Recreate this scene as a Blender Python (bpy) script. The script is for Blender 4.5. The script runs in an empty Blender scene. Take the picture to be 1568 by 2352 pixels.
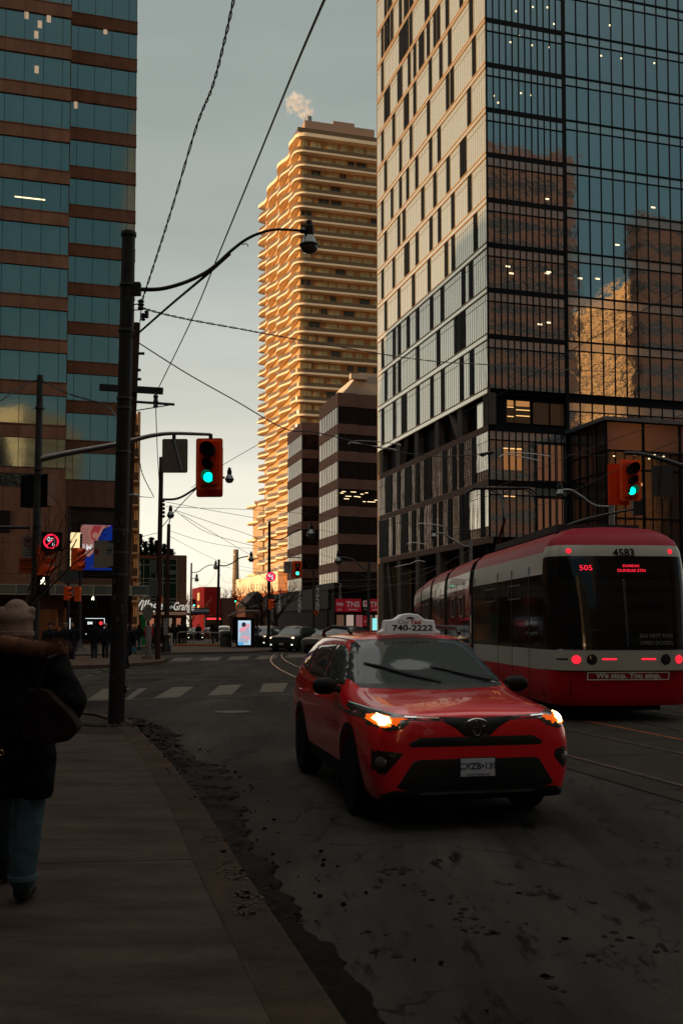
import bpy, bmesh, math, random
from mathutils import Vector, Matrix, Euler
from mathutils.bvhtree import BVHTree
from mathutils.geometry import delaunay_2d_cdt
random.seed(7)
R = math.radians
SC = bpy.context.scene
COL = SC.collection
# ------------------------------------------------------------------ camera
FL = 2290.0; PITCH = R(2.8); EYE = 1.68
cam_d = bpy.data.cameras.new("camera"); cam = bpy.data.objects.new("camera", cam_d); COL.objects.link(cam)
cam.location = (0, 0, EYE); cam.rotation_euler = (R(90)+PITCH, 0, 0)
cam_d.sensor_fit = 'VERTICAL'; cam_d.sensor_height = 36; cam_d.lens = 36*FL/2352
cam_d.shift_y = 149/2352; cam_d.clip_end = 3000; cam_d.clip_start = .05
SC.camera = cam
SC.view_settings.view_transform = 'Standard'; SC.view_settings.look = 'None'
SC.view_settings.exposure = 0.05; SC.view_settings.gamma = 1
# ------------------------------------------------------------------ sky
GA = R(16)                                      # street grid turned 16 degrees
SUN_EL = R(7.5); SA = R(3)
nx, ny = math.cos(GA), math.sin(GA)
dx, dy = -math.sin(GA), math.cos(GA)
sdx = -nx*math.cos(SA)-dx*math.sin(SA); sdy = -ny*math.cos(SA)-dy*math.sin(SA)   # horizontal direction TO the sun
W = bpy.data.worlds.new("World"); SC.world = W; W.use_nodes = True
nt = W.node_tree; N = nt.nodes; L = nt.links; N.clear()
def nn(t, **k):
    n = N.new(t)
    for a, b in k.items(): setattr(n, a, b)
    return n
out = nn('ShaderNodeOutputWorld'); bg = nn('ShaderNodeBackground'); bg.inputs[1].default_value = 1.0
tc = nn('ShaderNodeTexCoord'); sep = nn('ShaderNodeSeparateXYZ'); L.new(tc.outputs['Generated'], sep.inputs[0])
def ramp(stops):
    r = nn('ShaderNodeValToRGB'); e = r.color_ramp.elements
    e[0].position = stops[0][0]; e[0].color = (*stops[0][1], 1); e[1].position = stops[-1][0]; e[1].color = (*stops[-1][1], 1)
    for p, c in stops[1:-1]:
        q = e.new(p); q.color = (*c, 1)
    L.new(sep.outputs[2], r.inputs[0]); return r
ahead = ramp([(0, (1.0, .89, .70)), (.06, (1.0, .92, .76)), (.12, (.86, .81, .68)), (.20, (.60, .59, .51)), (.33, (.43, .455, .41)), (.45, (.31, .345, .312)), (.56, (.27, .305, .28)), (.72, (.95, .94, .88)), (1, (1.0, .98, .92))])
behind = ramp([(0, (.10, .11, .11)), (.15, (.07, .12, .13)), (.4, (.055, .125, .145)), (.56, (.10, .16, .18)), (.74, (.90, .90, .86)), (1, (1.0, .98, .92))])
dt = nn('ShaderNodeVectorMath', operation='DOT_PRODUCT'); L.new(tc.outputs['Generated'], dt.inputs[0]); dt.inputs[1].default_value = (-.33, .94, 0)
mr = nn('ShaderNodeMapRange', interpolation_type='SMOOTHSTEP'); mr.inputs[1].default_value = -.45; mr.inputs[2].default_value = .5
L.new(dt.outputs['Value'], mr.inputs[0])
mx = nn('ShaderNodeMix', data_type='RGBA'); L.new(mr.outputs[0], mx.inputs[0]); L.new(behind.outputs[0], mx.inputs[6]); L.new(ahead.outputs[0], mx.inputs[7])
mp = nn('ShaderNodeMapping'); mp.inputs['Scale'].default_value = (1.3, 1.3, 6); L.new(tc.outputs['Generated'], mp.inputs[0])
cl = nn('ShaderNodeTexNoise'); cl.inputs['Scale'].default_value = 1.6; cl.inputs['Detail'].default_value = 6; L.new(mp.outputs[0], cl.inputs['Vector'])
cr = nn('ShaderNodeMapRange'); cr.inputs[1].default_value = .3; cr.inputs[2].default_value = .75; cr.inputs[3].default_value = .86; cr.inputs[4].default_value = 1.15
L.new(cl.outputs[0], cr.inputs[0])
mu = nn('ShaderNodeMix', data_type='RGBA', blend_type='MULTIPLY'); mu.inputs[0].default_value = 1; L.new(mx.outputs[2], mu.inputs[6]); L.new(cr.outputs[0], mu.inputs[7])
sk = nn('ShaderNodeTexSky', sky_type='NISHITA'); sk.sun_disc = False; sk.sun_elevation = SUN_EL; sk.sun_rotation = math.atan2(sdx, sdy)
sks = nn('ShaderNodeMix', data_type='RGBA', blend_type='MULTIPLY'); sks.inputs[0].default_value = 1; L.new(sk.outputs[0], sks.inputs[6]); sks.inputs[7].default_value = (.02, .02, .02, 1)
ad = nn('ShaderNodeMix', data_type='RGBA', blend_type='ADD'); ad.inputs[0].default_value = 1; L.new(mu.outputs[2], ad.inputs[6]); L.new(sks.outputs[2], ad.inputs[7])
L.new(ad.outputs[2], bg.inputs[0]); L.new(bg.outputs[0], out.inputs[0])
# ------------------------------------------------------------------ sun
sl = bpy.data.lights.new("sun", 'SUN'); sl.energy = 5.0; sl.angle = R(.6); sl.color = (1, .68, .35)
so = bpy.data.objects.new("sun", sl); COL.objects.link(so)
SC.cycles.volume_bounces = 6
so.rotation_euler = Vector((sdx*math.cos(SUN_EL), sdy*math.cos(SUN_EL), math.sin(SUN_EL))).to_track_quat('Z', 'Y').to_euler()
# ------------------------------------------------------------------ helpers
def V(px, py, Y):
    a = (px-784)/FL; b = -(py-1325)/FL
    c, s = math.cos(PITCH), math.sin(PITCH)
    yy = c - b*s; zz = s + b*c; k = Y/yy
    return Vector((a*k, Y, EYE+zz*k))
def G(px, py, z=0.0):
    a = (px-784)/FL; b = -(py-1325)/FL
    c, s = math.cos(PITCH), math.sin(PITCH)
    k = (z-EYE)/(s+b*c)
    return Vector((a*k, (c-b*s)*k, z))
def gw(u, v, z=0): return Vector((u*nx+v*dx, u*ny+v*dy, z))       # grid -> world
def wg(p): return (p.x*nx+p.y*ny, p.x*dx+p.y*dy)
def tagp(o, label=None, cat=None, group=None, kind=None):
    if label: o['label'] = label
    if cat: o['category'] = cat
    if group: o['group'] = group
    if kind: o['kind'] = kind
    return o
def thing(name, label, cat, loc=(0, 0, 0), rz=0.0, group=None):
    o = bpy.data.objects.new(name, None); COL.objects.link(o); o.location = loc; o.rotation_euler = (0, 0, rz)
    o.empty_display_size = .2
    return tagp(o, label, cat, group)
class MB:
    def __init__(s): s.v = []; s.f = []; s.m = []
    def add(s, vs, fs, m=0):
        b = len(s.v); s.v += [tuple(x) for x in vs]; s.f += [tuple(i+b for i in f) for f in fs]; s.m += [m]*len(fs); return s
    def box(s, x0, x1, y0, y1, z0, z1, m=0, mat=None):
        vs = [Vector(p) for p in ((x0,y0,z0),(x1,y0,z0),(x1,y1,z0),(x0,y1,z0),(x0,y0,z1),(x1,y0,z1),(x1,y1,z1),(x0,y1,z1))]
        if mat: vs = [mat @ p for p in vs]
        return s.add(vs, [(3,2,1,0),(4,5,6,7),(0,1,5,4),(1,2,6,5),(2,3,7,6),(3,0,4,7)], m)
    def quad(s, a, b, c, d, m=0): return s.add([a, b, c, d], [(0,1,2,3)], m)
    def tube(s, pts, r, n=10, m=0, cap=True):
        pts = [Vector(p) for p in pts]; k = len(pts)
        rs = r if isinstance(r, (list, tuple)) else [r]*k
        vs = []; up = None
        for i, p in enumerate(pts):
            t = (pts[min(i+1, k-1)]-pts[max(i-1, 0)]).normalized()
            if up is None: up = Vector((0,0,1)) if abs(t.z) < .9 else Vector((1,0,0))
            a = t.cross(up).normalized(); b = a.cross(t).normalized(); up = b
            for j in range(n):
                th = 2*math.pi*j/n; vs.append(p+a*math.cos(th)*rs[i]+b*math.sin(th)*rs[i])
        fs = [(i*n+j, i*n+(j+1)%n, (i+1)*n+(j+1)%n, (i+1)*n+j) for i in range(k-1) for j in range(n)]
        if cap: fs += [tuple(range(n))[::-1], tuple((k-1)*n+j for j in range(n))]
        return s.add(vs, fs, m)
    def lathe(s, prof, c=(0,0,0), axis='z', n=20, m=0, mat=None):
        vs = []; c = Vector(c)
        for r, h in prof:
            for j in range(n):
                t = 2*math.pi*j/n; a, b = r*math.cos(t), r*math.sin(t)
                p = {'z': Vector((a, b, h)), 'y': Vector((b, h, a)), 'x': Vector((h, a, b))}[axis]
                vs.append(mat @ (c+p) if mat else c+p)
        k = len(prof)
        fs = [(i*n+j, i*n+(j+1)%n, (i+1)*n+(j+1)%n, (i+1)*n+j) for i in range(k-1) for j in range(n)]
        fs += [tuple(range(n))[::-1], tuple((k-1)*n+j for j in range(n))]
        return s.add(vs, fs, m)
    def prism(s, outline, h0, h1, axis='z', m=0, mat=None):
        n = len(outline); vs = []
        for h in (h0, h1):
            for a, b in outline:
                p = {'z': Vector((a, b, h)), 'y': Vector((a, h, b)), 'x': Vector((h, a, b))}[axis]
                vs.append(mat @ p if mat else p)
        fs = [tuple(range(n))[::-1], tuple(range(n, 2*n))]+[(i, (i+1)%n, n+(i+1)%n, n+i) for i in range(n)]
        return s.add(vs, fs, m)
    def build(s, name, mats, parent=None, smooth=False, loc=None, fix=True):
        me = bpy.data.meshes.new(name); me.from_pydata(s.v, [], s.f)
        if not isinstance(mats, (list, tuple)): mats = [mats]
        for q in mats: me.materials.append(q)
        me.polygons.foreach_set('material_index', s.m)
        if fix:
            bm = bmesh.new(); bm.from_mesh(me); bmesh.ops.recalc_face_normals(bm, faces=bm.faces[:]); bm.to_mesh(me); bm.free()
        if smooth:
            me.polygons.foreach_set('use_smooth', [True]*len(me.polygons))
            me.set_sharp_from_angle(angle=R(38 if smooth is True else smooth))
        me.update()
        o = bpy.data.objects.new(name, me); COL.objects.link(o)
        if parent: o.parent = parent
        if loc: o.location = loc
        return o
STRAPM = None
def circ(r, n=24, cx=0, cy=0, ry=None): return [(cx+r*math.cos(2*math.pi*i/n), cy+(ry or r)*math.sin(2*math.pi*i/n)) for i in range(n)]
def rrect(w, h, r, n=4, cx=0, cy=0):
    o = []
    for sx, sy, a0 in ((1,1,0),(-1,1,90),(-1,-1,180),(1,-1,270)):
        for i in range(n+1):
            a = R(a0+90*i/n); o.append((cx+sx*(w/2-r)+r*math.cos(a), cy+sy*(h/2-r)+r*math.sin(a)))
    return o
# ------------------------------------------------------------------ materials
MC = {}
def M(name, col=(.5,.5,.5), rough=.6, metal=0.0, var=0.0, vs=3.0, bump=0.0, bs=40.0, coat=0.0, emit=None, es=0.0, stretch=None, col2=None, spec=None, dist=.02, speck=0):
    if name in MC: return MC[name]
    m = bpy.data.materials.new(name); m.use_nodes = True; t = m.node_tree; b = t.nodes['Principled BSDF']
    b.inputs['Base Color'].default_value = (*col, 1); b.inputs['Roughness'].default_value = rough; b.inputs['Metallic'].default_value = metal
    if spec is None and rough > .45 and not metal: spec = .07
    if spec is not None: b.inputs['Specular IOR Level'].default_value = spec
    if coat: b.inputs['Coat Weight'].default_value = coat; b.inputs['Coat Roughness'].default_value = .03
    if emit: b.inputs['Emission Color'].default_value = (*emit, 1); b.inputs['Emission Strength'].default_value = es
    if var or bump:
        tcn = t.nodes.new('ShaderNodeTexCoord'); mpn = t.nodes.new('ShaderNodeMapping'); t.links.new(tcn.outputs['Object'], mpn.inputs[0])
        if stretch: mpn.inputs['Scale'].default_value = stretch
    if var:
        no = t.nodes.new('ShaderNodeTexNoise'); no.inputs['Scale'].default_value = vs; no.inputs['Detail'].default_value = 8; no.inputs['Roughness'].default_value = .65
        t.links.new(mpn.outputs[0], no.inputs['Vector'])
        mr = t.nodes.new('ShaderNodeMapRange'); mr.inputs[1].default_value = .3; mr.inputs[2].default_value = .7; t.links.new(no.outputs[0], mr.inputs[0])
        mi = t.nodes.new('ShaderNodeMix'); mi.data_type = 'RGBA'; t.links.new(mr.outputs[0], mi.inputs[0])
        c2 = col2 or tuple(max(0, c*(1-var)) for c in col)
        mi.inputs[6].default_value = (*c2, 1); mi.inputs[7].default_value = (*[min(1, c*(1+(0 if col2 else var))) for c in col], 1)
        cc = mi.outputs[2]
        if speck:
            n3 = t.nodes.new('ShaderNodeTexNoise'); n3.inputs['Scale'].default_value = 140; n3.inputs['Detail'].default_value = 3; t.links.new(tcn.outputs['Object'], n3.inputs['Vector'])
            m3 = t.nodes.new('ShaderNodeMapRange'); m3.inputs[1].default_value = .3; m3.inputs[2].default_value = .7; m3.inputs[3].default_value = 1-speck; m3.inputs[4].default_value = 1+speck; t.links.new(n3.outputs[0], m3.inputs[0])
            x3 = t.nodes.new('ShaderNodeMix'); x3.data_type = 'RGBA'; x3.blend_type = 'MULTIPLY'; x3.inputs[0].default_value = 1; t.links.new(cc, x3.inputs[6]); t.links.new(m3.outputs[0], x3.inputs[7]); cc = x3.outputs[2]
        t.links.new(cc, b.inputs['Base Color'])
        r2 = t.nodes.new('ShaderNodeMapRange'); r2.inputs[3].default_value = max(0, rough-.08*min(1, var*2)); r2.inputs[4].default_value = min(1, rough+.08*min(1, var*2))
        t.links.new(no.outputs[0], r2.inputs[0]); t.links.new(r2.outputs[0], b.inputs['Roughness'])
    if bump:
        nb = t.nodes.new('ShaderNodeTexNoise'); nb.inputs['Scale'].default_value = bs; nb.inputs['Detail'].default_value = 5
        t.links.new(mpn.outputs[0], nb.inputs['Vector'])
        bp = t.nodes.new('ShaderNodeBump'); bp.inputs['Strength'].default_value = bump; bp.inputs['Distance'].default_value = dist
        t.links.new(nb.outputs[0], bp.inputs['Height']); t.links.new(bp.outputs[0], b.inputs['Normal'])
    MC[name] = m; return m
def E(name, col, s): return M(name, (0,0,0), .5, emit=col, es=s)
blackm = M('black_metal', (.018,.016,.016), .5, .3, var=.4, vs=8)
polem = M('pole_metal', (.020,.017,.016), .55, .5, var=.45, vs=6, bump=.15, bs=30)
galv = M('galvanised', (.22,.22,.22), .45, .7, var=.3, vs=7)
conc = M('concrete', (.26,.235,.20), .85, var=.25, vs=2.5, bump=.3, bs=60)
orange = M('signal_orange', (.95,.10,.008), .45, var=.15, vs=9)
rubber = M('rubber', (.012,.012,.012), .8, var=.2, vs=20)
darkin = M('dark_interior', (.008,.007,.007), .8)
chrome = M('chrome', (.7,.7,.7), .12, 1.0)
FONT = None
def text(body, size, parent, mat, loc=(0,0,0), rot=(R(90),0,0), ext=.004, ax='CENTER', name='lettering', shear=0, sx=1, bold=0, ay='CENTER'):
    c = bpy.data.curves.new(name, 'FONT'); c.body = body; c.size = size; c.extrude = ext; c.align_x = ax; c.align_y = ay; c.shear = shear; c.offset = bold; c.resolution_u = 3
    t = bpy.data.objects.new(name, c); COL.objects.link(t)
    dg = bpy.context.evaluated_depsgraph_get(); me = bpy.data.meshes.new_from_object(t.evaluated_get(dg))
    bpy.data.objects.remove(t); me.materials.clear(); me.materials.append(mat)
    o = bpy.data.objects.new(name, me); COL.objects.link(o); o.parent = parent; o.location = loc; o.rotation_euler = rot; o.scale = (sx, 1, 1)
    return o
def evalmesh(o, name=None):
    dg = bpy.context.evaluated_depsgraph_get(); dg.update()
    me = bpy.data.meshes.new_from_object(o.evaluated_get(dg)); return me
def bvh_of(me): return BVHTree.FromPolygons([v.co.copy() for v in me.vertices], [tuple(p.vertices) for p in me.polygons])
def patch(bvh, poly, axis, name, mat, parent, off=.004, step=.05, edge=.0015, smooth=60):
    """a thin panel that follows the surface under it: outline given in elevation"""
    xs = [p[0] for p in poly]; ys = [p[1] for p in poly]
    pts = []; n0 = len(poly)
    for i in range(n0):                                      # refine the outline
        a = Vector(poly[i]); b = Vector(poly[(i+1) % n0]); k = max(1, int((b-a).length/step))
        for j in range(k): pts.append(a.lerp(b, j/k))
    nb = len(pts)
    def inside(x, y):
        c = False; j = n0-1
        for i in range(n0):
            xi, yi = poly[i]; xj, yj = poly[j]
            if (yi > y) != (yj > y) and x < (xj-xi)*(y-yi)/(yj-yi)+xi: c = not c
            j = i
        return c
    x = min(xs)+step/2
    while x < max(xs):
        y = min(ys)+step/2
        while y < max(ys):
            if inside(x, y) and min((Vector((x, y))-q).length for q in pts[:nb]) > step*.45: pts.append(Vector((x, y)))
            y += step
        x += step
    vo, eo, fo, _, _, _ = delaunay_2d_cdt(pts, [], [list(range(nb))], 1, 1e-6)
    vs = []; 
    for i, q in enumerate(vo):
        a, b = q
        if axis == 'x+': o, d = Vector((6, a, b)), Vector((-1,0,0))
        elif axis == 'x-': o, d = Vector((-6, a, b)), Vector((1,0,0))
        elif axis == 'y+': o, d = Vector((a, 6, b)), Vector((0,-1,0))
        elif axis == 'y-': o, d = Vector((a, -6, b)), Vector((0,1,0))
        else: o, d = Vector((a, b, 6)), Vector((0,0,-1))
        h = bvh.ray_cast(o, d)
        if h[0] is None:
            h = bvh.find_nearest(o+d*4.5)
        nrm = h[1]
        if nrm.dot(d) > 0: nrm = -nrm
        onb = min(abs((q-w).length) for w in pts[:nb]) < 1e-4 if i < nb+5 else False
        vs.append(h[0]+nrm*(edge if onb else off))
    mb = MB(); mb.add(vs, [tuple(f) for f in fo])
    return mb.build(name, mat, parent, smooth=smooth)
# ================================================================== SETTING: ground
def asphalt():
    m = bpy.data.materials.new('asphalt'); m.use_nodes = True; t = m.node_tree; b = t.nodes['Principled BSDF']; l = t.links
    tcn = t.nodes.new('ShaderNodeTexCoord')
    def noise(sc, det=6, rough=.6, st=None):
        mp = t.nodes.new('ShaderNodeMapping'); l.new(tcn.outputs['Object'], mp.inputs[0])
        if st: mp.inputs['Scale'].default_value = st
        if st: mp.inputs['Rotation'].default_value = (0, 0, -GA)
        n = t.nodes.new('ShaderNodeTexNoise'); n.inputs['Scale'].default_value = sc; n.inputs['Detail'].default_value = det; n.inputs['Roughness'].default_value = rough
        l.new(mp.outputs[0], n.inputs['Vector']); return n.outputs[0]
    def rng(x, a, b_, c, d):
        r = t.nodes.new('ShaderNodeMapRange'); r.inputs[1].default_value = a; r.inputs[2].default_value = b_; r.inputs[3].default_value = c; r.inputs[4].default_value = d
        l.new(x, r.inputs[0]); return r.outputs[0]
    def mix(f, a, c, bt='MIX'):
        x = t.nodes.new('ShaderNodeMix'); x.data_type = 'RGBA'; x.blend_type = bt
        if isinstance(f, float): x.inputs[0].default_value = f
        else: l.new(f, x.inputs[0])
        for i, q in ((6, a), (7, c)):
            if isinstance(q, tuple): x.inputs[i].default_value = (*q, 1)
            else: l.new(q, x.inputs[i])
        return x.outputs[2]
    big = rng(noise(.25, 5, .6, (3.5, .55, 1)), .35, .7, 0, 1)
    mid = rng(noise(1.3, 8, .7), .3, .7, 0, 1)
    fine = rng(noise(90, 3, .7), .25, .75, .55, 1.35)
    c = mix(big, (.0095, .0083, .0072), (.043, .0375, .0325))
    c = mix(rng(mid, 0, 1, 0, .45), c, (.008, .0065, .0053))
    c = mix(1.0, c, mix(fine, (.3,.3,.3), (1.8,1.8,1.8)), 'MULTIPLY')
    spots = rng(noise(2.2, 10, .72, (2.4, .7, 1)), .555, .62, 0, 1)          # damp spots
    c = mix(spots, c, (.003, .0025, .002))
    vo = t.nodes.new('ShaderNodeTexVoronoi'); vo.feature = 'DISTANCE_TO_EDGE'; vo.inputs['Scale'].default_value = .33
    mpw = t.nodes.new('ShaderNodeMapping'); l.new(tcn.outputs['Object'], mpw.inputs[0])
    wv = t.nodes.new('ShaderNodeTexNoise'); wv.inputs['Scale'].default_value = 1.2; wv.inputs['Detail'].default_value = 8; l.new(tcn.outputs['Object'], wv.inputs['Vector'])
    vm = t.nodes.new('ShaderNodeVectorMath'); vm.operation = 'MULTIPLY_ADD'; vm.inputs[1].default_value = (1.5, 1.5, 0); l.new(wv.outputs['Color'], vm.inputs[0]); l.new(mpw.outputs[0], vm.inputs[2]); l.new(vm.outputs[0], vo.inputs['Vector'])
    crack = rng(vo.outputs['Distance'], 0, .007, 1, 0)
    crm = t.nodes.new('ShaderNodeMath'); crm.operation = 'MULTIPLY'; l.new(crack, crm.inputs[0]); l.new(rng(noise(.4, 3), .42, .52, 0, 1), crm.inputs[1])
    c = mix(crm.outputs[0], c, (.008, .008, .007))
    l.new(c, b.inputs['Base Color'])
    rr = t.nodes.new('ShaderNodeMath'); rr.operation = 'SUBTRACT'; rr.inputs[0].default_value = .86; rm = t.nodes.new('ShaderNodeMath'); rm.operation = 'MULTIPLY'; rm.inputs[1].default_value = .28
    l.new(spots, rm.inputs[0]); l.new(rm.outputs[0], rr.inputs[1]); l.new(rr.outputs[0], b.inputs['Roughness'])
    bp = t.nodes.new('ShaderNodeBump'); bp.inputs['Strength'].default_value = .5; bp.inputs['Distance'].default_value = .01
    l.new(noise(70, 4, .8), bp.inputs['Height']); l.new(bp.outputs[0], b.inputs['Normal'])
    b.inputs['Specular IOR Level'].default_value = .06
    return m
ASPH = asphalt()
def struct(name, mb, m, smooth=False, loc=None):
    o = mb.build(name, m, smooth=smooth, loc=loc); o['kind'] = 'structure'; return o
struct('ground', MB().quad((-900,-300,0),(900,-300,0),(900,1500,0),(-900,1500,0)), ASPH)
SW = M('sidewalk_concrete', (.050,.037,.0285), .9, var=.42, vs=1.1, bump=.5, bs=90, dist=.005, stretch=(1,3.5,1), speck=.3)
SW2 = M('kerb_concrete', (.040,.027,.019), .9, var=.45, vs=3, bump=.7, bs=40, dist=.008, speck=.35)
KP = [(1.35,-.6),(.061,3.904),(-.62,6.5),(-1.32,9.3),(-2.2,12.4),(-3.0,15.0),(-3.4,16.5),(-4.1,17.9),(-5.3,18.9),(-8,19.5),(-30,21)]
KP = [Vector((a, b)) for a, b in KP]
def along(pts, step):
    o = []
    for a, b in zip(pts[:-1], pts[1:]):
        k = max(1, int((b-a).length/step)); o += [a.lerp(b, i/k) for i in range(k)]
    return o+[pts[-1]]
kpts = along(KP, .35)
# kerb stone: a raised strip with a rounded top edge
mb = MB()
for i in range(len(kpts)-1):
    a, b = kpts[i], kpts[i+1]
    ta = (kpts[min(i+1,len(kpts)-1)]-kpts[max(i-1,0)]).normalized(); tb = (kpts[min(i+2,len(kpts)-1)]-a).normalized()
    na = Vector((ta.y,-ta.x)); nb = Vector((tb.y,-tb.x))
    prof = [(0.0,-.05),(0.0,.09),(-.012,.113),(-.035,.12),(-.30,.122),(-.30,-.05)]
    va = [(a.x+na.x*p, a.y+na.y*p, h) for p, h in prof]; vb = [(b.x+nb.x*p, b.y+nb.y*p, h) for p, h in prof]
    for j in range(len(prof)-1): mb.quad(va[j], va[j+1], vb[j+1], vb[j])
struct('kerb', mb, SW2, smooth=30)
# near sidewalk in slabs, joints nearly across the walk
mb = MB(); random.seed(3)
def kerb_in(y, off=.303):
    for a, b in zip(KP[:-1], KP[1:]):
        if min(a.y,b.y) <= y <= max(a.y,b.y):
            f = (y-a.y)/(b.y-a.y); x = a.x+(b.x-a.x)*f; return x-off/ math.cos(R(15.5))
    return KP[-1].x
jd = Vector((math.cos(R(7)), math.sin(R(7))))
ys = [-.5, 2.2, 3.72, 5.22, 6.76, 8.3, 9.86, 11.4, 12.95, 14.6]
def jl(y0, s):       # point on joint line starting from the kerb, s metres to the left
    x0 = kerb_in(y0); return Vector((x0-jd.x*s, y0-jd.y*s))
for k in range(len(ys)-1):
    s0 = -.06
    for s1 in (1.75, 3.5, 5.25, 7.0, 9.5):
        a, b, c, d = jl(ys[k], s0), jl(ys[k], s1), jl(ys[k+1], s1), jl(ys[k+1], s0)
        g = .0032; h = .118+random.uniform(-.0015, .0015)
        cen = (a+b+c+d)/4
        q = [p+(cen-p).normalized()*g*1.4 for p in (a, b, c, d)]; qi = [p+(cen-p).normalized()*g*3 for p in (a, b, c, d)]
        vs = [(p.x,p.y,.0) for p in q]+[(p.x,p.y,h-.006) for p in q]+[(p.x,p.y,h) for p in qi]
        mb.add(vs, [(0,1,5,4),(1,2,6,5),(2,3,7,6),(3,0,4,7),(4,5,9,8),(5,6,10,9),(6,7,11,10),(7,4,8,11),(8,9,10,11)])
        s0 = s1
struct('sidewalk', mb, SW)
struct('sidewalk_bed', MB().prism([(p.x-.1, p.y) for p in [jl(ys[0],.15), jl(ys[-1],.15)]]+[(p.x, p.y) for p in [jl(ys[-1],9.5), jl(ys[0],9.5)]], 0, .1165), M('joint_dirt', (.02,.014,.010), .9))
# corner slab behind the utility pole, dirty
cs = [jl(14.62, 0), jl(14.62, 9.5)]
poly = [(cs[0].x,cs[0].y)]+[(p.x-.25,p.y-.18) for p in (Vector((-3.35,16.3)),Vector((-4.05,17.6)),Vector((-5.25,18.55)),Vector((-8,19.1)),Vector((-14,19.5)))]+[(cs[1].x,cs[1].y)]
DIRT = M('dirty_corner_concrete', (.028,.020,.016), .8, var=.65, vs=3.5, bump=.7, bs=25, dist=.02)
struct('sidewalk_corner', MB().prism(poly, 0, .116), DIRT)
# far side walks
fs = [(-500,1507),(250,1502),(262,1488),(370,1484),(376,1499),(560,1496),(655,1491),(700,1481),(655,1453),(590,1446),(-500,1446)]
P = [G(a, b, .12) for a, b in fs]
SW3 = M('far_sidewalk_concrete', (.085,.065,.048), .85, var=.2, vs=.8)
struct('far_sidewalk', MB().prism([(p.x, p.y) for p in P], -.01, .12), SW3)
P = [G(a, b, .14) for a, b in ((120,1530),(240,1527),(330,1522),(372,1518),(384,1513),(376,1508),(300,1503),(265,1505),(120,1508))]
struct('traffic_island', MB().prism([(p.x, p.y) for p in P], -.01, .14), M('island_concrete', (.085,.055,.038), .85, var=.25, vs=1.5))
for a, b, c, d in ((21, 27.6, 42, 330), (16.5, 30, -30, 22)):
    q = [gw(a, c), gw(b, c), gw(b, d), gw(a, d)]
    struct('right_sidewalk', MB().prism([(p.x, p.y) for p in q], -.02, .12), SW3)
# painted markings
PAINT = M('worn_road_paint', (.17,.145,.112), .75, var=.5, vs=7, col2=(.055,.046,.036))
PAINT2 = M('faint_road_paint', (.095,.083,.066), .8, var=.6, vs=5, col2=(.024,.020,.016))
def mark(name, quads, mt, z=.005):
    mb = MB()
    for q in quads: mb.quad(*[G(a, b, z) for a, b in q])
    return struct(name, mb, mt)
mark('crosswalk_bars', [[(200,1608),(262,1606),(300,1580),(238,1582)],[(286,1607),(303,1605),(340,1580),(318,1581)],[(354,1603),(412,1601),(446,1577),(398,1578)],[(478,1597),(532,1595),(556,1572),(504,1574)],[(597,1590),(650,1588),(662,1568),(604,1570)]], PAINT)
mark('crosswalk_edge_line', [[(200,1611),(460,1604),(700,1595),(700,1593.4),(460,1602.3),(200,1609.3)],[(200,1580),(460,1572),(700,1562),(700,1561),(460,1570.8),(200,1578.8)]] and [[(200,1611),(700,1595),(700,1593.2),(200,1609)],[(200,1580),(700,1563),(700,1562),(200,1578.6)]], PAINT2, .009)
mark('stop_line', [[(195,1561),(420,1556),(420,1554.6),(195,1559)],[(300,1570),(420,1562),(560,1559),(420,1560.5)],[(195,1570),(250,1568),(250,1566.8),(195,1568.5)],[(330,1555),(680,1546),(680,1545.2),(330,1554)]], PAINT2, .006)
mark('far_crosswalk_bars', [[(x, y), (x+46, y-1), (x+54, y-9), (x+12, y-8)] for x, y in ((455,1518),(520,1516),(586,1514),(652,1511),(390,1519))], PAINT)
mark('ladder_crosswalk', [[(170,y),(345,y-1.5),(350,y-3.2),(175,y-1.6)] for y in (1548,1541,1534,1513,1507,1500)]+[[(172,1561),(190,1561),(262,1530),(250,1530)]], PAINT2)
OPAINT = M('orange_road_paint', (.30,.075,.018), .8, var=.6, vs=6, col2=(.05,.028,.016))
mark('orange_lane_line', [[(1230,1633.5),(1600,1707),(1600,1704),(1230,1631.5)]], OPAINT)
# streetcar rails set in a concrete track bed
RAIL = M('rail_steel', (.30,.25,.23), .3, .9, var=.4, vs=12)
GRV = M('groove_dark', (.01,.009,.009), .8)
def rail(pts):
    top, gr = MB(), MB()
    for a, b in zip(pts[:-1], pts[1:]):
        d_ = (b-a).normalized(); n_ = Vector((d_.y, -d_.x, 0))
        z = Vector((0,0,.008)); top.quad(a-n_*.03+z, a+n_*.03+z, b+n_*.03+z, b-n_*.03+z)
        z = Vector((0,0,.007)); gr.quad(a-n_*.085+z, a-n_*.034+z, b-n_*.034+z, b-n_*.085+z)
    struct('streetcar_rail', top, RAIL); struct('rail_groove', gr, GRV)
def ln(a, b, t0, t1): return a+(b-a)*t0, a+(b-a)*t1
tracks = []
for q0, q1 in (((1304,1736),(1568,1806)),((1295,1675),(1568,1732)),((1378,1642),(1568,1678)),((1378,1616),(1568,1645))):
    a, b = G(*q0), G(*q1); d_ = (a-b).normalized()
    near = b-d_*9; far = [a+d_*6]
    cur = a+d_*6; dd = d_.copy()
    for k in range(10):
        dd = (Matrix.Rotation(R(-1.6), 4, 'Z') @ dd); cur = cur+dd*5; far.append(cur)
    tracks.append([near, b, a]+far); rail(tracks[-1])
BED = M('track_bed_concrete', (.030,.025,.020), .85, var=.3, vs=1.1, bump=.4, bs=60, dist=.006)
mb = MB(); A_, B_ = tracks[0], tracks[3]
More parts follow.
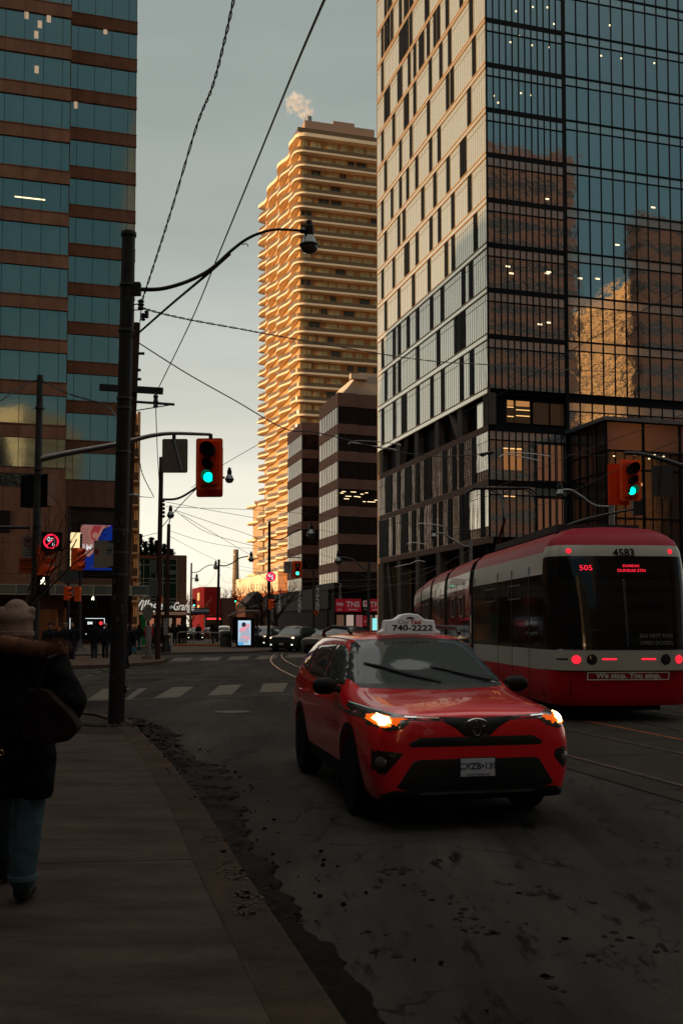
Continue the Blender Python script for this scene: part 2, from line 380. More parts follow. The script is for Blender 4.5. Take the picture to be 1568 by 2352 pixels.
for i in range(len(A_)-1):
    d_ = (A_[i+1]-A_[i]).normalized(); n_ = Vector((d_.y, -d_.x, 0)); z = Vector((0,0,.004))
    mb.quad(A_[i]-n_*.55+z, B_[i]+n_*.5+z, B_[i+1]+n_*.5+z, A_[i+1]-n_*.55+z)
struct('track_bed', mb, BED)
mb = MB()
for k in range(14):                                        # joints across the track bed
    a = A_[0]+(A_[2]-A_[0]).normalized()*(2.6*k+1); d_ = (A_[2]-A_[0]).normalized(); n_ = Vector((d_.y,-d_.x,0)); z = Vector((0,0,.0065))
    a = a-n_*.5; b = a+n_*5.6; mb.quad(a+z, b+z, b+d_*.02+z, a+d_*.02+z)
d_ = (A_[2]-A_[0]).normalized(); n_ = Vector((d_.y,-d_.x,0)); z = Vector((0,0,.0065))
mb.quad(A_[0]-n_*.58+z, A_[0]-n_*.55+z, A_[3]-n_*.55+z, A_[3]-n_*.58+z)
struct('bed_joint', mb, GRV)
# slush and grit in the gutter
random.seed(11)
import mathutils
def nz(x, y, s=1.0, k=0): return mathutils.noise.fractal(Vector((x*s+31*k, y*s, 7.3*k)), .9, 2.1, 5)
mb = MB(); gp = along([p for p in KP[1:9]], .07)[:330]
cols = 13; rows = []
for i, p in enumerate(gp):
    t = (gp[min(i+1,len(gp)-1)]-gp[max(i-1,0)]).normalized(); n_ = Vector((t.y,-t.x))
    wd = .38+.14*nz(p.x, p.y, .8)+.10*nz(p.x,p.y,3,1)+.07*nz(p.x,p.y,11,8)+ (.22 if p.y > 9 else 0)*max(0, .6+nz(p.x,p.y,.45,2)); wd = max(.13, wd*(.68 if p.y < 7 else .68+.32*min(1, (p.y-7)/3)))
    row = []
    for j in range(cols):
        f = j/(cols-1); q = p+n_*(f*wd-.015); e = math.sin(math.pi*min(1, f*.93+.07))**.6
        h = .008+e*(.004+.022*abs(nz(q.x,q.y,7,3))+.03*max(0,nz(q.x,q.y,2.5,4))*(1.3 if p.y>9 else .7)) if j < cols-1 else -.004
        row.append((q.x+.02*nz(q.x,q.y,6,5), q.y, h))
    rows.append(row)
vs = [v for r in rows for v in r]; fs_ = [(i*cols+j, i*cols+j+1, (i+1)*cols+j+1, (i+1)*cols+j) for i in range(len(rows)-1) for j in range(cols-1)]
SL = M('wet_gutter_grit', (.008,.0053,.004), .55, var=.75, vs=5, bump=.8, bs=70, dist=.015, speck=.5, spec=.02, col2=(.003,.0022,.002))
o = MB().add(vs, fs_).build('gutter_slush', SL, smooth=80); o['kind'] = 'stuff'
SNOW = M('dirty_snow', (.030,.023,.018), .8, var=.9, vs=5, bump=.6, bs=40, dist=.01)
def lumps(name, spots, mt, seed):
    random.seed(seed); mb = MB()
    for x, y, z, r in spots:
        bm = bmesh.new(); bmesh.ops.create_icosphere(bm, subdivisions=2, radius=r)
        for v in bm.verts:
            c = v.co; v.co = c*(1+.45*mathutils.noise.noise(c*(1.6/r)+Vector((x*9, y*9, 0)))); v.co.z *= .62
        mb.add([(v.co.x+x, v.co.y+y, v.co.z+z) for v in bm.verts], [tuple(v.index for v in f.verts) for f in bm.faces]); bm.free()
    o = mb.build(name, mt, smooth=80); o['kind'] = 'stuff'; return o
sp = []
for k in range(90):
    a = random.uniform(0, 6.28); r = random.uniform(.14, .42); sp.append((-3.60+math.cos(a)*r*1.1, 15.75+math.sin(a)*r*.6, .12, random.uniform(.015, .06)))
for k in range(260):
    i = random.randint(100, len(gp)-2); p = gp[i]; q = random.uniform(-.05, .38); sp.append((p.x+q, p.y+random.uniform(-.1,.1)+q*.25, .015+random.uniform(0,.02), random.uniform(.008, .03)*(1.25 if p.y > 12 else .7)))
lumps('snow_lumps', sp, SNOW, 5)
sp = []
for k in range(150):
    i = random.randint(0, len(gp)-2); p = gp[i]; q = random.uniform(-.12, .7); sp.append((p.x+q, p.y+q*.25, (.125 if q < -.02 else .012), random.uniform(.004, .02)))
lumps('grit', sp, SL, 6)
# salt stains drying on the kerb stone
mb = MB(); SALT = M('salt_stain', (.085,.062,.046), .85, var=.5, vs=22, col2=(.05,.034,.023))
random.seed(77)
for px, py, r in ((487,1925,.10),(520,1990,.12),(541,2010,.10),(575,2070,.14),(565,2090,.09),(560,2055,.07)):
    c = G(px, py, .126)
    for k in range(70):
        a = random.uniform(0, 6.28); q = r*random.gauss(.8, .22); x, y = c.x+math.cos(a)*q*.7, c.y+math.sin(a)*q*1.3; rr = random.uniform(.003, .015); n = 8
        if x > kerb_in(y, .01): continue
        mb.add([(x+math.cos(6.283*i/n)*rr*random.uniform(.6,1.3), y+math.sin(6.283*i/n)*rr*random.uniform(.8,1.8), .1255) for i in range(n)], [tuple(range(n))])
struct('salt_stains', mb, SALT)
# damp oil-dark footprints of drips on the road
mb = MB(); random.seed(21); WET = M('damp_patch', (.008,.0068,.0058), .7)
base = [(870,1990),(905,1995),(930,2010),(885,2030),(960,2040),(985,2060),(1015,2070),(1060,2095),(1070,2125),(1105,2130),(1130,2145),(1270,2265),(1250,2250),(1100,2105),(1180,2120),(1305,2160),(1060,2140),(1350,2200),(1420,2160)]
base += [(random.randint(700,1560), random.randint(1930,2340)) for _ in range(10)]
for px, py in base:
    for k in range(3):
        c = G(px+random.gauss(0, 16), py+random.gauss(0, 7)); r = random.uniform(.008, .028); n = 10; a0 = random.random()*6
        mb.add([(c.x+math.cos(a0+6.283*i/n)*r*random.uniform(.7,1.2), c.y+math.sin(a0+6.283*i/n)*r*random.uniform(.7,1.3), .0045) for i in range(n)], [tuple(range(n))])
struct('damp_patches', mb, WET)
c = G(533,1635); mh = MB().lathe([(.34,0),(.34,.008),(.30,.010),(.30,.006),(0.001,.006)], (c.x,c.y,0), n=24)
tagp(mh.build('manhole_cover', M('cast_iron', (.03,.028,.026), .6, .6, var=.5, vs=30)), 'round iron cover set in the road left of the red taxi', 'manhole cover')
# ================================================================== BUILDINGS
BROWN = M('brown_granite', (.15,.080,.057), .75, var=.28, vs=1.2, stretch=(1,1,.35), speck=.12)
BROWND = M('brown_granite_joint', (.06,.034,.026), .8)
TEAL = M('teal_window_glass', (.30,.37,.34), .06, .92, bump=.02, bs=.35, dist=.3)
MUL = M('window_mullion', (.015,.022,.024), .4, .5)
WARM = E('warm_ceiling_lamp', (1,.70,.45), .42)
WARM2 = E('bright_warm_lamp', (1,.75,.42), 2.2)
def zat(px, py, Y): return V(px, py, Y).z
# ---- left office tower
t = thing('office_tower', 'tall office tower at left with brown stone bands and teal window strips', 'office building', gw(0, 91.7), GA)
LW = 91.7-84.8
def band(mbv, x0, x1, y, z0, z1, panes, m=1):           # glass strip with mullions in one window
    mbv.box(x0, x1, y, y+.1, z0, z1, 0)
    for p in panes: mbv.box(p-.02, p+.02, y-.03, y, z0, z1, 1)
    mbv.box(x0, x1, y-.05, y, z0-.04, z0, 1)
zR0, zL0, PR = 14.75, 14.65, 3.58
for k in range(15):
    za = zR0+PR*k; mb = MB(); band(mb, .75, 6.55, .12, za, za+2.38, [1.33, 2.83, 4.33, 5.85]); mb.build('window_band', [TEAL, MUL], t)
    mb = MB(); mb.box(.7, 6.63, 0, .4, za+2.4, za+PR-.02); mb.box(.7,6.66,-.04,0,za+2.4,za+2.47); mb.box(.7,6.66,-.04,0,za+PR-.1,za+PR-.03)
    for p in (1.33, 2.83, 4.33, 5.85): mb.box(p-.012, p+.012, -.003, .003, za+2.48, za+PR-.11, 1)
    mb.build('spandrel', [BROWN, BROWND], t)
    za = zL0+PR*k; mb = MB(); band(mb, -14, .62, -LW+.12, za, za+2.38, [0-.02-1.52*i for i in range(9)]); mb.build('window_band', [TEAL, MUL], t)
    mb = MB(); mb.box(-14, .7, -LW, -LW+.4, za+2.4, za+PR-.02); mb.box(-14,.73,-LW-.04,-LW,za+2.4,za+2.47); mb.box(-14,.73,-LW-.04,-LW,za+PR-.1,za+PR-.03)
    for i in range(9): p = -.02-1.52*i; mb.box(p-.012, p+.012, -LW-.003, -LW+.003, za+2.48, za+PR-.11, 1)
    mb.build('spandrel', [BROWN, BROWND], t)
mb = MB(); ztop = zR0+PR*15
mb.box(.74, 6.58, .24, 13, 10, ztop+1); mb.box(-14, .66, -LW+.24, 13, 10, ztop+1)
mb.build('core', M('tower_core', (.05,.035,.03), .8), t); MB().box(-14, 6.6, -LW+.2, 13, ztop+1.6, 104).build('upper_storeys', BROWN, t)
# lit ceiling lamps seen through the glass
for px, py in ((40,33),(72,54),(93,41),(64,78),(190,45),(227,69),(265,56),(160,240),(66,158)):
    lft = px < 147; Y = (81.7 if lft else 89)
    p = V(px, py, Y); u, v = wg(p); zz = p.z; v = (84.8 if lft else 91.7); 
    r = (px-784)/FL; Yp = v/(dy+dx*r) if True else Y; uu = (nx*r+ny)*Yp; zz = EYE+(zat(px,py,100)-EYE)*Yp/100
    MB().box(uu-.17, uu+.17, v-91.7+.105, v-91.7+.118, zz-.32, zz+.32).build('ceiling_lamp', WARM, t)
r = (55-784)/FL; Yp = 84.8/(dy+dx*r); uu = (nx*r+ny)*Yp; zz = EYE+(zat(55,454,100)-EYE)*Yp/100
MB().box(uu-1.2, uu+1.2, -LW+.1, -LW+.118, zz-.05, zz+.05).build('ceiling_lamp', WARM2, t)
# podium wall with the tall banner window
wy = 0.0; zc0, zc1 = 14.65, 14.6
mb = MB()
wx0, wx1 = 1.0, 6.0; wz0, wz1 = 5.4, 11.0       # window recess
mb.box(-14, .7, -LW, -LW+.5, 11.2, zL0-.1); mb.box(.7, 6.63, 0, .5, 12.3, zR0-.1)
mb.box(-14, -3.4, -LW, -LW+.5, 0, 11.2); mb.box(-3.4, .7, -LW, -LW+.5, 3.0, 11.2)
mb.box(.7, 1.0, 0, .5, 3.4, 12.3); mb.box(6.0, 6.63, 0, .5, 0, 12.3); mb.box(.7, 6.0, 0, .5, 3.2, 5.9); mb.box(.2, .7, -LW+.5, .5, 0, ztop)
mb.box(6.2,6.63,.5,13,0,ztop); mb.box(-14, 6.63, 12.9, 13.3, 0, ztop+1); mb.box(-14, 6.66, -.1, 13.4, ztop+1, ztop+1.6)
for x in (-12.2,-10.2,-8.2,-6.2,-4.2,-2.2,-.6): mb.box(x-.015,x+.015,-LW-.004,-LW+.01,3.1,14.5,1)
for x in (2.4,4.2): mb.box(x-.015,x+.015,-.004,.01,12.4,14.6,1)
for z_ in (8.4, 5.9): mb.box(-14,.7,-LW-.004,-LW+.01,z_-.02,z_+.02,1)
mb.build('podium_wall', [BROWN, BROWND], t)
GOLDREF = M('gold_reflection_pane', (.3,.2,.08), .1, .6, bump=.5, bs=1.2, dist=.2, emit=(1,.74,.38), es=1.15)  # glow stands in for a golden reflection in the glass
DG = M('dark_shop_glass', (.03,.03,.03), .06, .5, bump=.05, bs=1, dist=.1)
fr = M('window_frame_dark', (.02,.017,.015), .4, .5)
mb = MB(); mb.box(1.0, 6.0, .35, .45, 5.9, 12.3); mb.build('shop_window', DG, t)
mb = MB(); mb.box(1.05, 2.15, .30, .34, 6.9, 12.0); mb.box(2.2, 3.3, .30, .34, 10.9, 12.0); mb.build('window_reflection_pane', GOLDREF, t)
mb = MB()
for z_ in (10.8, 6.2, 12.1): mb.box(1.0, 6.0, .2, .3, z_-.05, z_+.05)
for x in (1.02, 2.17, 5.97): mb.box(x-.03, x+.03, .2, .3, 5.9, 12.3)
mb.build('window_frame', fr, t)
MB().box(-14, -3.6, -LW-.02, -LW+.02, 9.2, 11.0).build('dark_louvre', M('louvre', (.012,.01,.01), .6, var=.2), t)
MB().box(-14, -1.9, -LW-.02, -LW+.02, 13.0, 14.1).build('window_band', M('low_window_glass', (.08,.10,.10), .08, .9, bump=.35, bs=1.5, dist=.2), t)
# glass canopy over the shop front
mb = MB(); mb.box(-14, 8.2, -LW-1.2, -LW-1.12, 4.25, 4.9, 0); mb.box(-14,8.3,-LW-1.22,-LW-1.1,4.9,5.0,1); mb.box(-14,8.3,-LW-1.25,-LW-1.1,4.15,4.25,1); mb.box(-14,8.2,-LW-1.2,.3,4.28,4.34,0)
for x in (-12,-9,-6,-3,0,3,6): mb.box(x-.04,x+.04,-LW-1.26,-LW-1.2,4.2,5.0,1)
mb.build('glass_canopy', [M('canopy_glass', (.12,.15,.14), .15, .4), M('canopy_frame', (.30,.30,.28), .4, .6)], t)
mb = MB(); mb.box(-14, -3.4, -LW+.0, -LW+.1, .3, 3.9); mb.build('shop_window', DG, t)
mb = MB(); mb.box(1.0, 6.0, .3, .4, .15, 3.2, 0); mb.build('shop_window', DG, t)
mb = MB()
for x in (1.1, 2.4, 3.7, 5.2): mb.box(x-.06, x+.06, .15, .3, .15, 3.2)
mb.box(1.0,5.9,.15,.3,2.5,2.62); mb.build('door_frame', M('brown_frame', (.07,.035,.025), .5, .3), t)
white_e = E('white_sign_light', (.9,.97,1), 1.1); red_e = E('red_sign_light', (1,.05,.06), .9)
# lit logo sign in the doorway
s = MB(); s.box(2.6, 4.3, .10, .14, 1.1, 2.35); sg = s.build('lit_sign', darkin, t)
mb = MB()
for a in ((2.62,4.28,2.30,2.34),(2.62,4.28,.92,.96),): mb.box(a[0],a[1],.06,.09,a[2],a[3])
mb.box(4.24,4.28,.06,.09,1.3,2.34); mb.build('light_bar', white_e, sg)
text('BMO', .34, sg, white_e, (3.15,.08,1.9), name='lettering', bold=.008)
MB().lathe([(.17,0),(.17,.03)], (3.95,.09,1.9), 'y').build('roundel', red_e, sg)
MB().box(1.25,1.31,.08,.12,1.1,2.35).build('light_bar', white_e, t)
# steps
for i in range(3): MB().box(-3.2, 6.6, -1.6+i*.4, -1.2+i*.4+.2, .12+.12*i, .24+.12*i).build('step', M('stone_step', (.2,.15,.12), .8, var=.2), t)
# the bank banner: plain waves in blue and pink
bn = thing('banner', 'blue and pink wavy banner hanging in the tall window of the office tower', 'banner', gw(3.3, 91.6, 1.3), GA)
BL = M('banner_blue', (.01,.03,.32), .6, emit=(.01,.05,.45), es=.25); PK = M('banner_pink', (.55,.25,.22), .6, emit=(.8,.35,.28), es=.25); PK2 = M('banner_coral', (.5,.07,.09), .6, emit=(.8,.1,.12), es=.18)
MB().box(-1.2,1.55,.14,.18,5.35,9.42).build('cloth', BL, bn)
MB().prism([(-1.2,9.40),(1.45,9.40),(.75,9.05),(.35,8.2),(.05,7.5),(-.1,6.9),(-.4,6.55),(-1.0,6.6),(-1.2,7.2)], .115,.135,'y').build('pink_wave', PK, bn)
MB().prism([(-.1,9.35),(.7,9.35),(.45,8.9),(.3,8.3),(.0,7.95),(-.3,8.2),(-.35,8.7)], .09,.11,'y').build('coral_wave', PK2, bn)
MB().prism(circ(.28,18,.08,8.45), .07,.088,'y').build('pink_spot', PK, bn)
mb = MB()
for i in range(9): mb.tube([(-1.15+.03*i+j*.13, .105, 9.0-.24*i+.07*math.sin(j*1.5+i)) for j in range(6)], .016, 5)
mb.build('wave_line', M('banner_line', (.10,.05,.12), .6), bn)
mb = MB().tube([(-.3,.1,5.6),(.3,.1,5.7),(.55,.1,6.1),(.6,.1,7.0)], .05, 6); mb.build('pale_line', M('banner_pale', (.35,.4,.7), .6), bn)
text('BMO', .78, bn, M('banner_white', (.8,.8,.8), .6, emit=(1,1,1), es=.35), (-.35,.05,7.35), bold=.012)
# ---- sunlit balcony block behind the office tower
SAND = M('sand_wall', (.50,.33,.20), .8, var=.15, vs=1)
t = thing('apartment_block', 'narrow strip of golden apartment block with balconies behind the brown office tower', 'apartment building', gw(0, 114), GA)
MB().box(5.4, 8.7, .6, 14, 0, 25.8).build('wall', SAND, t)
MB().box(8.72, 9.05, .3, 14, 0, 26).build('end_wall', SAND, t)
for k in range(9):
    z_ = 1.6+2.7*k
    MB().box(5.4, 8.9, -.5, .6, z_, z_+.2).build('balcony_slab', SAND, t)
    mb = MB(); mb.box(5.4, 8.6, .5, .58, z_+.3, z_+2.3, 0)
    for i in range(2): mb.box(8.5-i*1.9, 8.6-i*1.9, .42, .5, z_+.3, z_+2.3, 1)
    mb.build('window_band', [M('amber_glass', (.25,.14,.06), .1, .8, bump=.3, bs=1.2, dist=.2), SAND], t)
    MB().box(5.4, 8.8, -.5, -.45, z_+.2, z_+1.1).build('balcony_rail', M('rail_glass', (.12,.07,.04), .2, .4), t)
# ---- village mall
t = thing('shopping_mall', 'low green glass mall with white window grid and script sign over its entrance', 'shopping mall', gw(8.9, 125), GA)
GG = M('green_curtain_glass', (.012,.045,.035), .08, .5, bump=.05, bs=1, dist=.1)
WG = M('white_grid', (.42,.36,.30), .5)
MB().box(0, 5.6, 0, 20, 3.6, 10.0).build('glass_front', GG, t)
mb = MB()
for z_ in (9.95, 9.2, 7.5, 7.0, 5.0, 4.6): mb.box(-.05, 5.65, -.06, 0, z_-.03, z_+.03)
for x in (0, .8, 1.55, 2.35, 3.1, 3.9, 4.7, 5.6): mb.box(x-.03, x+.03, -.07, -.01, 3.6, 10)
mb.build('window_grid', WG, t)
mb = MB(); mb.tube([(1.1,-.2,4),(1.1,-.2,9.6)], .04, 8)
for z_ in (9.2,8.2,6.9,4.9): mb.box(.98,1.22,-.32,-.08,z_-.12,z_+.12)
mb.build('truss_post', WG, t)
MB().box(4.2, 6.9, .5, 20, 2.5, 10.5).build('sandstone_end', M('brown_sandstone', (.22,.12,.07), .85, var=.25, vs=2), t)
MB().box(-.2, 4.4, -.3, 20, 10.0, 10.35).build('roof_edge', M('rust_parapet', (.20,.07,.04), .7), t)
MB().box(0,6.9,.3,20,0,3.5).build('ground_floor', M('warm_shopfront', (.10,.055,.035), .6, var=.7, vs=1.5, col2=(.015,.01,.008)), t)
MB().box(-.3, 6.6, -2.0, .3, 3.0, 3.35).build('canopy_fascia', M('peach_fascia', (.55,.32,.22), .7, emit=(1,.55,.35), es=.06), t)
wl = E('white_letters', (1,.92,.78), .5)
text('Village', 1.75, t, wl, (.2,-2.15,4.1), ax='LEFT', shear=.35, sx=.75, bold=.03); text('by the', .5, t, wl, (3.9,-2.15,3.95), ax='LEFT', shear=.3); text('Grange', 1.4, t, wl, (4.9,-2.15,4.0), ax='LEFT', shear=.35, sx=.62, bold=.02)
for i, x in enumerate((.5, 1.4, 2.3, 3.2, 4.5, 5.6)):
    MB().box(x, x+.55, -.05, .0, .5, 2.6).build('shop_window', E('lit_shop_%d' % (i % 3), [(1,.55,.3),(1,.7,.45),(1,.35,.2)][i%3], [.12,.2,.3][i%3]), t)
MB().box(.1,1.0,-.12,-.06,1.2,2.8).build('poster', M('pink_poster', (.45,.03,.10), .6, var=.4, vs=5, col2=(.4,.2,.2)), t)
MB().box(6.9, 9.5, -1.2, 12, 3.1, 3.9).build('side_canopy', M('canopy_dark', (.05,.05,.055), .6), t)
MB().box(6.9, 9.5, -1.24, -1.2, 3.35, 3.75).build('canopy_stripe', M('canopy_pale', (.35,.36,.40), .6), t)
# ---- wavy apartment tower
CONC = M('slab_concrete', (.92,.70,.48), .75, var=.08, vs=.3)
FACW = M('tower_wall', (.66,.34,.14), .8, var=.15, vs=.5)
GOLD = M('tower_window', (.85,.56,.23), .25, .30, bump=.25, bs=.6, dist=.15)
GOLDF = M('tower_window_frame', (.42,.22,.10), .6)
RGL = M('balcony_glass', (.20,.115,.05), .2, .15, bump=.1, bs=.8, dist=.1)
WU, WV, WL_, WF = 50.9, 210.6, 38.0, 30.0
t = thing('apartment_tower', 'tall golden apartment tower with rippling white balcony slabs, steam rising from its roof', 'apartment building', gw(WU, WV), GA)
def sh(py): return zat(686, py, 218.8-2.5)
slabs = [sh(309)]+[sh(349+31.75*i) for i in range(31)]
slabs = [z_ for z_ in slabs if z_ > 14]
zb_ = slabs[-1]
def wav(k, y):       # how far the left edge stands out at depth y
    ph = 1.25*(k % 2); a = .9+.2*math.sin(y*.17+k*.4)
    return 1.15+.68*a*math.sin(y*2*math.pi/12.4+ph)
for k, z_ in enumerate(slabs):
    n = 56; pts = []
    pts.append((WF, -1.5)); 
    rc = 2.2; ox = -wav(k, 0)*.5-.6
    for i in range(9): a = R(270-i*90/8); pts.append((ox+rc+rc*math.cos(a), -1.5+rc+rc*math.sin(a)))
    for i in range(1, n+1):
        y = .9+(WL_+1.2-.9)*i/n; f = min(1, i/7); pts.append((ox*(1-f)+f*(-wav(k, y)), y))
    for i in range(1,5): a = i/4; pts.append((-wav(k, WL_+1.2)*(1-a), WL_+1.2+.9*math.sin(a*1.57)))
    pts.append((WF, WL_+2))
    th = .42 if k else .8
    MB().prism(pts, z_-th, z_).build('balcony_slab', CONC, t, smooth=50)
    if k: # glass rail along the slab edge
        mb = MB(); q = [(WF,-1.42)]+[(a+.07, b+.04) for a, b in pts[1:-6]]
        for (a, b), (c, d) in zip(q[:-1], q[1:]): mb.quad((a,b,z_), (c,d,z_), (c,d,z_+.85), (a,b,z_+.85))
        mb.build('balcony_rail', RGL, t, fix=False)
    zt = slabs[k-1]-.4 if k else z_
    if k:
        mb = MB(); random.seed(k)
        mb.box(0.02, WF-1, -.02, .02, z_+.14, zt-.26, 3); mb.box(-.02, .02, .1, WL_-1, z_+.14, zt-.26, 3)
        x = .15
        while x < WF-2:         # front face windows
            w_ = random.choice((1.4,2.2,2.4)); mb.box(x, x+w_, -.06, 0, z_+.15, zt-.25, 0 if random.random() < .8 else 2)
            mb.box(x+w_*.5-.03, x+w_*.5+.03, -.09, -.06, z_+.15, zt-.25, 1); x += w_+random.choice((.9,1.6,.5))
        y = .4
        while y < WL_-1.5:
            w_ = random.choice((1.6,2.2)); mb.box(-.06, 0, y, y+w_, z_+.12, zt-.2, 0)
            mb.box(-.09,-.06, y+w_*.5-.03, y+w_*.5+.03, z_+.12, zt-.2, 1); y += w_+random.choice((.35,.8))
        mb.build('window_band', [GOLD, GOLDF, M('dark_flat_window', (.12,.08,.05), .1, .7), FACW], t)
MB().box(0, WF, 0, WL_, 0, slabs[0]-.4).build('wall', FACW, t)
MB().box(1.2, 17.5, .8, 20, slabs[0], sh(281)+1.2).build('penthouse', M('penthouse_wall', (.40,.25,.17), .8), t)
MB().box(8.0, 13.0, 1.6, 18, sh(281)+1.2, sh(277)+2.0).build('penthouse', M('penthouse_wall', (.40,.25,.17), .8), t)
MB().lathe([(.7,0),(.7,1.6),(.55,1.6)], (2.4,2.0,sh(281)+1.0), n=14).build('flue', galv, t)
mb = MB(); mb.box(-.9, WF, -1.3, -1.25, slabs[0], slabs[0]+1.1); mb.box(-.9,-.85,-1.3,6, slabs[0], slabs[0]+1.1); mb.build('roof_rail', RGL, t)
# lower wing with short wavy decks
for k in range(8):
    z_ = sh(1100)-k*sh(0)*0-k*3.05*1.5; 
    if z_ < 9: break
    pts = [(3, WL_+2.2), (-wav(k, WL_+2.5)-.3, WL_+2.3)]+[(-wav(k, WL_+2.5+i)-.2, WL_+2.5+i) for i in range(1, 13)]+[(-1.5, WL_+16), (3, WL_+16)]
    MB().prism(pts, z_-.5, z_).build('wing_deck', CONC, t, smooth=50)
MB().box(.02, 12, WL_+2, WL_+15.5, 0, sh(1098)).build('wing_wall', SAND, t)
# gold-lit base and dark terrace canopy
MB().prism([(-2.2,12),(-2.6,30),(-3.4,WL_+22),(4,WL_+22),(4,12)], 9.5, 14.2).build('terrace_band', CONC, t)
MB().prism([(-3.2,6),(-3.6,30),(-4.2,WL_+23),(4,WL_+23),(4,6)], 7.3, 9.5).build('terrace_canopy', M('rust_canopy', (.45,.13,.05), .7, var=.2), t)
for i in range(14): MB().box(-3.6,-3.5, 8+i*3.6, 8.12+i*3.6, 9.5, 11.9).build('terrace_post', GOLDF, t)
st = []
random.seed(4)
smoke = bpy.data.materials.new('steam'); smoke.use_nodes = True; tn = smoke.node_tree; tn.nodes.clear()
o_ = tn.nodes.new('ShaderNodeOutputMaterial'); pv = tn.nodes.new('ShaderNodeVolumePrincipled'); pv.inputs['Color'].default_value = (1,.93,.88,1); pv.inputs['Anisotropy'].default_value = .2
tcs = tn.nodes.new('ShaderNodeTexCoord'); ns = tn.nodes.new('ShaderNodeTexNoise'); ns.inputs['Scale'].default_value = .8; ns.inputs['Detail'].default_value = 4; tn.links.new(tcs.outputs['Object'], ns.inputs['Vector'])
rs = tn.nodes.new('ShaderNodeMapRange'); rs.inputs[1].default_value = .47; rs.inputs[2].default_value = .74; rs.inputs[3].default_value = 0; rs.inputs[4].default_value = 1.6; tn.links.new(ns.outputs[0], rs.inputs[0]); tn.links.new(rs.outputs[0], pv.inputs['Density']); tn.links.new(pv.outputs[0], o_.inputs['Volume'])
mb = MB()
for px, py, r in ((705,276,.6),(705,272,.9),(704,266,1.2),(703,258,1.7),(700,248,1.9),(710,245,1.3),(688,246,1.8),(676,238,1.7),(683,228,1.7),(670,246,1.2),(666,234,1.2),(664,252,.8),(678,219,1.1),(690,222,.7),(660,262,.6),(716,236,.7)):
    c = V(px, py, 221); bm = bmesh.new(); bmesh.ops.create_icosphere(bm, subdivisions=2, radius=r*1.1)
    mb.add([v.co+c for v in bm.verts], [tuple(v.index for v in f.verts) for f in bm.faces]); bm.free()
o = mb.build('steam', smoke); 
rm = o.modifiers.new('r', 'REMESH'); rm.mode = 'VOXEL'; rm.voxel_size = .5; me = evalmesh(o); o.modifiers.clear(); o.data = me
if not me.materials: me.materials.append(smoke)
o['kind'] = 'stuff'
# ---- brown stepped office building, middle
BR2 = M('brown_spandrel', (.26,.125,.085), .75, var=.12, vs=.8)
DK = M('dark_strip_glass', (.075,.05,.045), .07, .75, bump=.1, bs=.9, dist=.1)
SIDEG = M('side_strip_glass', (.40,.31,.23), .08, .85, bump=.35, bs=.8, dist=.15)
t = thing('stepped_office_building', 'mid-rise office building with rose brown bands and dark glass strips below the golden tower', 'office building', gw(35.9, 127), GA)
def blk(x0, x1, y0, y1, first, side=True, lit=None):
    for k in range(9):
        zt = first-3.69*k; z0 = zt-2.35
        if z0 < 1: break
        mb = MB(); mb.box(x0+.12, x1, y0+.12, y1-.02, z0, zt, 0)
        for i in range(int((x1-x0)/1.6)+1): mb.box(x0+.2+i*1.6, x0+.26+i*1.6, y0+.08, y0+.12, z0, zt, 1)
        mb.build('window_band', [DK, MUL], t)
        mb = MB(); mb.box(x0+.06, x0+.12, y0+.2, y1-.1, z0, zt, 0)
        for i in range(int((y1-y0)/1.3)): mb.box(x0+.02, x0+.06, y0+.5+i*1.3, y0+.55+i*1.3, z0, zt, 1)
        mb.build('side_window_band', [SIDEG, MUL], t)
        zl = zt-3.69
        MB().box(x0, x1, y0, y1, zl, z0).build('spandrel', BR2, t)
    MB().box(x0, x1, y0, y1, first, first+1.85).build('parapet', BR2, t)
    MB().box(x0+1, x1-1, y0+1, y1-1, 0, first+1.2).build('core', darkin, t)
blk(0, 2.75, 0, 9.9, 31.0); blk(2.76, 24, .35, 10.1, 31.0)
blk(3.4, 24, 10.2, 20.7, 30.9)
blk(.15, 9, 20.8, 30.7, 31.1); 
for px, py in ((800,1128),(815,1122),(805,1140),(792,1148),(812,1148),(800,1137),(835,1125),(845,1131),(855,1131),(862,1131),(834,1141),(840,1125),(864,1140),(852,1131),(810,1133)):
    p = V(px, py, 132.6 if px < 821 else 133.5); u, v = wg(p); 
    MB().box(u-35.9-.32, u-35.9+.32, v-127-.7, v-127-.66, p.z-.04, p.z+.04).build('ceiling_lamp', WARM2, t) if False else None
for i in range(22):
    random.seed(i+50); x = .35+i*.24+random.uniform(-.05,.05) if i < 9 else 2.95+(i-9)*.33; zz = random.choice((18.55,18.9,19.3,18.3,19.5,19.0))
    MB().box(x, x+random.uniform(.3,.75), (.03 if x < 2.6 else .38), (.07 if x < 2.6 else .42), zz, zz+.07).build('ceiling_lamp', WARM2, t)
PW = M('white_penthouse', (.62,.46,.34), .7)
MB().prism([(1.0,32.8),(3.6,36.2),(12,36.5),(12,32.8)], 2, 12, 'y').build('mechanical_room', PW, t)
MB().box(2.2,4.6,1.2,2.0,35.2,35.9).build('roof_duct', PW, t)
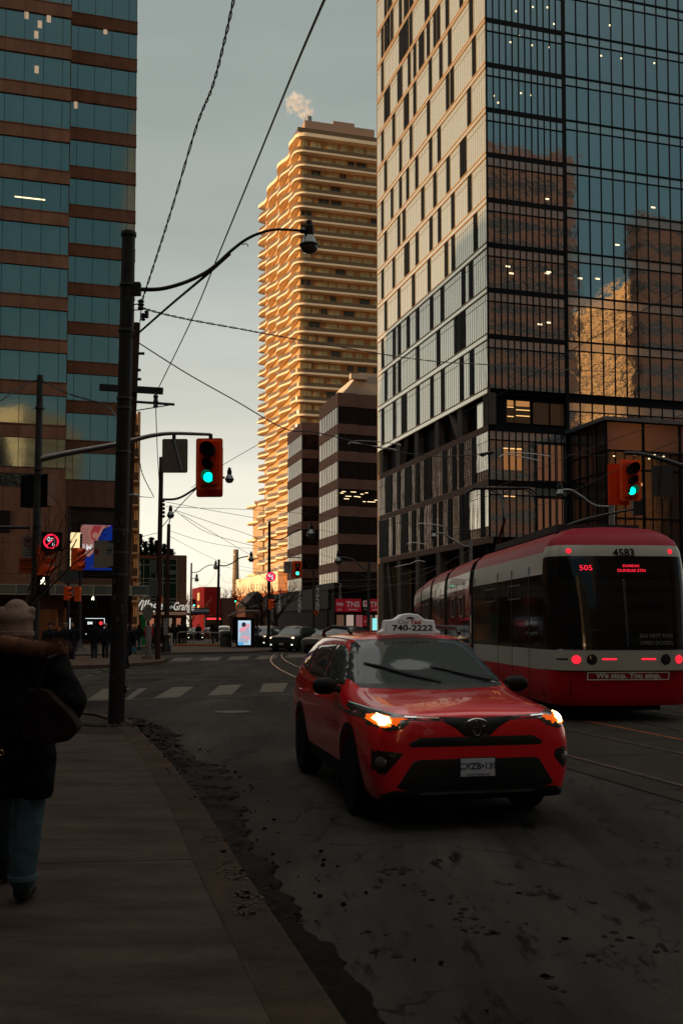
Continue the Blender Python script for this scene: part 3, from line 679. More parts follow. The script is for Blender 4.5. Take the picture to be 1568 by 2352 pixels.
# ---- street level shops under it
t = thing('shop_row', 'dark shop row with big 250 numerals and red shop signs at street level', 'shop', gw(33.2, 118), GA)
MB().box(0, 30, 1.0, 9, 0, 6.2).build('wall', M('shop_wall', (.03,.022,.020), .7), t)
MB().box(-.3, 30, 0, 9, 6.2, 7.0).build('canopy', M('shop_canopy', (.035,.027,.024), .6), t)
MB().box(-.1, 0.9, 4, 42, 0, 3.8).build('wall', M('shop_wall', (.03,.022,.020), .7), t)
MB().box(-.25, .9, 3, 43, 3.8, 6.6).build('fascia', M('grey_fascia', (.07,.052,.045), .7), t)
NUM = M('white_numeral', (.5,.47,.42), .6)
for x, y in ((2.0, .9),):
    for i, c in enumerate('250'): text(c, .75, t, NUM, (-.0+.45, -.04, 6.6-i*.7), ext=.02)
for x, y in ((-.32, 8), (-.32, 18), (-.32, 31)):
    for i, c in enumerate('250'): text(c, 1.5, t, NUM, (x+.02, y, 6.0-i*1.0), rot=(R(90),0,R(-90)) , ext=.02, sx=2.6)
RS = M('red_sign', (.42,.015,.03), .5, emit=(.8,.03,.05), es=.10); RL = M('shop_sign_white', (.45,.40,.36), .5, emit=(1,.8,.75), es=.08)
for x0, x1 in ((.1, 1.1),(1.2, 3.4),(4.4, 6.4)):
    s = MB().box(x0, x1, .7, .8, 3.4, 5.0).build('shop_sign', RS, t)
    text('TNS', .95 if x1-x0 > 1.5 else .5, s, RL, ((x0+x1)/2,.68,4.3), bold=.02)
    MB().box((x0+x1)/2-.6*(x1-x0)/2.2,(x0+x1)/2+.6*(x1-x0)/2.2,.66,.69,3.62,3.72).build('underline', RL, s)
s = MB().box(3.5, 4.3, .5, .6, .9, 5.0).build('parking_sign', M('dark_sign', (.03,.02,.02), .6), t)
MB().prism(rrect(.7,.8,.1,cx=3.9,cy=4.4), .46,.5,'y').build('sign_panel', RL, s); text('P', .7, s, RS, (3.9,.44,4.4), bold=.02); text('PUBLIC', .17, s, RL, (3.9,.48,3.7)); MB().box(3.55,4.25,.46,.5,1.6,2.9).build('sign_panel', RS, s); text('250', .32, s, RL, (3.9,.44,2.2))
for i in range(5): MB().box(.3+i*1.25, 1.2+i*1.25, .9, 1.0, .6, 3.0).build('shop_window', E('shop_glow_%d' % (i%3), [(1,.5,.3),(1,.75,.6),(.9,.3,.3)][i%3], [.10,.35,.2][i%3]), t)
MB().box(4.9,5.5,.85,.88,.6,2.6).build('screen', E('cyan_screen', (.3,.9,.9), .9), t)
# ---- right glass tower
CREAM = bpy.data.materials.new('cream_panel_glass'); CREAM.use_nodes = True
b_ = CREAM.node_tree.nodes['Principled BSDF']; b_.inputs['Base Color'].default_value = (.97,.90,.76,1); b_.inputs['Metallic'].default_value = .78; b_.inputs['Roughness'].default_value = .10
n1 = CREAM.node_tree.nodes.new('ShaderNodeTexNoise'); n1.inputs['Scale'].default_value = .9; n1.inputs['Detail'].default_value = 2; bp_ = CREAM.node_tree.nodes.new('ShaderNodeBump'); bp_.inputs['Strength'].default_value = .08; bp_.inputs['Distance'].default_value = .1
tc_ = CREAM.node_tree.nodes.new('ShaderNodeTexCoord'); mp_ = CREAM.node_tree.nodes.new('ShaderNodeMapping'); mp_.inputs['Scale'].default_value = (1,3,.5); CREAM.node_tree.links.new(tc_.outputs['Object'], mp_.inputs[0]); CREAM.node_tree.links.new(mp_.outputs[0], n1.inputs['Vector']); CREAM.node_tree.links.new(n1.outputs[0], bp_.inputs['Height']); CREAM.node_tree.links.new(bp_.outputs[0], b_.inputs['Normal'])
FIN = M('facade_fin', (.42,.36,.28), .4, .5); TRIM = M('bronze_trim', (.62,.34,.14), .45, .35); BLK = M('slot_black', (.004,.003,.003), .6, spec=.1)
CU, CV, CL = 27.61, 60.74, 23.7
t = thing('glass_tower', 'glass office tower at right with cream side full of black slots', 'office building', gw(CU, CV), GA)
def zc(py): return zat(1124, py, 66.0)
lines = [(39.4,48),(141.9,152.9),(245.4,256.4),(348.8,359.8),(452.5,464.4),(556,567.5),(659.5,671),(765.9,778.7),(890.4,902.3)]
lines = [(39.4-103.2*i, 48-103.2*i) for i in range(5, 0, -1)]+lines
for k, (a, b) in enumerate(lines):
    za, zb2 = zc(a), zc(b)
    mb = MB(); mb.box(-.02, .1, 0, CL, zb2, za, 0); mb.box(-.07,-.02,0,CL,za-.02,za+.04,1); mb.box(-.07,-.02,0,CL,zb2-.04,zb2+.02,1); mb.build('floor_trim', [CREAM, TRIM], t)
    if k < len(lines)-1:
        top = zb2-.02; bot = zc(lines[k+1][0])+.02
        mb = MB(); mb.box(0, .1, 0, CL, bot, top, 0)
        n_ = 64
        for i in range(n_+1): y = i*CL/n_; mb.box(-.018, 0, y-.011, y+.011, bot, top, 1)
        mb.box(-.02, 0, 0, CL, top-.50, top-.475, 1)
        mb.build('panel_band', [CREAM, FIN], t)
MB().box(.12, 34, .22, CL-.05, zc(902.3)+.01, zc(lines[0][0])+1).build('core', darkin, t)
MB().box(0, 34, CL, CL+.2, 0, zc(lines[0][0])+1).build('rear_wall', M('rear_wall', (.1,.08,.07), .8), t)
def slot_y(px):
    r = (px-784)/FL; Y = CU/(nx*r+ny); return (dx*r+dy)*Y-CV, Y
T1 = [(339,22),(230,220),(188,298),(148,371),(107,445),(427,312),(399,350),(474,232),(337,468),(830,112),(697,330),(594,494),(972,395),(858,570),(721,775),(450,730),(107,867),(1284,467),(1002,867),(943,952),(520,1080),(187,1158),(144,1223),(427,1226),(398,1260),(1219,1103),(695,1302),(249,1495),(105,1713),(472,1617),(335,1810),(830,1612),(721,1753),(1157,1724),(1119,1760),(943,1978),(542,1987),(425,2142),(144,2082)]
T2 = [(774,298),(1219,310),(618,487),(225,520),(333,378),(102,682),(1002,548),(378,775),(311,856),(142,1060),(830,738),(721,856),(1287,791),(542,1051),(427,1183),(398,1207),(246,1377),(102,1535),(1002,1072),(915,1159),(695,1377),(495,1575),(310,1757),(142,1925),(1223,1406),(1128,1490),(860,1727),(721,1847),(542,2005),(423,2110),(1128,2032),(1092,2055),(1035,2103)]
T3 = [(100,515),(246,388),(310,330),(804,401),(542,603),(246,835),(310,784),(140,916),(1226,628),(1098,714),(860,873),(721,963),(542,1083),(380,1195),(352,1215),(246,1284),(100,1381)]
B1 = [(148,310),(190,235),(402,285),(430,240),(474,165),(672,300),(943,365),(1125,85),(1250,435)]
sl_ = [(a, b*.1831, 0) for a, b in T1]+[(a, 344.5+b*.1831, 0) for a, b in T2]+[(a, 689+b*.1831, 0) for a, b in T3]+[(a, b*.1831-70, 0) for a, b in B1]
floors = [(zc(lines[k][1]), zc(lines[k+1][0])) for k in range(len(lines)-1)]
seen = set()
for a, py, _ in sl_:
    px = 861.3+.1831*a; y, Y = slot_y(px); z_ = EYE+(zat(px, py, 100)-EYE)*Y/100
    k = min(range(len(floors)), key=lambda i: abs(floors[i][0]-z_)); top, bot = floors[k]
    seen.add((k, round(y, 1)))
    w_ = .27
    if any(abs(y-q) < .15 and kk == k for kk, q in seen if (kk, q) != (k, round(y, 1))): continue
    mb = MB(); mb.box(-.06, -.045, y-w_, y+w_, bot, top, 0); mb.box(-.075,-.0,y-w_-.03,y-w_,bot,top,0); mb.box(-.045,0,y-w_,y+w_,bot,bot+.03,1)
    mb.build('slot_window', [BLK, TRIM], t)
mb = MB(); random.seed(9)                      # slots above the frame of the picture
for k in range(4):
    for i in range(6): y = random.uniform(1, CL-1); mb.box(-.06, 0, y-.27, y+.27, floors[k][1], floors[k][0])
o = mb.build('slot_window', BLK, t); o['kind'] = 'stuff'
zt_ = zc(lines[0][0])+1
mb = MB(); mb.box(0, 34, 0, CL, zt_, 112)
for k in range(18): mb.box(-.04, 34.04, -.04, CL+.04, zt_+1+k*2.9, zt_+2.6+k*2.9, 1)
mb.build('upper_storeys', [M('upper_spandrel', (.30,.27,.22), .5, .2), M('upper_glass', (.05,.06,.06), .08, .6)], t)
# dark transfer storey with columns and braces
zA, zB, zC_, zD, zE_, zF, zG, zH = zc(902.3), zc(974.6), zc(989), zc(1101), zc(1115), zc(1232), zc(1247), 0
GRC = M('grey_column', (.10,.075,.06), .7, var=.2); RBAND = M('stone_band', (.17,.10,.075), .7, var=.2, vs=2)
MB().box(.5, 3, .4, CL, zB, zA).build('deep_recess', BLK, t)
def yy(zx): return slot_y(861.3+.1831*zx)[0]
for a, b in ((755,805),(500,545),(265,312),(1040,1098),(45,100),(1365,1445)): MB().box(0, .5, yy(b), yy(a), zB, zA).build('column', GRC, t)
for (a, za), (b, zb2) in (((940,zA),(1040,zB)),((390,zA),(335,zB))):
    MB().tube([(.2, yy(a), za), (.2, yy(b), zb2)], .28, 4).build('diagonal_brace', GRC, t)
MB().box(.05,.1,yy(1365),yy(1285),zB,zA-.4).build('side_pane', CREAM, t)
PODG = M('podium_glass', (.20,.115,.07), .08, .7, bump=.35, bs=1.4, dist=.1, stretch=(1,2,.4))
for z0, z1 in ((zC_,zB),(zE_,zD),(zG,zF)): MB().box(-.03,.3,0,CL,z0,z1).build('stone_band', RBAND, t)
prs = [[(132,212,4),(280,318,2),(372,460,4),(513,557,2),(614,655,2),(664,710,2),(856,906,2),(972,1025,2),(1065,1117,2),(1223,1280,2)],[(50,165,6),(218,253,2),(327,412,4),(466,510,2),(564,610,2),(720,767,2),(802,850,2),(917,968,2),(1068,1118,2),(1128,1185,2),(1328,1385,2)]]
for (z0, z1), pr in (((zD,zC_),prs[0]),((zF,zE_),prs[1])):
    mb = MB(); mb.box(0,.1,0,CL,z0,z1,0)
    for i in range(60): mb.box(-.02,0,i*CL/60-.01,i*CL/60+.01,z0,z1,1)
    mb.box(-.02,0,0,CL,z1-.7,z1-.67,1); mb.box(-.02,0,0,CL,z0+.6,z0+.63,1)
    mb.build('panel_band', [PODG, MUL], t)
    xb = (1285 if z0 == zD else 1190); MB().box(-.012,.0,.06,yy(xb),z0+.7,z1-.05).build('sky_reflection_pane', CREAM, t)  # paler glass put in where the sky reflects at the corner
    mb = MB()
    for a, b, n_ in pr:
        ya, yb = yy(b), yy(a); s_ = (yb-ya)/n_
        for i in range(n_): mb.box(-.05,-.02, ya+s_*i+.02, ya+s_*(i+1)-.05, z0+.05, z1-.05)
    mb.build('slot_window', BLK, t)['kind'] = 'stuff'
MB().box(.0,.12,.1,yy(1190),zF+.02,zE_-.02).build('sky_reflection_pane', CREAM, t) if False else None
for a, b in ((60,105),(275,320),(505,550),(765,815),(1060,1110)): MB().box(0,.6,yy(b),yy(a),0,zG).build('column', GRC, t)
MB().tube([(.2, yy(140), zG), (.2, yy(220), 0)], .2, 4).build('diagonal_brace', GRC, t)
MB().box(3,3.3,.5,CL,0,zG).build('shop_front', DG, t)
# curtain wall facing the camera
RG = M('curtain_glass', (.55,.56,.53), .03, .92, bump=.10, bs=.55, dist=.12)
RG2 = M('spandrel_glass', (.64,.64,.60), .10, .8, bump=.08, bs=.6, dist=.1)
FRM = M('curtain_frame', (.008,.008,.009), .5)
S1 = 5.87; S2 = 30.0
rows = lines+[(1000-9,1000)]
def curtain(x0, x1, y, z0, z1, pitch, name='window_band', thick=True, lo=.5):
    mb = MB(); mb.box(x0, x1, y, y+.1, z0, z1-.62, 0); mb.box(x0, x1, y, y+.1, z1-.58, z1, 2)
    n_ = max(1, round((x1-x0)/pitch)); s_ = (x1-x0)/n_
    for i in range(n_+1):
        w_ = .035; mb.box(x0+i*s_-w_, x0+i*s_+w_, y-.05, y, z0, z1, 1)
    mb.box(x0, x1, y-.045, y-.002, z1-.64, z1-.56, 1)
    return mb.build(name, [RG, FRM, RG2], t)
for k in range(len(lines)-1):
    zt, zb2 = zc(lines[k][0])-.30, zc(lines[k+1][0])
    curtain(.05, S1-.12, 0, zb2, zt-.04, .47 if k else .5)
    MB().box(0, S1-.12, -.03, .1, zt-.04, zt+.30).build('floor_line', FRM, t)
    curtain(S1+.12, S2, .12, zb2+.05, zt+.25, .92); MB().box(S1+.12, S2, .06, .2, zt+.245, zt+.355).build('floor_line', FRM, t)
MB().box(S1-.12, S1+.12, -.06, .3, zF, zc(lines[0][0])).build('corner_post', FRM, t)
MB().box(-.03,.05,-.03,.05,zF,zc(lines[0][0])).build('corner_post', FRM, t)
# transfer storey and podium floors on this face
MB().box(0, S2, .5, .6, zB, zA).build('dark_band', darkin, t); curtain(S1+.12, S2, .12, zB+.05, zA-.25, .92); MB().box(S1, S2, .06, .5, zA-.24, zA).build('floor_line', FRM, t)
mb = MB()
for i, x in enumerate((1.5,2.1,3.5,4.8)): mb.box(x, x+(.55 if i == 0 else 1.15), .38, .45, zB+.3, zA-.35)
mb.build('window_band', M('dim_office', (.05,.04,.035), .15, .4, emit=(1,.5,.2), es=.015), t)
for x, z_ in ((1.55,.62),(2.2,.55),(1.55,.32),(2.2,.36)): MB().box(x, x+(.45 if x < 2 else 1.0), .33, .36, zB+(zA-zB)*z_, zB+(zA-zB)*z_+.05).build('ceiling_lamp', E('office_strip', (1,.55,.2), 1.3), t)
for x in (1.55,2.2): MB().box(x, x+(.45 if x < 2 else 1.0), .36, .375, zB+(zA-zB)*.68, zB+(zA-zB)*.85).build('lit_ceiling', E('office_glow', (1,.45,.15), .42), t)
MB().box(0, S1+2, -.05, .3, zC_, zB).build('floor_line', FRM, t)
for z0, z1 in ((zD,zC_),(zF,zE_)): curtain(.05, S1, 0, z0, z1, .5)
MB().box(0, S1, -.04, .3, zE_, zD).build('floor_line', FRM, t)
MB().box(0, S2, .3, .5, 0, zF).build('dark_base', darkin, t)
for z0, xs_ in ((zD+.9, (1.0,1.5,2.0)),(zF+1.5,(1.0,1.5))):
    for x in xs_:
        MB().box(x, x+.4, -.012, -.006, z0+1.2, z0+1.28).build('ceiling_lamp', E('office_strip', (1,.55,.2), 1.3), t)
        MB().box(x, x+.4, -.012, -.006, z0-.2, z0+1.15).build('lit_ceiling', E('office_dim_glow', (1,.42,.14), .26), t) if z0 > zE_ else None
for z0, z1 in ((zD,zC_),(zF,zE_)):
    for x in (3.55,4.05,4.55,5.05): MB().box(x+.04, x+.42, -.012, -.006, z0+.1, z1-.75).build('reflection_pane', E('rose_reflection_pane', (1,.42,.22), .11), t)  # rose glow painted in for reflections on these panes
random.seed(12)
for px, py in ((1285,55),(1203,83),(1236,16),(1270,17),(1196,26),(1233,104),(1274,109),(1182,97),(1419,56),(1398,126),(1445,132),(1523,143),(1206,214),(1142,220),(1152,236),(1230,219),(1515,475),(1264,457),(1263,628),(1267,625),(1383,639),(1342,638),(1265,741),(1430,561),(1172,612),(1245,745),(1180,628)):
    r = (px-784)/FL; v = CV; Yp = v/(dy+dx*r); uu = (nx*r+ny)*Yp-CU; zz = EYE+(zat(px,py,100)-EYE)*Yp/100
    big = py > 430; w_, h_ = (.16, .045) if big else (.05, .05)
    MB().box(uu-w_, uu+w_, -.0 if uu > S1 else -.02, .02 if uu > S1 else -.006, zz-h_, zz+h_).build('ceiling_lamp', WARM2, t) if uu < S1 else MB().box(uu-w_, uu+w_, .10, .115, zz-h_, zz+h_).build('ceiling_lamp', WARM2, t)
# projecting glass lobby box
t2 = thing('glass_lobby', 'projecting two-storey glass lobby with flat metal roof at the foot of the glass tower', 'building', gw(33.48, 55.86), GA)
zr = zat(1395, 962, 62.9)
MB().box(-.25, 26, -.3, 4.8, zr-.12, zr+.12).build('roof', M('lobby_roof', (.16,.17,.18), .35, .6), t2)
LG = M('lobby_glass', (.10,.07,.055), .06, .7, bump=.06, bs=.8, dist=.1); 
MB().box(0, 26, 0, .1, 0, zr-2.0).build('glass_front', LG, t2); MB().box(-.0, .1, .1, 4.7, 0, zr-.15).build('glass_side', LG, t2)
MB().box(0, 26, -.01, .1, zr-2.0, zr-.15).build('fascia_glass', M('pink_fascia_glass', (.24,.13,.10), .15, .5), t2)
mb = MB()
for i in range(10): mb.box(-.06+i*2.7, .06+i*2.7, -.1, -.0, 0, zr-.15)
for i in range(40): mb.box(i*.67-.02, i*.67+.02, -.05, 0, 0, zr-2.0)
for z_ in (zr-2.0, zr-3.2, 8.5, 6.2, 4.0): mb.box(0, 26, -.07, 0, z_-.06, z_+.06)
for i in range(5): mb.box(-.06, 0, i*1.1, i*1.1+.07, 0, zr-.15)
for z_ in (zr-2.0, zr-3.4, 8.5, 6.2, 4.0): mb.box(-.07, 0, 0, 4.7, z_-.05, z_+.05)
mb.build('frame', FRM, t2)
for px, py in ((1455,1045),(1495,1052),(1555,1058),(1510,1042),(1535,1045),(1400,1050)):
    p = V(px, py, 63.5); u, v = wg(p); MB().box(u-33.48-.06,u-33.48+.06,-.03,-.01,p.z-.03,p.z+.03).build('downlight', WARM2, t2)
for x0, x1 in ((1.0,2.6),(.3,.9)): MB().box(x0,x1,-.02,-.008,zr-4.2,zr-4.0).build('lit_ceiling', E('lobby_glow', (1,.45,.18), .5), t2)
# ---- distance: red building, low roofs, chimney
t = thing('red_building', 'bright red building with rounded corner at the end of the street', 'building', V(480,1437,210)-Vector((0,0,EYE)), GA)
RD = M('red_wall', (.15,.006,.007), .7, var=.25, vs=.5)
MB().prism([(-2.0,0),(-1.2,-1.2),(2.2,-1.4),(2.6,12),(-2,12)], 0, 9.8).build('wall', RD, t); MB().box(2.4,5.5,-1,12,0,7.5).build('side_wing', M('brown_brick', (.12,.05,.035), .85, var=.3), t)
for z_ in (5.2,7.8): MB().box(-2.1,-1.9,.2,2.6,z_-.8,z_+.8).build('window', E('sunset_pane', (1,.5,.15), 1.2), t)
p = V(541,1437,400); t = thing('chimney_stack', 'tall pale tapering chimney stack in the distance over the rooftops', 'chimney', (p.x,p.y,0))
MB().lathe([(1.6,0),(1.35,20),(1.05,31.5),(1.05,32),(.9,32.3)], n=16).build('shaft', M('chimney_concrete', (.30,.20,.13), .8), t)
MB().lathe([(1.08,29.6),(1.12,30),(1.08,30.4)], n=16).build('band', galv, t)
for i, (px, w_, h_, Y, c) in enumerate(((548,9,6.2,230,(.10,.03,.022)),(592,5,7.4,190,(.03,.022,.02)),(528,7,6.4,260,(.22,.03,.02)),(612,8,6.5,185,(.08,.03,.022)))):
    p = V(px, 1437, Y); t = thing('row_house', ['brick red flat-roofed row house left of the bus shelter far down the street','dark row house with steep gable below the chimney stack','small scarlet row house beyond the green signals','low rust-brown house beside the golden tower base'][i], 'house', (p.x,p.y,0), GA, 'houses at the end of the street')
    mt = M('house_wall_%d' % i, c, .85, var=.25, vs=1); MB().box(-w_/2, w_/2, 0, 9, 0, h_*.75).build('wall', mt, t)
    MB().prism([(-w_/2-.2,h_*.75),(0,h_*(1.12 if i == 1 else .9)),(w_/2+.2,h_*.75)], -.2, 9.2, 'y').build('roof', M('slate_roof', (.03,.025,.025), .7), t)
    for x in (-w_/4, w_/4): MB().box(x-.5, x+.5, -.05, .0, h_*.35, h_*.55).build('window', DG, t)
# ---- buildings behind and beside the camera (shade the street, mirror in the glass)
def offb(u0, u1, v0, v1, h, col, label, seed=1, rot=0):
    t = thing('unseen_office_building', label, 'office building', gw(u0, v0), GA+R(rot)); mt = M('unseen_brick_%d' % seed, col, .85, var=.2, vs=.6)
    MB().box(0, u1-u0, 0, v1-v0, 0, h).build('wall', mt, t)
    mb = MB(); mb2 = 0
    for k in range(int(h/3.6)):
        z_ = 1.2+3.6*k
        mb.box(-.03, u1-u0+.03, -.03, v1-v0+.03, z_, z_+1.5)
    mb.build('window_band', M('off_glass', (.06,.06,.06), .15, .5), t)
offb(-34, -7.5, -60, 14, 30.5, (.10,.075,.06), 'unseen brown office block along the left pavement', 1)
offb(15, 36, -58, -18, 112, (.20,.17,.14), 'added striped tower, unseen on the right behind the viewer', 10)  # added for its stripes to mirror in the taxi windshield
offb(60, 87, -75, -32, 84, (.42,.19,.12), 'brown brick tower behind the viewer across the street', 2)
offb(95, 135, -29, -25, 72, (.34,.15,.09), 'brick slab block behind the viewer', 3)
offb(150, 172, -146, -114, 96, (.60,.36,.18), 'pale stone block far behind the viewer', 4)
offb(-4, 10, -118, -96, 57, (.85,.62,.38), 'pale corner block turned behind the viewer', 9, rot=42)
offb(-30, 20, -150, -110, 42, (.35,.22,.13), 'stone block closing the street behind the viewer', 5)
offb(-50, -10, 33, 80, 32.5, (.12,.08,.06), 'added brown office slab left of the crossing, out of view, shading the street', 7)  # added out of view to keep low sun off the street
offb(-130, -90, -20, 60, 45, (.12,.08,.06), 'added office slab down the cross street, out of view, blocking the sun', 8)  # added to block sun coming along the cross street
offb(-120, -60, 112, 172, 47, (.16,.09,.06), 'added brown slab block hidden behind the left office tower as sun blocker', 6)  # added to keep sun off the stepped brown office building
# ---- conifers and bare trees
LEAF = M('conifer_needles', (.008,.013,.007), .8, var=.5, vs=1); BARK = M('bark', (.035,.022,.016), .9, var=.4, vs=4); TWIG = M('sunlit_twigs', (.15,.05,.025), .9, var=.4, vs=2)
def conifer(px, py, Y, label, r=2.2, z0=2):
    p = V(px, py, Y); h = p.z; t = thing('conifer_tree', label, 'tree', (p.x, p.y, 0), 0, 'conifers behind the mall roof'); random.seed(int(px))
    MB().tube([(0,0,0),(0,0,h*.95)], [.28,.05], 7).build('trunk', BARK, t)
    mb = MB(); lv = 34
    for k in range(lv):
        f = k/lv; z_ = z0+(h-z0)*f; rr = r*1.5*(1-f)**.8+.15
        for j in range(11):
            a = random.uniform(0, 6.283); l_ = rr*random.uniform(.45, 1.2); z_ = z0+(h-z0)*f+random.uniform(-.35,.35)*(1-f); c, s = math.cos(a), math.sin(a)
            for q in range(5):
                g = (q+1)/5; b0 = Vector((c*l_*g, s*l_*g, z_-l_*g*.28+random.uniform(-.12,.12))); w_ = .20*(1.15-g)+.03
                e = Vector((-s, c, 0))*w_
                mb.add([b0-e+Vector((0,0,random.uniform(-.2,0))), b0+e+Vector((0,0,random.uniform(-.2,0))), b0+Vector((c*.28,s*.28,.16)), b0+Vector((-c*.1,-s*.1,-.2))], [(0,1,2),(0,3,1)])
    mb.add([(-.08,0,h-1.2),(.08,0,h-1.2),(0,0,h)], [(0,1,2)])
    mb.build('crown', LEAF, t, fix=False)
conifer(322,1223,150,'tallest pointed conifer left of the pole above the mall roof'); conifer(334,1240,152,'small conifer between two taller ones above the mall roof',1.8); conifer(348,1231,149,'second tall pointed conifer above the mall roof'); conifer(360,1238,154,'conifer beside the dark utility pole above the mall roof'); conifer(378,1246,148,'narrow conifer between the two poles above the mall roof',1.6); conifer(394,1258,150,'lowest drooping conifer at the right end of the mall roof',2.6)
def bare(px, Y, h, spread, label, mt, name='bare_tree', n0=5, gz=0, seed=0, thick=1.0, levels=4, group=None):
    p = V(px, 1437, Y); t = thing(name, label, 'tree', (p.x, p.y, gz), 0, group); random.seed(seed or int(px)); tr = MB(); cr_ = MB()
    tr.tube([(0,0,0),(.1,0,h*.2),(0,.1,h*.38)], [.16*thick*h/6,.12*thick*h/6,.09*thick*h/6], 7); tr.build('trunk', BARK, t)
    def br(p0, d_, l_, r_, lev):
        p1 = p0+d_*l_*.5+Vector((random.uniform(-.06,.06),random.uniform(-.06,.06),.03))*l_; p2 = p0+d_*l_
        cr_.tube([p0,p1,p2], [r_, r_*.75, r_*.5], 4 if lev < 3 else 3, cap=False)
        if lev < levels:
            for q in range(3 if lev < levels-1 else 4):
                nd = (d_+Vector((random.uniform(-1,1),random.uniform(-1,1),random.uniform(-.35,.75)))*.62).normalized(); br(p0+d_*l_*random.uniform(.45,1), nd, l_*random.uniform(.5,.75), r_*.5, lev+1)
    for k in range(n0):
        a = 6.283*k/n0+random.random(); d_ = Vector((math.cos(a)*spread, math.sin(a)*spread, 1)).normalized(); br(Vector((0,0,h*random.uniform(.2,.38))), d_, h*.36, .05*thick*h/6, 1)
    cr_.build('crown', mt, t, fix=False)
    return t
bare(8, 16.5, 4.2, .8, 'thin bare street tree at the left edge behind the pedestrian', BARK, gz=.12, seed=3, thick=.7)
for i, (px, Y, h) in enumerate(((412,190,9.0),(437,200,9.5),(452,230,11),(508,260,14),(522,240,12.5),(560,250,11))):
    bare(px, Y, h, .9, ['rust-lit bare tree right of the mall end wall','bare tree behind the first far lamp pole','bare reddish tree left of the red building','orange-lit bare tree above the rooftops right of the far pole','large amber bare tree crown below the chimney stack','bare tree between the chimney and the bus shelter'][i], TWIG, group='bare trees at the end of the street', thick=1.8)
bare(600, 84, 6.2, .9, 'dark bare tree behind the bus shelter', BARK, gz=.12, seed=8, thick=1.6); bare(632, 92, 6.8, .8, 'dark bare tree in front of the brown building corner', BARK, gz=.12, seed=9, thick=1.5)
# ================================================================== VEHICLES
TYRE = M('tyre', (.012,.011,.011), .85, var=.3, vs=25)
RIM = M('dark_rim', (.06,.06,.06), .35, .8, var=.2, vs=10)
CARGLASS = M('car_glass', (.04,.05,.047), .03, .12, bump=.03, bs=1.5, dist=.05)
PLASTIC = M('black_trim', (.012,.012,.012), .5, var=.3, vs=12)
GRILLE = M('grille_black', (.006,.006,.006), .45)
def wheel(parent, x, y, r=.36, w=.225, rim=RIM, turn=0):
    o = MB()
    s = 1 if y > 0 else -1
    o.lathe([(r*.66,-w/2),(r*.90,-w/2),(r*.985,-w/2+.03),(r,-w*.25),(r,w*.25),(r*.985,w/2-.03),(r*.90,w/2),(r*.66,w/2)], (0,0,0), 'y', 30)
    wh = o.build('wheel', TYRE, parent, smooth=True, loc=(x, y-s*w/2, r)); wh.rotation_euler = (0, 0, turn)
    m = MB().lathe([(r*.67,s*.02-.01),(r*.67,s*w/2),(r*.62,s*w/2),(r*.60,s*.03),(.02,s*.03)], (0,0,0), 'y', 28)
    for k in range(5):
        a = 6.283*k/5
        for da in (-.16, .16):
            c, sn = math.cos(a+da), math.sin(a+da); c0, s0 = math.cos(a), math.sin(a)
            m.tube([(c0*.05, s*(w/2-.035), s0*.05), (c*r*.64, s*(w/2-.015), sn*r*.64)], [.024,.016], 5)
    m.lathe([(.065, s*(w/2-.045)),(.06, s*(w/2-.02)),(.02, s*(w/2-.015))], (0,0,0), 'y', 14)
    m.build('rim', rim, wh, smooth=True); return wh
SUV = [ # x, zb, wb, wm, zm, ws, zs, wbelt, zbelt, wr, zr, zc
 (2.28,.32,.66,.74,.52,.73,.76,.68,.88,.52,.93,.95),(2.20,.25,.82,.88,.54,.87,.78,.80,.92,.60,.975,.995),(2.02,.22,.87,.92,.54,.91,.80,.85,.965,.62,1.03,1.055),
 (1.70,.22,.86,.925,.56,.915,.82,.86,1.0,.62,1.065,1.09),(1.33,.22,.86,.93,.56,.92,.84,.87,1.03,.64,1.10,1.125),(1.04,.22,.86,.92,.56,.915,.86,.88,1.06,.68,1.13,1.15),
 (.92,.22,.86,.915,.56,.91,.86,.885,1.08,.71,1.17,1.20),(.45,.22,.86,.91,.56,.91,.87,.888,1.10,.67,1.43,1.49),(.18,.22,.86,.91,.56,.91,.88,.888,1.11,.67,1.56,1.625),(.02,.22,.86,.91,.56,.91,.88,.888,1.11,.675,1.59,1.655),
 (-.6,.22,.86,.91,.56,.91,.90,.885,1.13,.67,1.61,1.68),(-1.3,.22,.86,.925,.56,.92,.92,.88,1.16,.655,1.60,1.67),(-1.85,.23,.85,.90,.56,.90,.92,.86,1.19,.63,1.55,1.62),
 (-2.04,.25,.83,.88,.56,.88,.92,.84,1.16,.61,1.46,1.52),(-2.22,.27,.80,.86,.56,.85,.92,.80,1.06,.56,1.12,1.15),(-2.31,.30,.76,.82,.58,.82,.86,.76,.98,.5,1.02,1.04),(-2.35,.38,.55,.62,.60,.62,.78,.56,.88,.4,.91,.92)]
SEDAN = [(a, b, c*.97, d*.97, e*.97, f*.97, g*.93, h*.97, i*.90, j*.95, (k if a > 1.0 or a < -2.1 else k*.885)*(.93 if a > 1.0 or a < -2.1 else 1), (l if a > 1.0 or a < -2.1 else l*.875)*(.93 if a > 1.0 or a < -2.1 else 1)) for a, b, c, d, e, f, g, h, i, j, k, l in SUV]
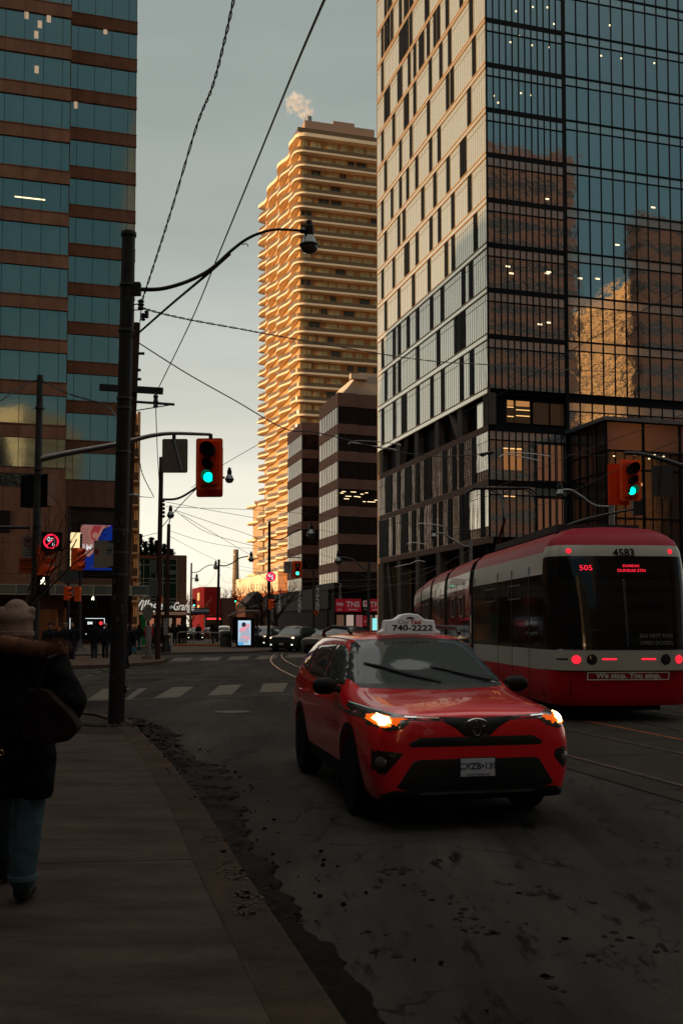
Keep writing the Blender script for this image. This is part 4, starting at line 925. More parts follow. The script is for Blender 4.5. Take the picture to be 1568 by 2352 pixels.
def car_shell(st):
    n = len(st); half = []
    for (x, zb, wb, wm, zm, ws, zs, wt, zt, wr, zr, zc_) in st:
        half.append([(0,zb),(wb*.6,zb),(wb*.96,zb),(wb,zb+.05),(wm,zm),(ws,zs),(wt,zt),(wr+(wt-wr)*.12,zr-(zr-zt)*.12),(wr*.86,zr+(zc_-zr)*.35),(wr*.45,zc_-.008),(0,zc_)])
    vs = []; fs = []; K = 2*(len(half[0])-1)
    for (x, *_), h in zip(st, half):
        ring = [(x, y, z) for y, z in h]+[(x, -y, z) for y, z in h[-2:0:-1]]
        vs += ring
    for i in range(n-1):
        for j in range(K): fs.append((i*K+j, i*K+(j+1)%K, (i+1)*K+(j+1)%K, (i+1)*K+j))
    fs += [tuple(range(K)), tuple((n-1)*K+j for j in range(K))[::-1]]
    me = bpy.data.meshes.new('shell'); me.from_pydata(vs, [], fs); o = bpy.data.objects.new('shell', me); COL.objects.link(o)
    bm = bmesh.new(); bm.from_mesh(me); bmesh.ops.recalc_face_normals(bm, faces=bm.faces[:]); bm.to_mesh(me); bm.free()
    s = o.modifiers.new('s', 'SUBSURF'); s.levels = 2; s.render_levels = 2
    m1 = evalmesh(o); bpy.data.objects.remove(o); return m1
SHELLS = {}
def shell(kind):
    if kind in SHELLS: return SHELLS[kind]
    m1 = car_shell(SUV if kind == 'suv' else SEDAN); bv = bvh_of(m1)
    o = bpy.data.objects.new('shell', m1); COL.objects.link(o); cut = []
    for x in (1.33, -1.33):
        c = MB().lathe([(.405,-1.2),(.405,1.2)], (x,0,.36), 'y', 40).build('cut', PLASTIC); cut.append(c)
        b = o.modifiers.new('b', 'BOOLEAN'); b.object = c; b.operation = 'DIFFERENCE'; b.solver = 'EXACT'
    m2 = evalmesh(o)
    for c in cut: bpy.data.objects.remove(c)
    bpy.data.objects.remove(o)
    m2.polygons.foreach_set('use_smooth', [True]*len(m2.polygons)); m2.set_sharp_from_angle(angle=R(42))
    SHELLS[kind] = (m2, bv); return SHELLS[kind]
def arc(cx, cz, r, a0, a1, n=14): return [(cx+r*math.cos(R(a0+(a1-a0)*i/n)), cz+r*math.sin(R(a0+(a1-a0)*i/n))) for i in range(n+1)]
def mir(p): return [(-a, b) for a, b in p][::-1]
def make_car(kind, name, label, cat, loc, rz, paint, group=None, front=True, detail=2, on='head', lscale=1.0):
    me, bv = shell(kind); me = me.copy(); me.materials.clear(); me.materials.append(paint)
    t = thing(name, label, cat, loc, rz, group)
    b = bpy.data.objects.new('body', me); COL.objects.link(b); b.parent = t
    zf = 1.0 if kind == 'suv' else .93; zw = 1.0 if kind == 'suv' else .885
    MB().box(-1.9, 1.9, -.60, .60, .20, .85*zf).build('underbody', darkin, t)
    S = lambda p, k=zf: [(a, c*k) for a, c in p]
    for y in (.91, -.91):
        wheel(t, 1.33, y, turn=0); wheel(t, -1.33, y)
    wsz = lambda p: S(p, zf if kind == 'suv' else .885)
    ws_ = [(-.74,1.165),(0,1.15),(.74,1.165),(.80,1.20),(.76,1.27),(.62,1.55),(.56,1.575),(0,1.605),(-.56,1.575),(-.62,1.55),(-.76,1.27),(-.80,1.20)]
    if kind == 'sedan': ws_ = [(a, 1.04+(c-1.15)*.80) for a, c in ws_]
    patch(bv, ws_, 'x+', 'windshield', CARGLASS, t, off=.010, step=.04 if detail > 1 else .08)
    patch(bv, [(a*.86, c-.0) for a, c in ws_] if kind == 'suv' else [(a*.86, c) for a, c in ws_], 'x-', 'rear_window', CARGLASS, t, off=.004, step=.08)
    for ax, s in (('y-', -1), ('y+', 1)):
        for p in ([(.74,1.14),(-.12,1.14),(-.12,1.515),(.10,1.515),(.27,1.465),(.50,1.32)], [(-.20,1.145),(-1.0,1.17),(-1.06,1.49),(-.20,1.52)], [(-1.12,1.19),(-1.72,1.25),(-1.78,1.28),(-1.60,1.44),(-1.16,1.485)]):
            if kind == 'sedan': p = [(a, 1.02+(c-1.13)*.78) for a, c in p]
            if detail or p[0][0] > -.5: patch(bv, p, ax, 'side_window', CARGLASS, t, off=.016, step=.035 if detail > 1 else .09)
        if detail > 1:
            patch(bv, [(.93,.25),(-.93,.25),(-.93,.42),(.93,.42)], ax, 'rocker_trim', PLASTIC, t, off=.012, step=.12)
            for x in (1.33,-1.33): patch(bv, arc(x,.36,.475,-5,185)+arc(x,.36,.41,185,-5), ax, 'arch_trim', PLASTIC, t, off=.012, step=.08)
        else: patch(bv, arc(1.33,.36,.46,-5,185)+arc(1.33,.36,.41,185,-5), ax, 'arch_trim', PLASTIC, t, off=.01, step=.12)
        if detail:
            mb = MB(); m4 = Matrix.Translation((.66, s*1.0, 1.13*zf)) @ Matrix.Diagonal((.085,.125,.085,1))
            mb.lathe([(.05,-1),(.55,-.9),(.92,-.5),(1.0,0),(.92,.5),(.55,.9),(.05,1)], (0,0,0), 'y', 14, mat=m4)
            mb.tube([(.70,s*.85,1.10*zf),(.68,s*.95,1.10*zf)], .035, 6)
            mb.build('mirror', PLASTIC, t, smooth=True)
    if detail > 1 or on == 'head':
        patch(bv, S([(-.46,.36),(.46,.36),(.56,.38),(.50,.60),(.42,.62),(-.42,.62),(-.50,.60),(-.56,.38)]), 'x+', 'lower_grille', GRILLE, t, off=.006, step=.08)
    return t, bv, zf
TAXI = M('taxi_red_paint', (.80,.006,.012), .25, .1, coat=1.0, var=.05, vs=3)
tx, bv, _ = make_car('suv', 'taxi', 'red compact SUV taxi with lit headlights and a white roof sign driving towards the viewer', 'taxi', (.66, 10.47, 0), R(-78), TAXI); tx.scale = (.975,)*3
for o in list(tx.children):
    if o.name.startswith('lower_grille'): bpy.data.objects.remove(o)
patch(bv, [(-.62,.345),(.62,.345),(.70,.37),(.56,.585),(.50,.60),(-.50,.60),(-.56,.585),(-.70,.37)], 'x+', 'lower_grille', GRILLE, tx, off=.006, step=.06)
patch(bv, [(-.50,.785),(.50,.785),(.60,.735),(.575,.705),(-.575,.705),(-.60,.735)], 'x+', 'upper_air_slot', GRILLE, tx, off=.005, step=.05)
patch(bv, [(-.60,.925),(-.30,.915),(-.20,.865),(-.12,.795),(0,.775),(.12,.795),(.20,.865),(.30,.915),(.60,.925),(.60,.965),(.3,.95),(0,.94),(-.3,.95),(-.60,.965)], 'x+', 'grille_bar', GRILLE, tx, off=.007, step=.04)
patch(bv, [(-.78,.25),(.78,.25),(.84,.30),(.72,.345),(-.72,.345),(-.84,.30)], 'x+', 'bumper_lip', PLASTIC, tx, off=.022, step=.04)
patch(bv, [(-.50,.315),(.50,.315),(.52,.335),(-.52,.335)], 'x+', 'silver_strip', M('satin_silver', (.25,.22,.20), .35, .8), tx, off=.026, step=.05, edge=.024)
for s in (1, -1):
    f = (lambda p: p) if s > 0 else mir
    patch(bv, f([(.33,.935),(.62,.945),(.62,.955),(.33,.945)]), 'x+', 'chrome_strip', chrome, tx, off=.014, step=.04, edge=.012)
    hl = patch(bv, f([(.55,.935),(.60,.965),(.80,1.0),(.905,1.02),(.915,.95),(.88,.86),(.76,.835),(.64,.865)]), 'x+', 'headlight', M('lamp_housing', (.10,.09,.085), .1, .5, coat=1), tx, off=.010, step=.035)
    for q, (rx, rz, mt_) in enumerate(((.088,.056,E('lamp_amber', (1,.16,.01), .9)),(.070,.049,E('lamp_orange_hot', (1,.36,.06), 2.0)),(.064,.048,E('lamp_yellow_hot', (1,.66,.26), 5.0)),(.050,.041,E('headlamp_hot', (1,.84,.58), 14)))):
        patch(bv, f([(.785+rx*math.cos(a*.3927)-.008*q*0, .918+rz*math.sin(a*.3927)) for a in range(16)]), 'x+', 'lamp_glow', mt_, hl, off=.014+.004*q, step=.02)
    patch(bv, f([(.60,.935),(.64,.955),(.72,.945),(.74,.90),(.70,.872),(.65,.90)]), 'x+', 'turn_lamp', E('lamp_orange', (1,.13,.008), .8), hl, off=.013, step=.025)
    fp = patch(bv, f([(.72,.66),(.885,.70),(.885,.50),(.80,.49),(.70,.60)] if s > 0 else [(.64,.655),(.885,.69),(.885,.50),(.80,.47)]), 'x+', 'fog_pocket', GRILLE, tx, off=.004, step=.04)
    patch(bv, f([(.825+.045*math.cos(a*.45), .585+.05*math.sin(a*.45)) for a in range(14)]), 'x+', 'fog_lamp', M('fog_lens', (.22,.20,.19), .12, .6), fp, off=.012, step=.03)
    for x in (.0, -.95): 
        MB().tube([(x, s*.935, .985),(x-.05, s*.955, .99),(x-.15, s*.952, .99),(x-.19, s*.932, .985)], .013, 8).build('door_handle', TAXI, tx, smooth=True)
    MB().tube([(.05,s*.60,1.64),(-.05,s*.61,1.695),(-.9,s*.60,1.71),(-1.6,s*.565,1.66),(-1.72,s*.555,1.60)], [.02,.022,.022,.022,.018], 8).build('roof_rail', blackm, tx, smooth=True)
    # pillar seams
    for p in ([(.97,.45),(.985,.45),(.97,1.10),(.955,1.10)], [(-.165,.42),(-.155,.42),(-.155,1.12),(-.165,1.12)], [(-1.04,.75),(-1.03,.75),(-1.06,1.15),(-1.07,1.15)]):
        patch(bv, p, 'y+' if s > 0 else 'y-', 'door_seam', GRILLE, tx, off=.0015, edge=.001, step=.2)
em = MB().lathe([(.118,-.01),(.122,.0),(.112,.012),(.105,.004)], (0,0,0), 'x', 24, mat=Matrix.Translation((2.268,0,.855)) @ Matrix.Diagonal((1,1,.70,1)))
em.lathe([(.104,.0),(.100,.006),(.02,.006)], (0,0,0), 'x', 24, m=1, mat=Matrix.Translation((2.262,0,.855)) @ Matrix.Diagonal((1,1,.70,1)))
ring = lambda ry, rz, cz: [(2.277, ry*math.cos(6.283*i/20), cz+rz*math.sin(6.283*i/20)) for i in range(21)]
em.tube(ring(.036,.062,.855), .006, 5, cap=False); em.tube(ring(.085,.026,.885), .006, 5, cap=False)
em.build('emblem', [M('dark_chrome', (.35,.33,.31), .15, 1), GRILLE], tx, smooth=True)
pl = MB().box(2.272,2.285,-.165,.165,.44,.61,1).box(2.285,2.288,-.152,.152,.452,.602,0).build('licence_plate', [M('plate_white', (.50,.50,.52), .5, var=.1, vs=20), blackm], tx)
text('CXZB•139', .075, pl, M('plate_blue', (.03,.04,.10), .5), (2.290,0,.535), (R(90),0,R(90)), ext=.001, bold=.001); text('YOURS TO DISCOVER', .022, pl, M('plate_blue', (.03,.04,.10), .5), (2.290,0,.467), (R(90),0,R(90)), ext=.001)
for s, y0, y1 in ((1,-.60,.02),(1,.05,.62)):   # wipers
    mb = MB(); pts = []
    for i in range(7):
        f_ = i/6; y = y0+(y1-y0)*f_; z_ = 1.335-.155*f_ if y0 < 0 else 1.30-.12*f_
        h = bv.ray_cast(Vector((6,y,z_)), Vector((-1,0,0))); pts.append(h[0]+h[1]*.022)
    mb.tube(pts, [.008,.014,.012,.013,.012,.013,.012], 6); mb.tube([pts[2]+Vector((.012,0,-.004)), pts[4]+Vector((.03,0,-.012)), pts[6]+Vector((.05,.06,-.02))], .010, 6)
    mb.build('wiper', GRILLE, tx, smooth=True)
patch(bv, [(-.72,1.13),(0,1.12),(.72,1.13),(.74,1.165),(0,1.16),(-.74,1.165)], 'x+', 'cowl', GRILLE, tx, off=.006, step=.05)
# roof sign
sgn = MB(); ol = [(-.33,0),(.33,0),(.34,.02),(.285,.045),(.265,.145),(.16,.155),(.09,.205),(.0,.218),(-.09,.205),(-.16,.155),(-.265,.145),(-.285,.045),(-.34,.02)]
n_ = len(ol); v0 = [(.11, a, b) for a, b in ol]; v1 = [(.13-.06*(b/.2), a*.985, b*.985) for a, b in ol]; v2 = [(-.05+.03*(b/.2), a, b) for a, b in ol]
sgn.prism(ol, -.04, .10, 'x')
SIGNW = M('taxi_sign_white', (.72,.70,.68), .35, emit=(1,.95,.9), es=.05)
sg = sgn.build('roof_sign', SIGNW, tx, smooth=40, loc=(.12,0,1.635)); bv_ = sg.modifiers.new('b','BEVEL'); bv_.width = .012; bv_.segments = 2
rt = (R(90),0,R(90)); BK = M('sign_black', (.01,.01,.01), .5); RDL = M('sign_red', (.6,.02,.03), .5)
text('740-2222', .082, sg, BK, (.104,.025,.062), rt, ext=.002, sx=1.42, bold=.002); text('City', .062, sg, M('sign_grey', (.16,.16,.16), .5), (.104,-.075,.125), rt, ext=.001, sx=1.15); text('Taxi', .062, sg, RDL, (.104,.062,.125), rt, ext=.002, sx=1.1, bold=.002)
for i, c in enumerate('416'): text(c, .026, sg, RDL, (.104,-.262,.088-.024*i), rt, ext=.001)
MB().prism([(-.05,.158),(.05,.158),(.035,.172),(.012,.18),(-.03,.176)], .1,.103,'x').build('cab_icon', BK, sg)
# ---- other cars
def lights(t, bv, zf, head=True, on=True, warm=True, s=1.0):
    for k in (1, -1):
        f = (lambda p: p) if k > 0 else mir
        if head:
            hl = patch(bv, f([(.55,.90*zf),(.62,.94*zf),(.84,.97*zf),(.86,.88*zf),(.70,.84*zf)]), 'x+', 'headlight', M('lamp_housing', (.10,.09,.085), .1, .5, coat=1), t, off=.01, step=.06)
            if on:
                patch(bv, f([(.76+.10*s*math.cos(a*.785), .905*zf+.05*s*math.sin(a*.785)) for a in range(8)]), 'x+', 'lamp_glow', E('far_headlamp', (1,.66,.34), 5), hl, off=.02, step=.05)
                patch(bv, f([(.72+.05*math.cos(a*.785), .46*zf+.04*math.sin(a*.785)) for a in range(8)]), 'x+', 'fog_lamp', E('far_fog', (.75,1,.75), 3.0), t, off=.02, step=.05)
        else:
            patch(bv, f([(.60,.92*zf),(.62,1.06*zf),(.80,1.08*zf),(.84,.92*zf)]), 'x-', 'tail_light', E('tail_red', (1,.03,.04), 2.2 if on else .15), t, off=.02, step=.06)
GREYP = M('grey_car_paint', (.035,.034,.032), .35, .1, coat=.5); DKP = M('dark_car_paint', (.012,.012,.013), .35, .1, coat=.5); SILV = M('silver_car_paint', (.12,.11,.10), .35, .2, coat=.5); WHP = M('white_car_paint', (.45,.42,.38), .35, .1, coat=1); MAR = M('maroon_car_paint', (.10,.015,.015), .3, .3, coat=1)
def g_at(px, Y): p = V(px, 1437, Y); return (p.x, p.y, 0)
def facing(px, yaw): return R(-90+yaw)
t, b2, zf = make_car('suv', 'parked_suv', 'dark grey SUV with lit headlights and green-white fog lamps waiting at the far crosswalk', 'car', g_at(676, 66), R(-109), GREYP, detail=1)
lights(t, b2, zf); MB().box(2.28,2.29,-.15,.15,.45,.58).build('licence_plate', WHP, t)
patch(b2, [(-.5,.92),(.5,.92),(.46,.80),(-.46,.80)], 'x+', 'grille', GRILLE, t, off=.008, step=.07)
t, b2, zf = make_car('suv', 'suv', 'dark SUV queuing at the kerb right of the lit advertising panel', 'car', g_at(607, 74), R(-104), DKP, detail=1); lights(t, b2, zf, s=.6)
t, b2, zf = make_car('sedan', 'sedan', 'dark sedan with one orange headlight directly right of the advertising panel', 'car', g_at(583, 86), R(-100), GREYP, detail=1); lights(t, b2, zf, s=.7)
t, b2, zf = make_car('suv', 'suv', 'silver-roofed car behind the dark grey SUV far down the lane', 'car', g_at(598, 96), R(-100), SILV, detail=1); lights(t, b2, zf, on=False)
t, b2, zf = make_car('sedan', 'sedan', 'dark car with red tail lights driving away behind the dark grey SUV', 'car', g_at(712, 84), R(95), DKP, detail=1); lights(t, b2, zf, head=False)
t, b2, zf = make_car('sedan', 'sedan', 'pale sedan at the curb behind the red taxi roof', 'car', g_at(752, 62), R(-112), SILV, detail=1); lights(t, b2, zf, on=False)
t, b2, zf = make_car('suv', 'suv', 'dark SUV partly hidden behind the red taxi roof', 'car', g_at(792, 56), R(-108), DKP, detail=1); lights(t, b2, zf, on=False)
t, b2, zf = make_car('sedan', 'sedan', 'maroon car with glowing red tail lights far down the street left of the dark pole', 'car', g_at(484, 118), R(98), MAR, detail=1); lights(t, b2, zf, head=False)
t, b2, zf = make_car('suv', 'suv', 'white SUV seen from behind left of the bus shelter', 'car', g_at(515, 112), R(96), WHP, detail=1); lights(t, b2, zf, head=False)
t, b2, zf = make_car('sedan', 'sedan', 'oncoming car with one green-white headlight far down the street', 'car', g_at(448, 108), R(-80), DKP, detail=1); lights(t, b2, zf, s=.5)
# far bus
bus = thing('bus', 'teal and red city bus with red display far down the street', 'bus', g_at(490, 150), R(98))
MB().box(-5.5,5.5,-1.27,1.27,.4,3.0).build('body', M('bus_teal', (.05,.12,.13), .4, .2, var=.3, vs=1), bus); MB().box(-5.56,-5.5,-1.2,1.2,1.3,2.5).build('rear_window', DG, bus); MB().box(-5.58,-5.52,-1.0,1.0,2.55,2.8).build('display', E('bus_red', (1,.04,.05), 1.6), bus); MB().box(-5.6,5.55,-1.28,1.28,3.0,3.15).build('roof', MAR, bus)
for y in (-1.05,1.05): MB().box(-5.62,-5.52,y-.15,y+.15,.9,1.2).build('tail_light', E('tail_red', (1,.03,.04), 2.2), bus)
for x in (-3.6,3.4):
    for y in (1.25,-1.25): MB().lathe([(.3,-.14),(.48,-.14),(.5,0),(.48,.14),(.3,.14)], (x,y,.5), 'y', 20).build('wheel', TYRE, bus)
# ================================================================== STREETCAR
SRED = M('streetcar_red', (.42,.006,.012), .35, .0, coat=.12, spec=.12, var=.1, vs=1.5); SWHT = M('streetcar_white', (.40,.38,.31), .35, .0, coat=.25, spec=.2, var=.10, vs=1.2)
SROOF = M('streetcar_roof_red', (.25,.004,.014), .4, .0, coat=.04, spec=.06, var=.1, vs=1.2)
SG = M('streetcar_glass', (.010,.008,.007), .06, 0.0, spec=.35, bump=.04, bs=1.2, dist=.06)
sc = thing('streetcar', 'long red and white articulated streetcar seen from behind with lit red tail lights', 'streetcar')
GAPM = M('bellows', (.010,.009,.009), .8, bump=.5, bs=30)
left = [Vector(p) for p in ((3.66,18.2),(3.17,24.0),(3.16,24.75),(3.06,29.0),(3.05,29.7),(2.98,33.0),(2.98,33.7),(3.05,38.1),(3.07,38.8),(3.30,45.5))]
prof = [(1.21,.28),(1.27,.45),(1.27,.88),(1.27,1.25),(1.27,2.62),(1.262,2.78),(1.235,3.02),(1.16,3.22),(.98,3.38),(.70,3.46),(0,3.50)]
HW = 1.27
def band_mesh(ringfun, ns, z0, z1, off=0): pass
BANDS = [(0,2,'lower_panel',SRED),(2,3,'white_band',SWHT),(3,4,'window_band',SG),(4,6,'upper_white_band',SWHT),(6,10,'roof',SROOF)]
mods = []
for k in range(5):
    a, b = left[2*k], left[2*k+1]; d_ = (b-a).normalized(); nrm = Vector((d_.y, -d_.x)); L_ = (b-a).length
    M4 = Matrix(((-d_.x, nrm.x, 0, a.x+nrm.x*HW), (-d_.y, nrm.y, 0, a.y+nrm.y*HW), (0,0,1,0), (0,0,0,1)))     # x back towards the viewer, y to the right
    mods.append((M4, L_))
    for i0, i1, nm, mt in BANDS:
        mb = MB(); n_ = 2
        for s in (-1, 1):
            vs = []; 
            xs_ = [0, -L_*.25, -L_*.5, -L_*.75, -L_]
            for x in xs_: vs += [M4 @ Vector((x, s*y, z_)) for y, z_ in prof[i0:i1+1]]
            w_ = i1-i0+1
            mb.add(vs, [(i*w_+j, i*w_+j+1, (i+1)*w_+j+1, (i+1)*w_+j) for i in range(len(xs_)-1) for j in range(w_-1)])
        mb.build(nm, mt, sc, smooth=50)
    # seams, opening windows, door frames on the left flank
    for x in (-.9, -2.2, -3.4, -L_+.15):
        mb = MB()
        if -x < L_: mb.box(x-.012, x+.012, -HW-.004, -HW+.01, .35, 1.25, 0, M4); mb.box(x-.02, x+.02, -HW-.006, -HW+.01, 1.25, 2.62, 0, M4); mb.box(x-.012, x+.012, -HW-.004, -HW+.01, 2.62, 2.8, 0, M4); mb.build('panel_seam', GRILLE, sc)
    if k:
        for x in (-1.0, -2.6):
            mb = MB()
            if -x+1 > L_: continue
            for q in ((x-.55,x-.5,1.9,2.45),(x+.05,x+.1,1.9,2.45),(x-.55,x+.1,1.9,1.95),(x-.55,x+.1,2.4,2.45)): mb.box(q[0], q[1], -HW-.03, -HW+.0, q[2], q[3], 0, M4)
            mb.build('hopper_window', M('hopper_frame', (.25,.17,.13), .4, .3), sc)
    else:
        for x in (-1.5, -3.6):
            mb = MB()
            for q in ((x-.95,x-.92,2.2,2.5),(x-.02,x+.01,2.2,2.5),(x-.95,x+.01,2.2,2.23),(x-.95,x+.01,2.47,2.5)): mb.box(q[0], q[1], -HW-.012, -HW+.0, q[2], q[3], 0, M4)
            mb.build('hopper_window', M('hopper_frame_dark', (.06,.05,.045), .4, .3), sc)
    MB().box(-L_+.2, -.2, -1.0, 1.0, .12, .35, 0, M4).build('underframe', darkin, sc)
    if k < 4:                                        # bellows between modules
        c = left[2*k+2]; mb = MB(); e1 = b; n2 = (left[2*k+3]-c).normalized(); n2 = Vector((n2.y,-n2.x))
        va = [(e1.x+nrm.x*(HW+s*(y-.05)), e1.y+nrm.y*(HW+s*(y-.05)), z_-.04) for s, rg in ((-1, prof), (1, prof[::-1])) for y, z_ in rg]
        vb = [(c.x+n2.x*(HW+s*(y-.05)), c.y+n2.y*(HW+s*(y-.05)), z_-.04) for s, rg in ((-1, prof), (1, prof[::-1])) for y, z_ in rg]
        n_ = len(va); mb.add(va+vb, [(i, i+1, n_+i+1, n_+i) for i in range(n_-1)]); mb.build('bellows', GAPM, sc)
# rear cab, plan-rounded nose
M4 = mods[0][0]
zl = [.28,.36,.60,.74,.885,.90,1.08,1.25,1.27,1.6,2.0,2.4,2.7,2.80,2.92,3.02,3.12,3.22,3.32,3.40,3.46,3.49]
def ext_(z_):
    pts = [(.28,.95),(.36,1.0),(.88,1.10),(.90,1.16),(1.25,1.16),(1.27,1.10),(1.8,1.03),(2.4,.90),(2.9,.74),(3.02,.70),(3.12,.64),(3.22,.54),(3.32,.38),(3.40,.22),(3.46,.05),(3.49,0)]
    for (a, b), (c, d_) in zip(pts[:-1], pts[1:]):
        if a <= z_ <= c: return .78*(b+(d_-b)*(z_-a)/(c-a))
    return 0
def hw_(z_):
    for (y, z0), (y1, z1) in zip(prof[:-1], prof[1:]):
        if z0 <= z_ <= z1: return y+(y1-y)*(z_-z0)/(z1-z0)
    return 1.2
NA = 40
def cab_ring(z_):
    e, w_ = ext_(z_), hw_(z_); o = []
    for i in range(NA+1):
        th = math.pi*i/NA; c, s = math.cos(th), math.sin(th)
        o.append(M4 @ Vector((e*abs(s)**(2/3.6), -w_*math.copysign(abs(c)**(2/4.6), c), z_)))
    return o
rings = [cab_ring(z_) for z_ in zl]
def capv(): pass
def cabband(i0, i1, name, mt):
    mb = MB(); vs = [p for r_ in rings[i0:i1+1] for p in r_]; w_ = NA+1
    mb.add(vs, [(i*w_+j, i*w_+j+1, (i+1)*w_+j+1, (i+1)*w_+j) for i in range(i1-i0) for j in range(NA)])
    return mb.build(name, mt, sc, smooth=40)
for i0, i1, nm, mt in ((0,4,'rear_bumper',SRED),(4,5,'bumper_step',GRILLE),(5,7,'light_band',SWHT),(7,14,'rear_window',SG),(14,16,'number_band',SWHT),(16,21,'roof_dome',SROOF)): cabband(i0, i1, nm, mt)
# raycast target in cab coordinates
inv = M4.inverted(); vsl = []; 
for r_ in rings: vsl += [inv @ p for p in r_]
cb = BVHTree.FromPolygons(vsl, [(i*(NA+1)+j, i*(NA+1)+j+1, (i+1)*(NA+1)+j+1, (i+1)*(NA+1)+j) for i in range(len(rings)-1) for j in range(NA)])
cabp = bpy.data.objects.new('rear_fittings', None); COL.objects.link(cabp); cabp.matrix_world = M4; cabp.parent = sc
def cpatch(poly, name, mt, off=.006, step=.06, parent=None, axis='x+', edge=.0015):
    o = patch(cb, poly, axis, name, mt, parent or sc, off=off, step=step, edge=edge)
    if not parent: o.matrix_world = M4
    return o
RLED = E('streetcar_red_led', (1,.02,.04), 1.25); RLED2 = E('streetcar_red_bar', (1,.02,.05), 1.3)
cpatch([(-1.14,2.66),(-1.06,2.86),(-.85,2.92),(.85,2.92),(1.08,2.86),(1.16,2.6),(1.16,2.56),(1.0,2.5),(0,2.5),(-1.12,2.5)], 'window_header', M('glass_header', (.006,.005,.005), .08, .2), off=.004)
cpatch([(-1.02,1.28),(1.1,1.28),(1.1,1.62),(-1.02,1.62)], 'window_base', M('glass_header', (.006,.005,.005), .08, .2), off=.004)
for s in (-1,1):
    cpatch([(s*.93+.048*math.cos(a*.42), 3.03+.046*math.sin(a*.42)-.02) for a in range(15)], 'marker_light', RLED, off=.02, step=.04)
    l_ = cpatch([(s*.92+.076*math.cos(a*.35), 1.09+.076*math.sin(a*.35)) for a in range(18)], 'tail_light', RLED, off=.03, step=.05)
    cpatch([(s*.66+.095*math.cos(a*.35), 1.09+.095*math.sin(a*.35)) for a in range(18)], 'reversing_lamp', M('dark_lens', (.03,.02,.02), .1, .3), off=.012, step=.05)
    cpatch([(s*.22,1.082),(s*.48,1.082),(s*.48,1.112),(s*.22,1.112)] if s > 0 else [(-.48,1.082),(-.22,1.082),(-.22,1.112),(-.48,1.112)], 'brake_bar', RLED2, off=.012, step=.05)
    cpatch([(s*1.05,1.075),(s*1.20,1.075),(s*1.20,1.11),(s*1.05,1.11)] if s > 0 else [(-1.2,1.075),(-1.05,1.075),(-1.05,1.11),(-1.2,1.11)], 'dark_slot', GRILLE, off=.006, step=.05)
    cpatch([(s*.55+.02*math.cos(a*.9), .64+.02*math.sin(a*.9)) for a in range(7)], 'bolt', GRILLE, off=.006, step=.03)
fr_ = [(-.735,.735,.735,.753),(-.735,.860,.735,.878),(-.735,.735,-.714,.878),(.714,.735,.735,.878)]
SWL = M('white_vinyl', (.85,.80,.74), .5)
sf = cpatch([(-.74,.735),(.74,.735),(.74,.878),(-.74,.878)], 'sign_panel', SRED, off=.010, step=.08)
for a, b, c, d_ in fr_: cpatch([(a,b),(c,b),(c,d_),(a,d_)], 'sign_border', SWL, off=.022, step=.10, edge=.022)
def ctext(body, size, mt, y, z_, nm='lettering', sx=1, bold=0, lift=.012):
    h = cb.ray_cast(Vector((6, y, z_)), Vector((-1,0,0))); n_ = h[1] if h[1].x > 0 else -h[1]
    o = text(body, size, sc, mt, (0,0,0), (0,0,0), ext=.002, sx=sx, bold=bold, name=nm)
    # wrap the letters on the surface
    inv_ = []
    for v in o.data.vertices:
        yy_, zz_ = y+v.co.x*sx, z_+v.co.y; hh = cb.ray_cast(Vector((6, yy_, zz_)), Vector((-1,0,0)))
        xx_ = hh[0].x if hh[0] else 1; v.co = Vector((xx_+lift+v.co.z, yy_, zz_))
    o.scale = (1,1,1); o.matrix_world = M4; o.parent = sc; return o
ctext('We stop. You stop.', .132, SWL, 0, .806, bold=.005, sx=1.1, lift=.02)
ctext('4583', .20, BK, .06, 2.975, bold=.004, lift=.01)
DNP = M('grey_vinyl', (.16,.15,.14), .6)
ctext('DO NOT PASS', .095, DNP, .52, 1.50, bold=.001); ctext('OPEN DOORS', .095, DNP, .52, 1.375, bold=.001)
ctext('505', .13, RLED2, -.66, 2.70, sx=1.25, lift=.014); ctext('DUNDAS', .065, RLED2, .16, 2.74, sx=1.15, lift=.014); ctext('DUNDAS STN', .072, RLED2, .16, 2.655, sx=1.15, lift=.014)
bl = cpatch([(-.02,2.5),(.02,2.5),(.02,1.3),(-.02,1.3)], 'wiper', GRILLE, off=.02)
cpatch([(-1.0,.33),(-.985,.33),(-.985,.72),(-1.0,.72)], 'panel_seam', GRILLE, off=.003, step=.1)
bpy.data.objects.remove(cabp)
# things on the roof
MB().box(-5.5,-.6,-.8,.8,3.46,3.60,0,M4).build('roof_equipment', M('roof_box', (.05,.045,.045), .6), sc)
PM = mods[1][0]
pg = MB()
pg.tube([PM @ Vector(p) for p in ((-3.0,.0,3.5),(-3.3,.0,3.75),(-1.9,.0,4.55))], [.06,.05,.035], 8)
pg.tube([PM @ Vector(p) for p in ((-1.9,.0,4.55),(-2.4,.0,5.25))], .028, 6); pg.tube([PM @ Vector(p) for p in ((-2.4,-.35,5.42),(-2.4,0,5.25),(-2.4,.35,5.42))], .02, 6)
pg.tube([PM @ Vector(p) for p in ((-2.4,-.98,5.30),(-2.4,-.75,5.45),(-2.4,.75,5.45),(-2.4,.98,5.30))], .035, 6); pg.tube([PM @ Vector(p) for p in ((-2.65,-.95,5.30),(-2.65,-.7,5.45),(-2.65,.7,5.45),(-2.65,.95,5.30))], .025, 6)
pg.build('pantograph', blackm, sc, smooth=True)
for k, (M_, L_) in enumerate(mods):
    mb = MB()
    if k in (0,2,4):
        for x in (-L_*.3, -L_*.7):
            for s in (-1,1): mb.lathe([(.15,-.05),(.30,-.05),(.30,.05),(.15,.05)], (x, s*1.0, .30), 'y', 18, mat=M_)
        mb.build('bogie_wheels', TYRE, sc)
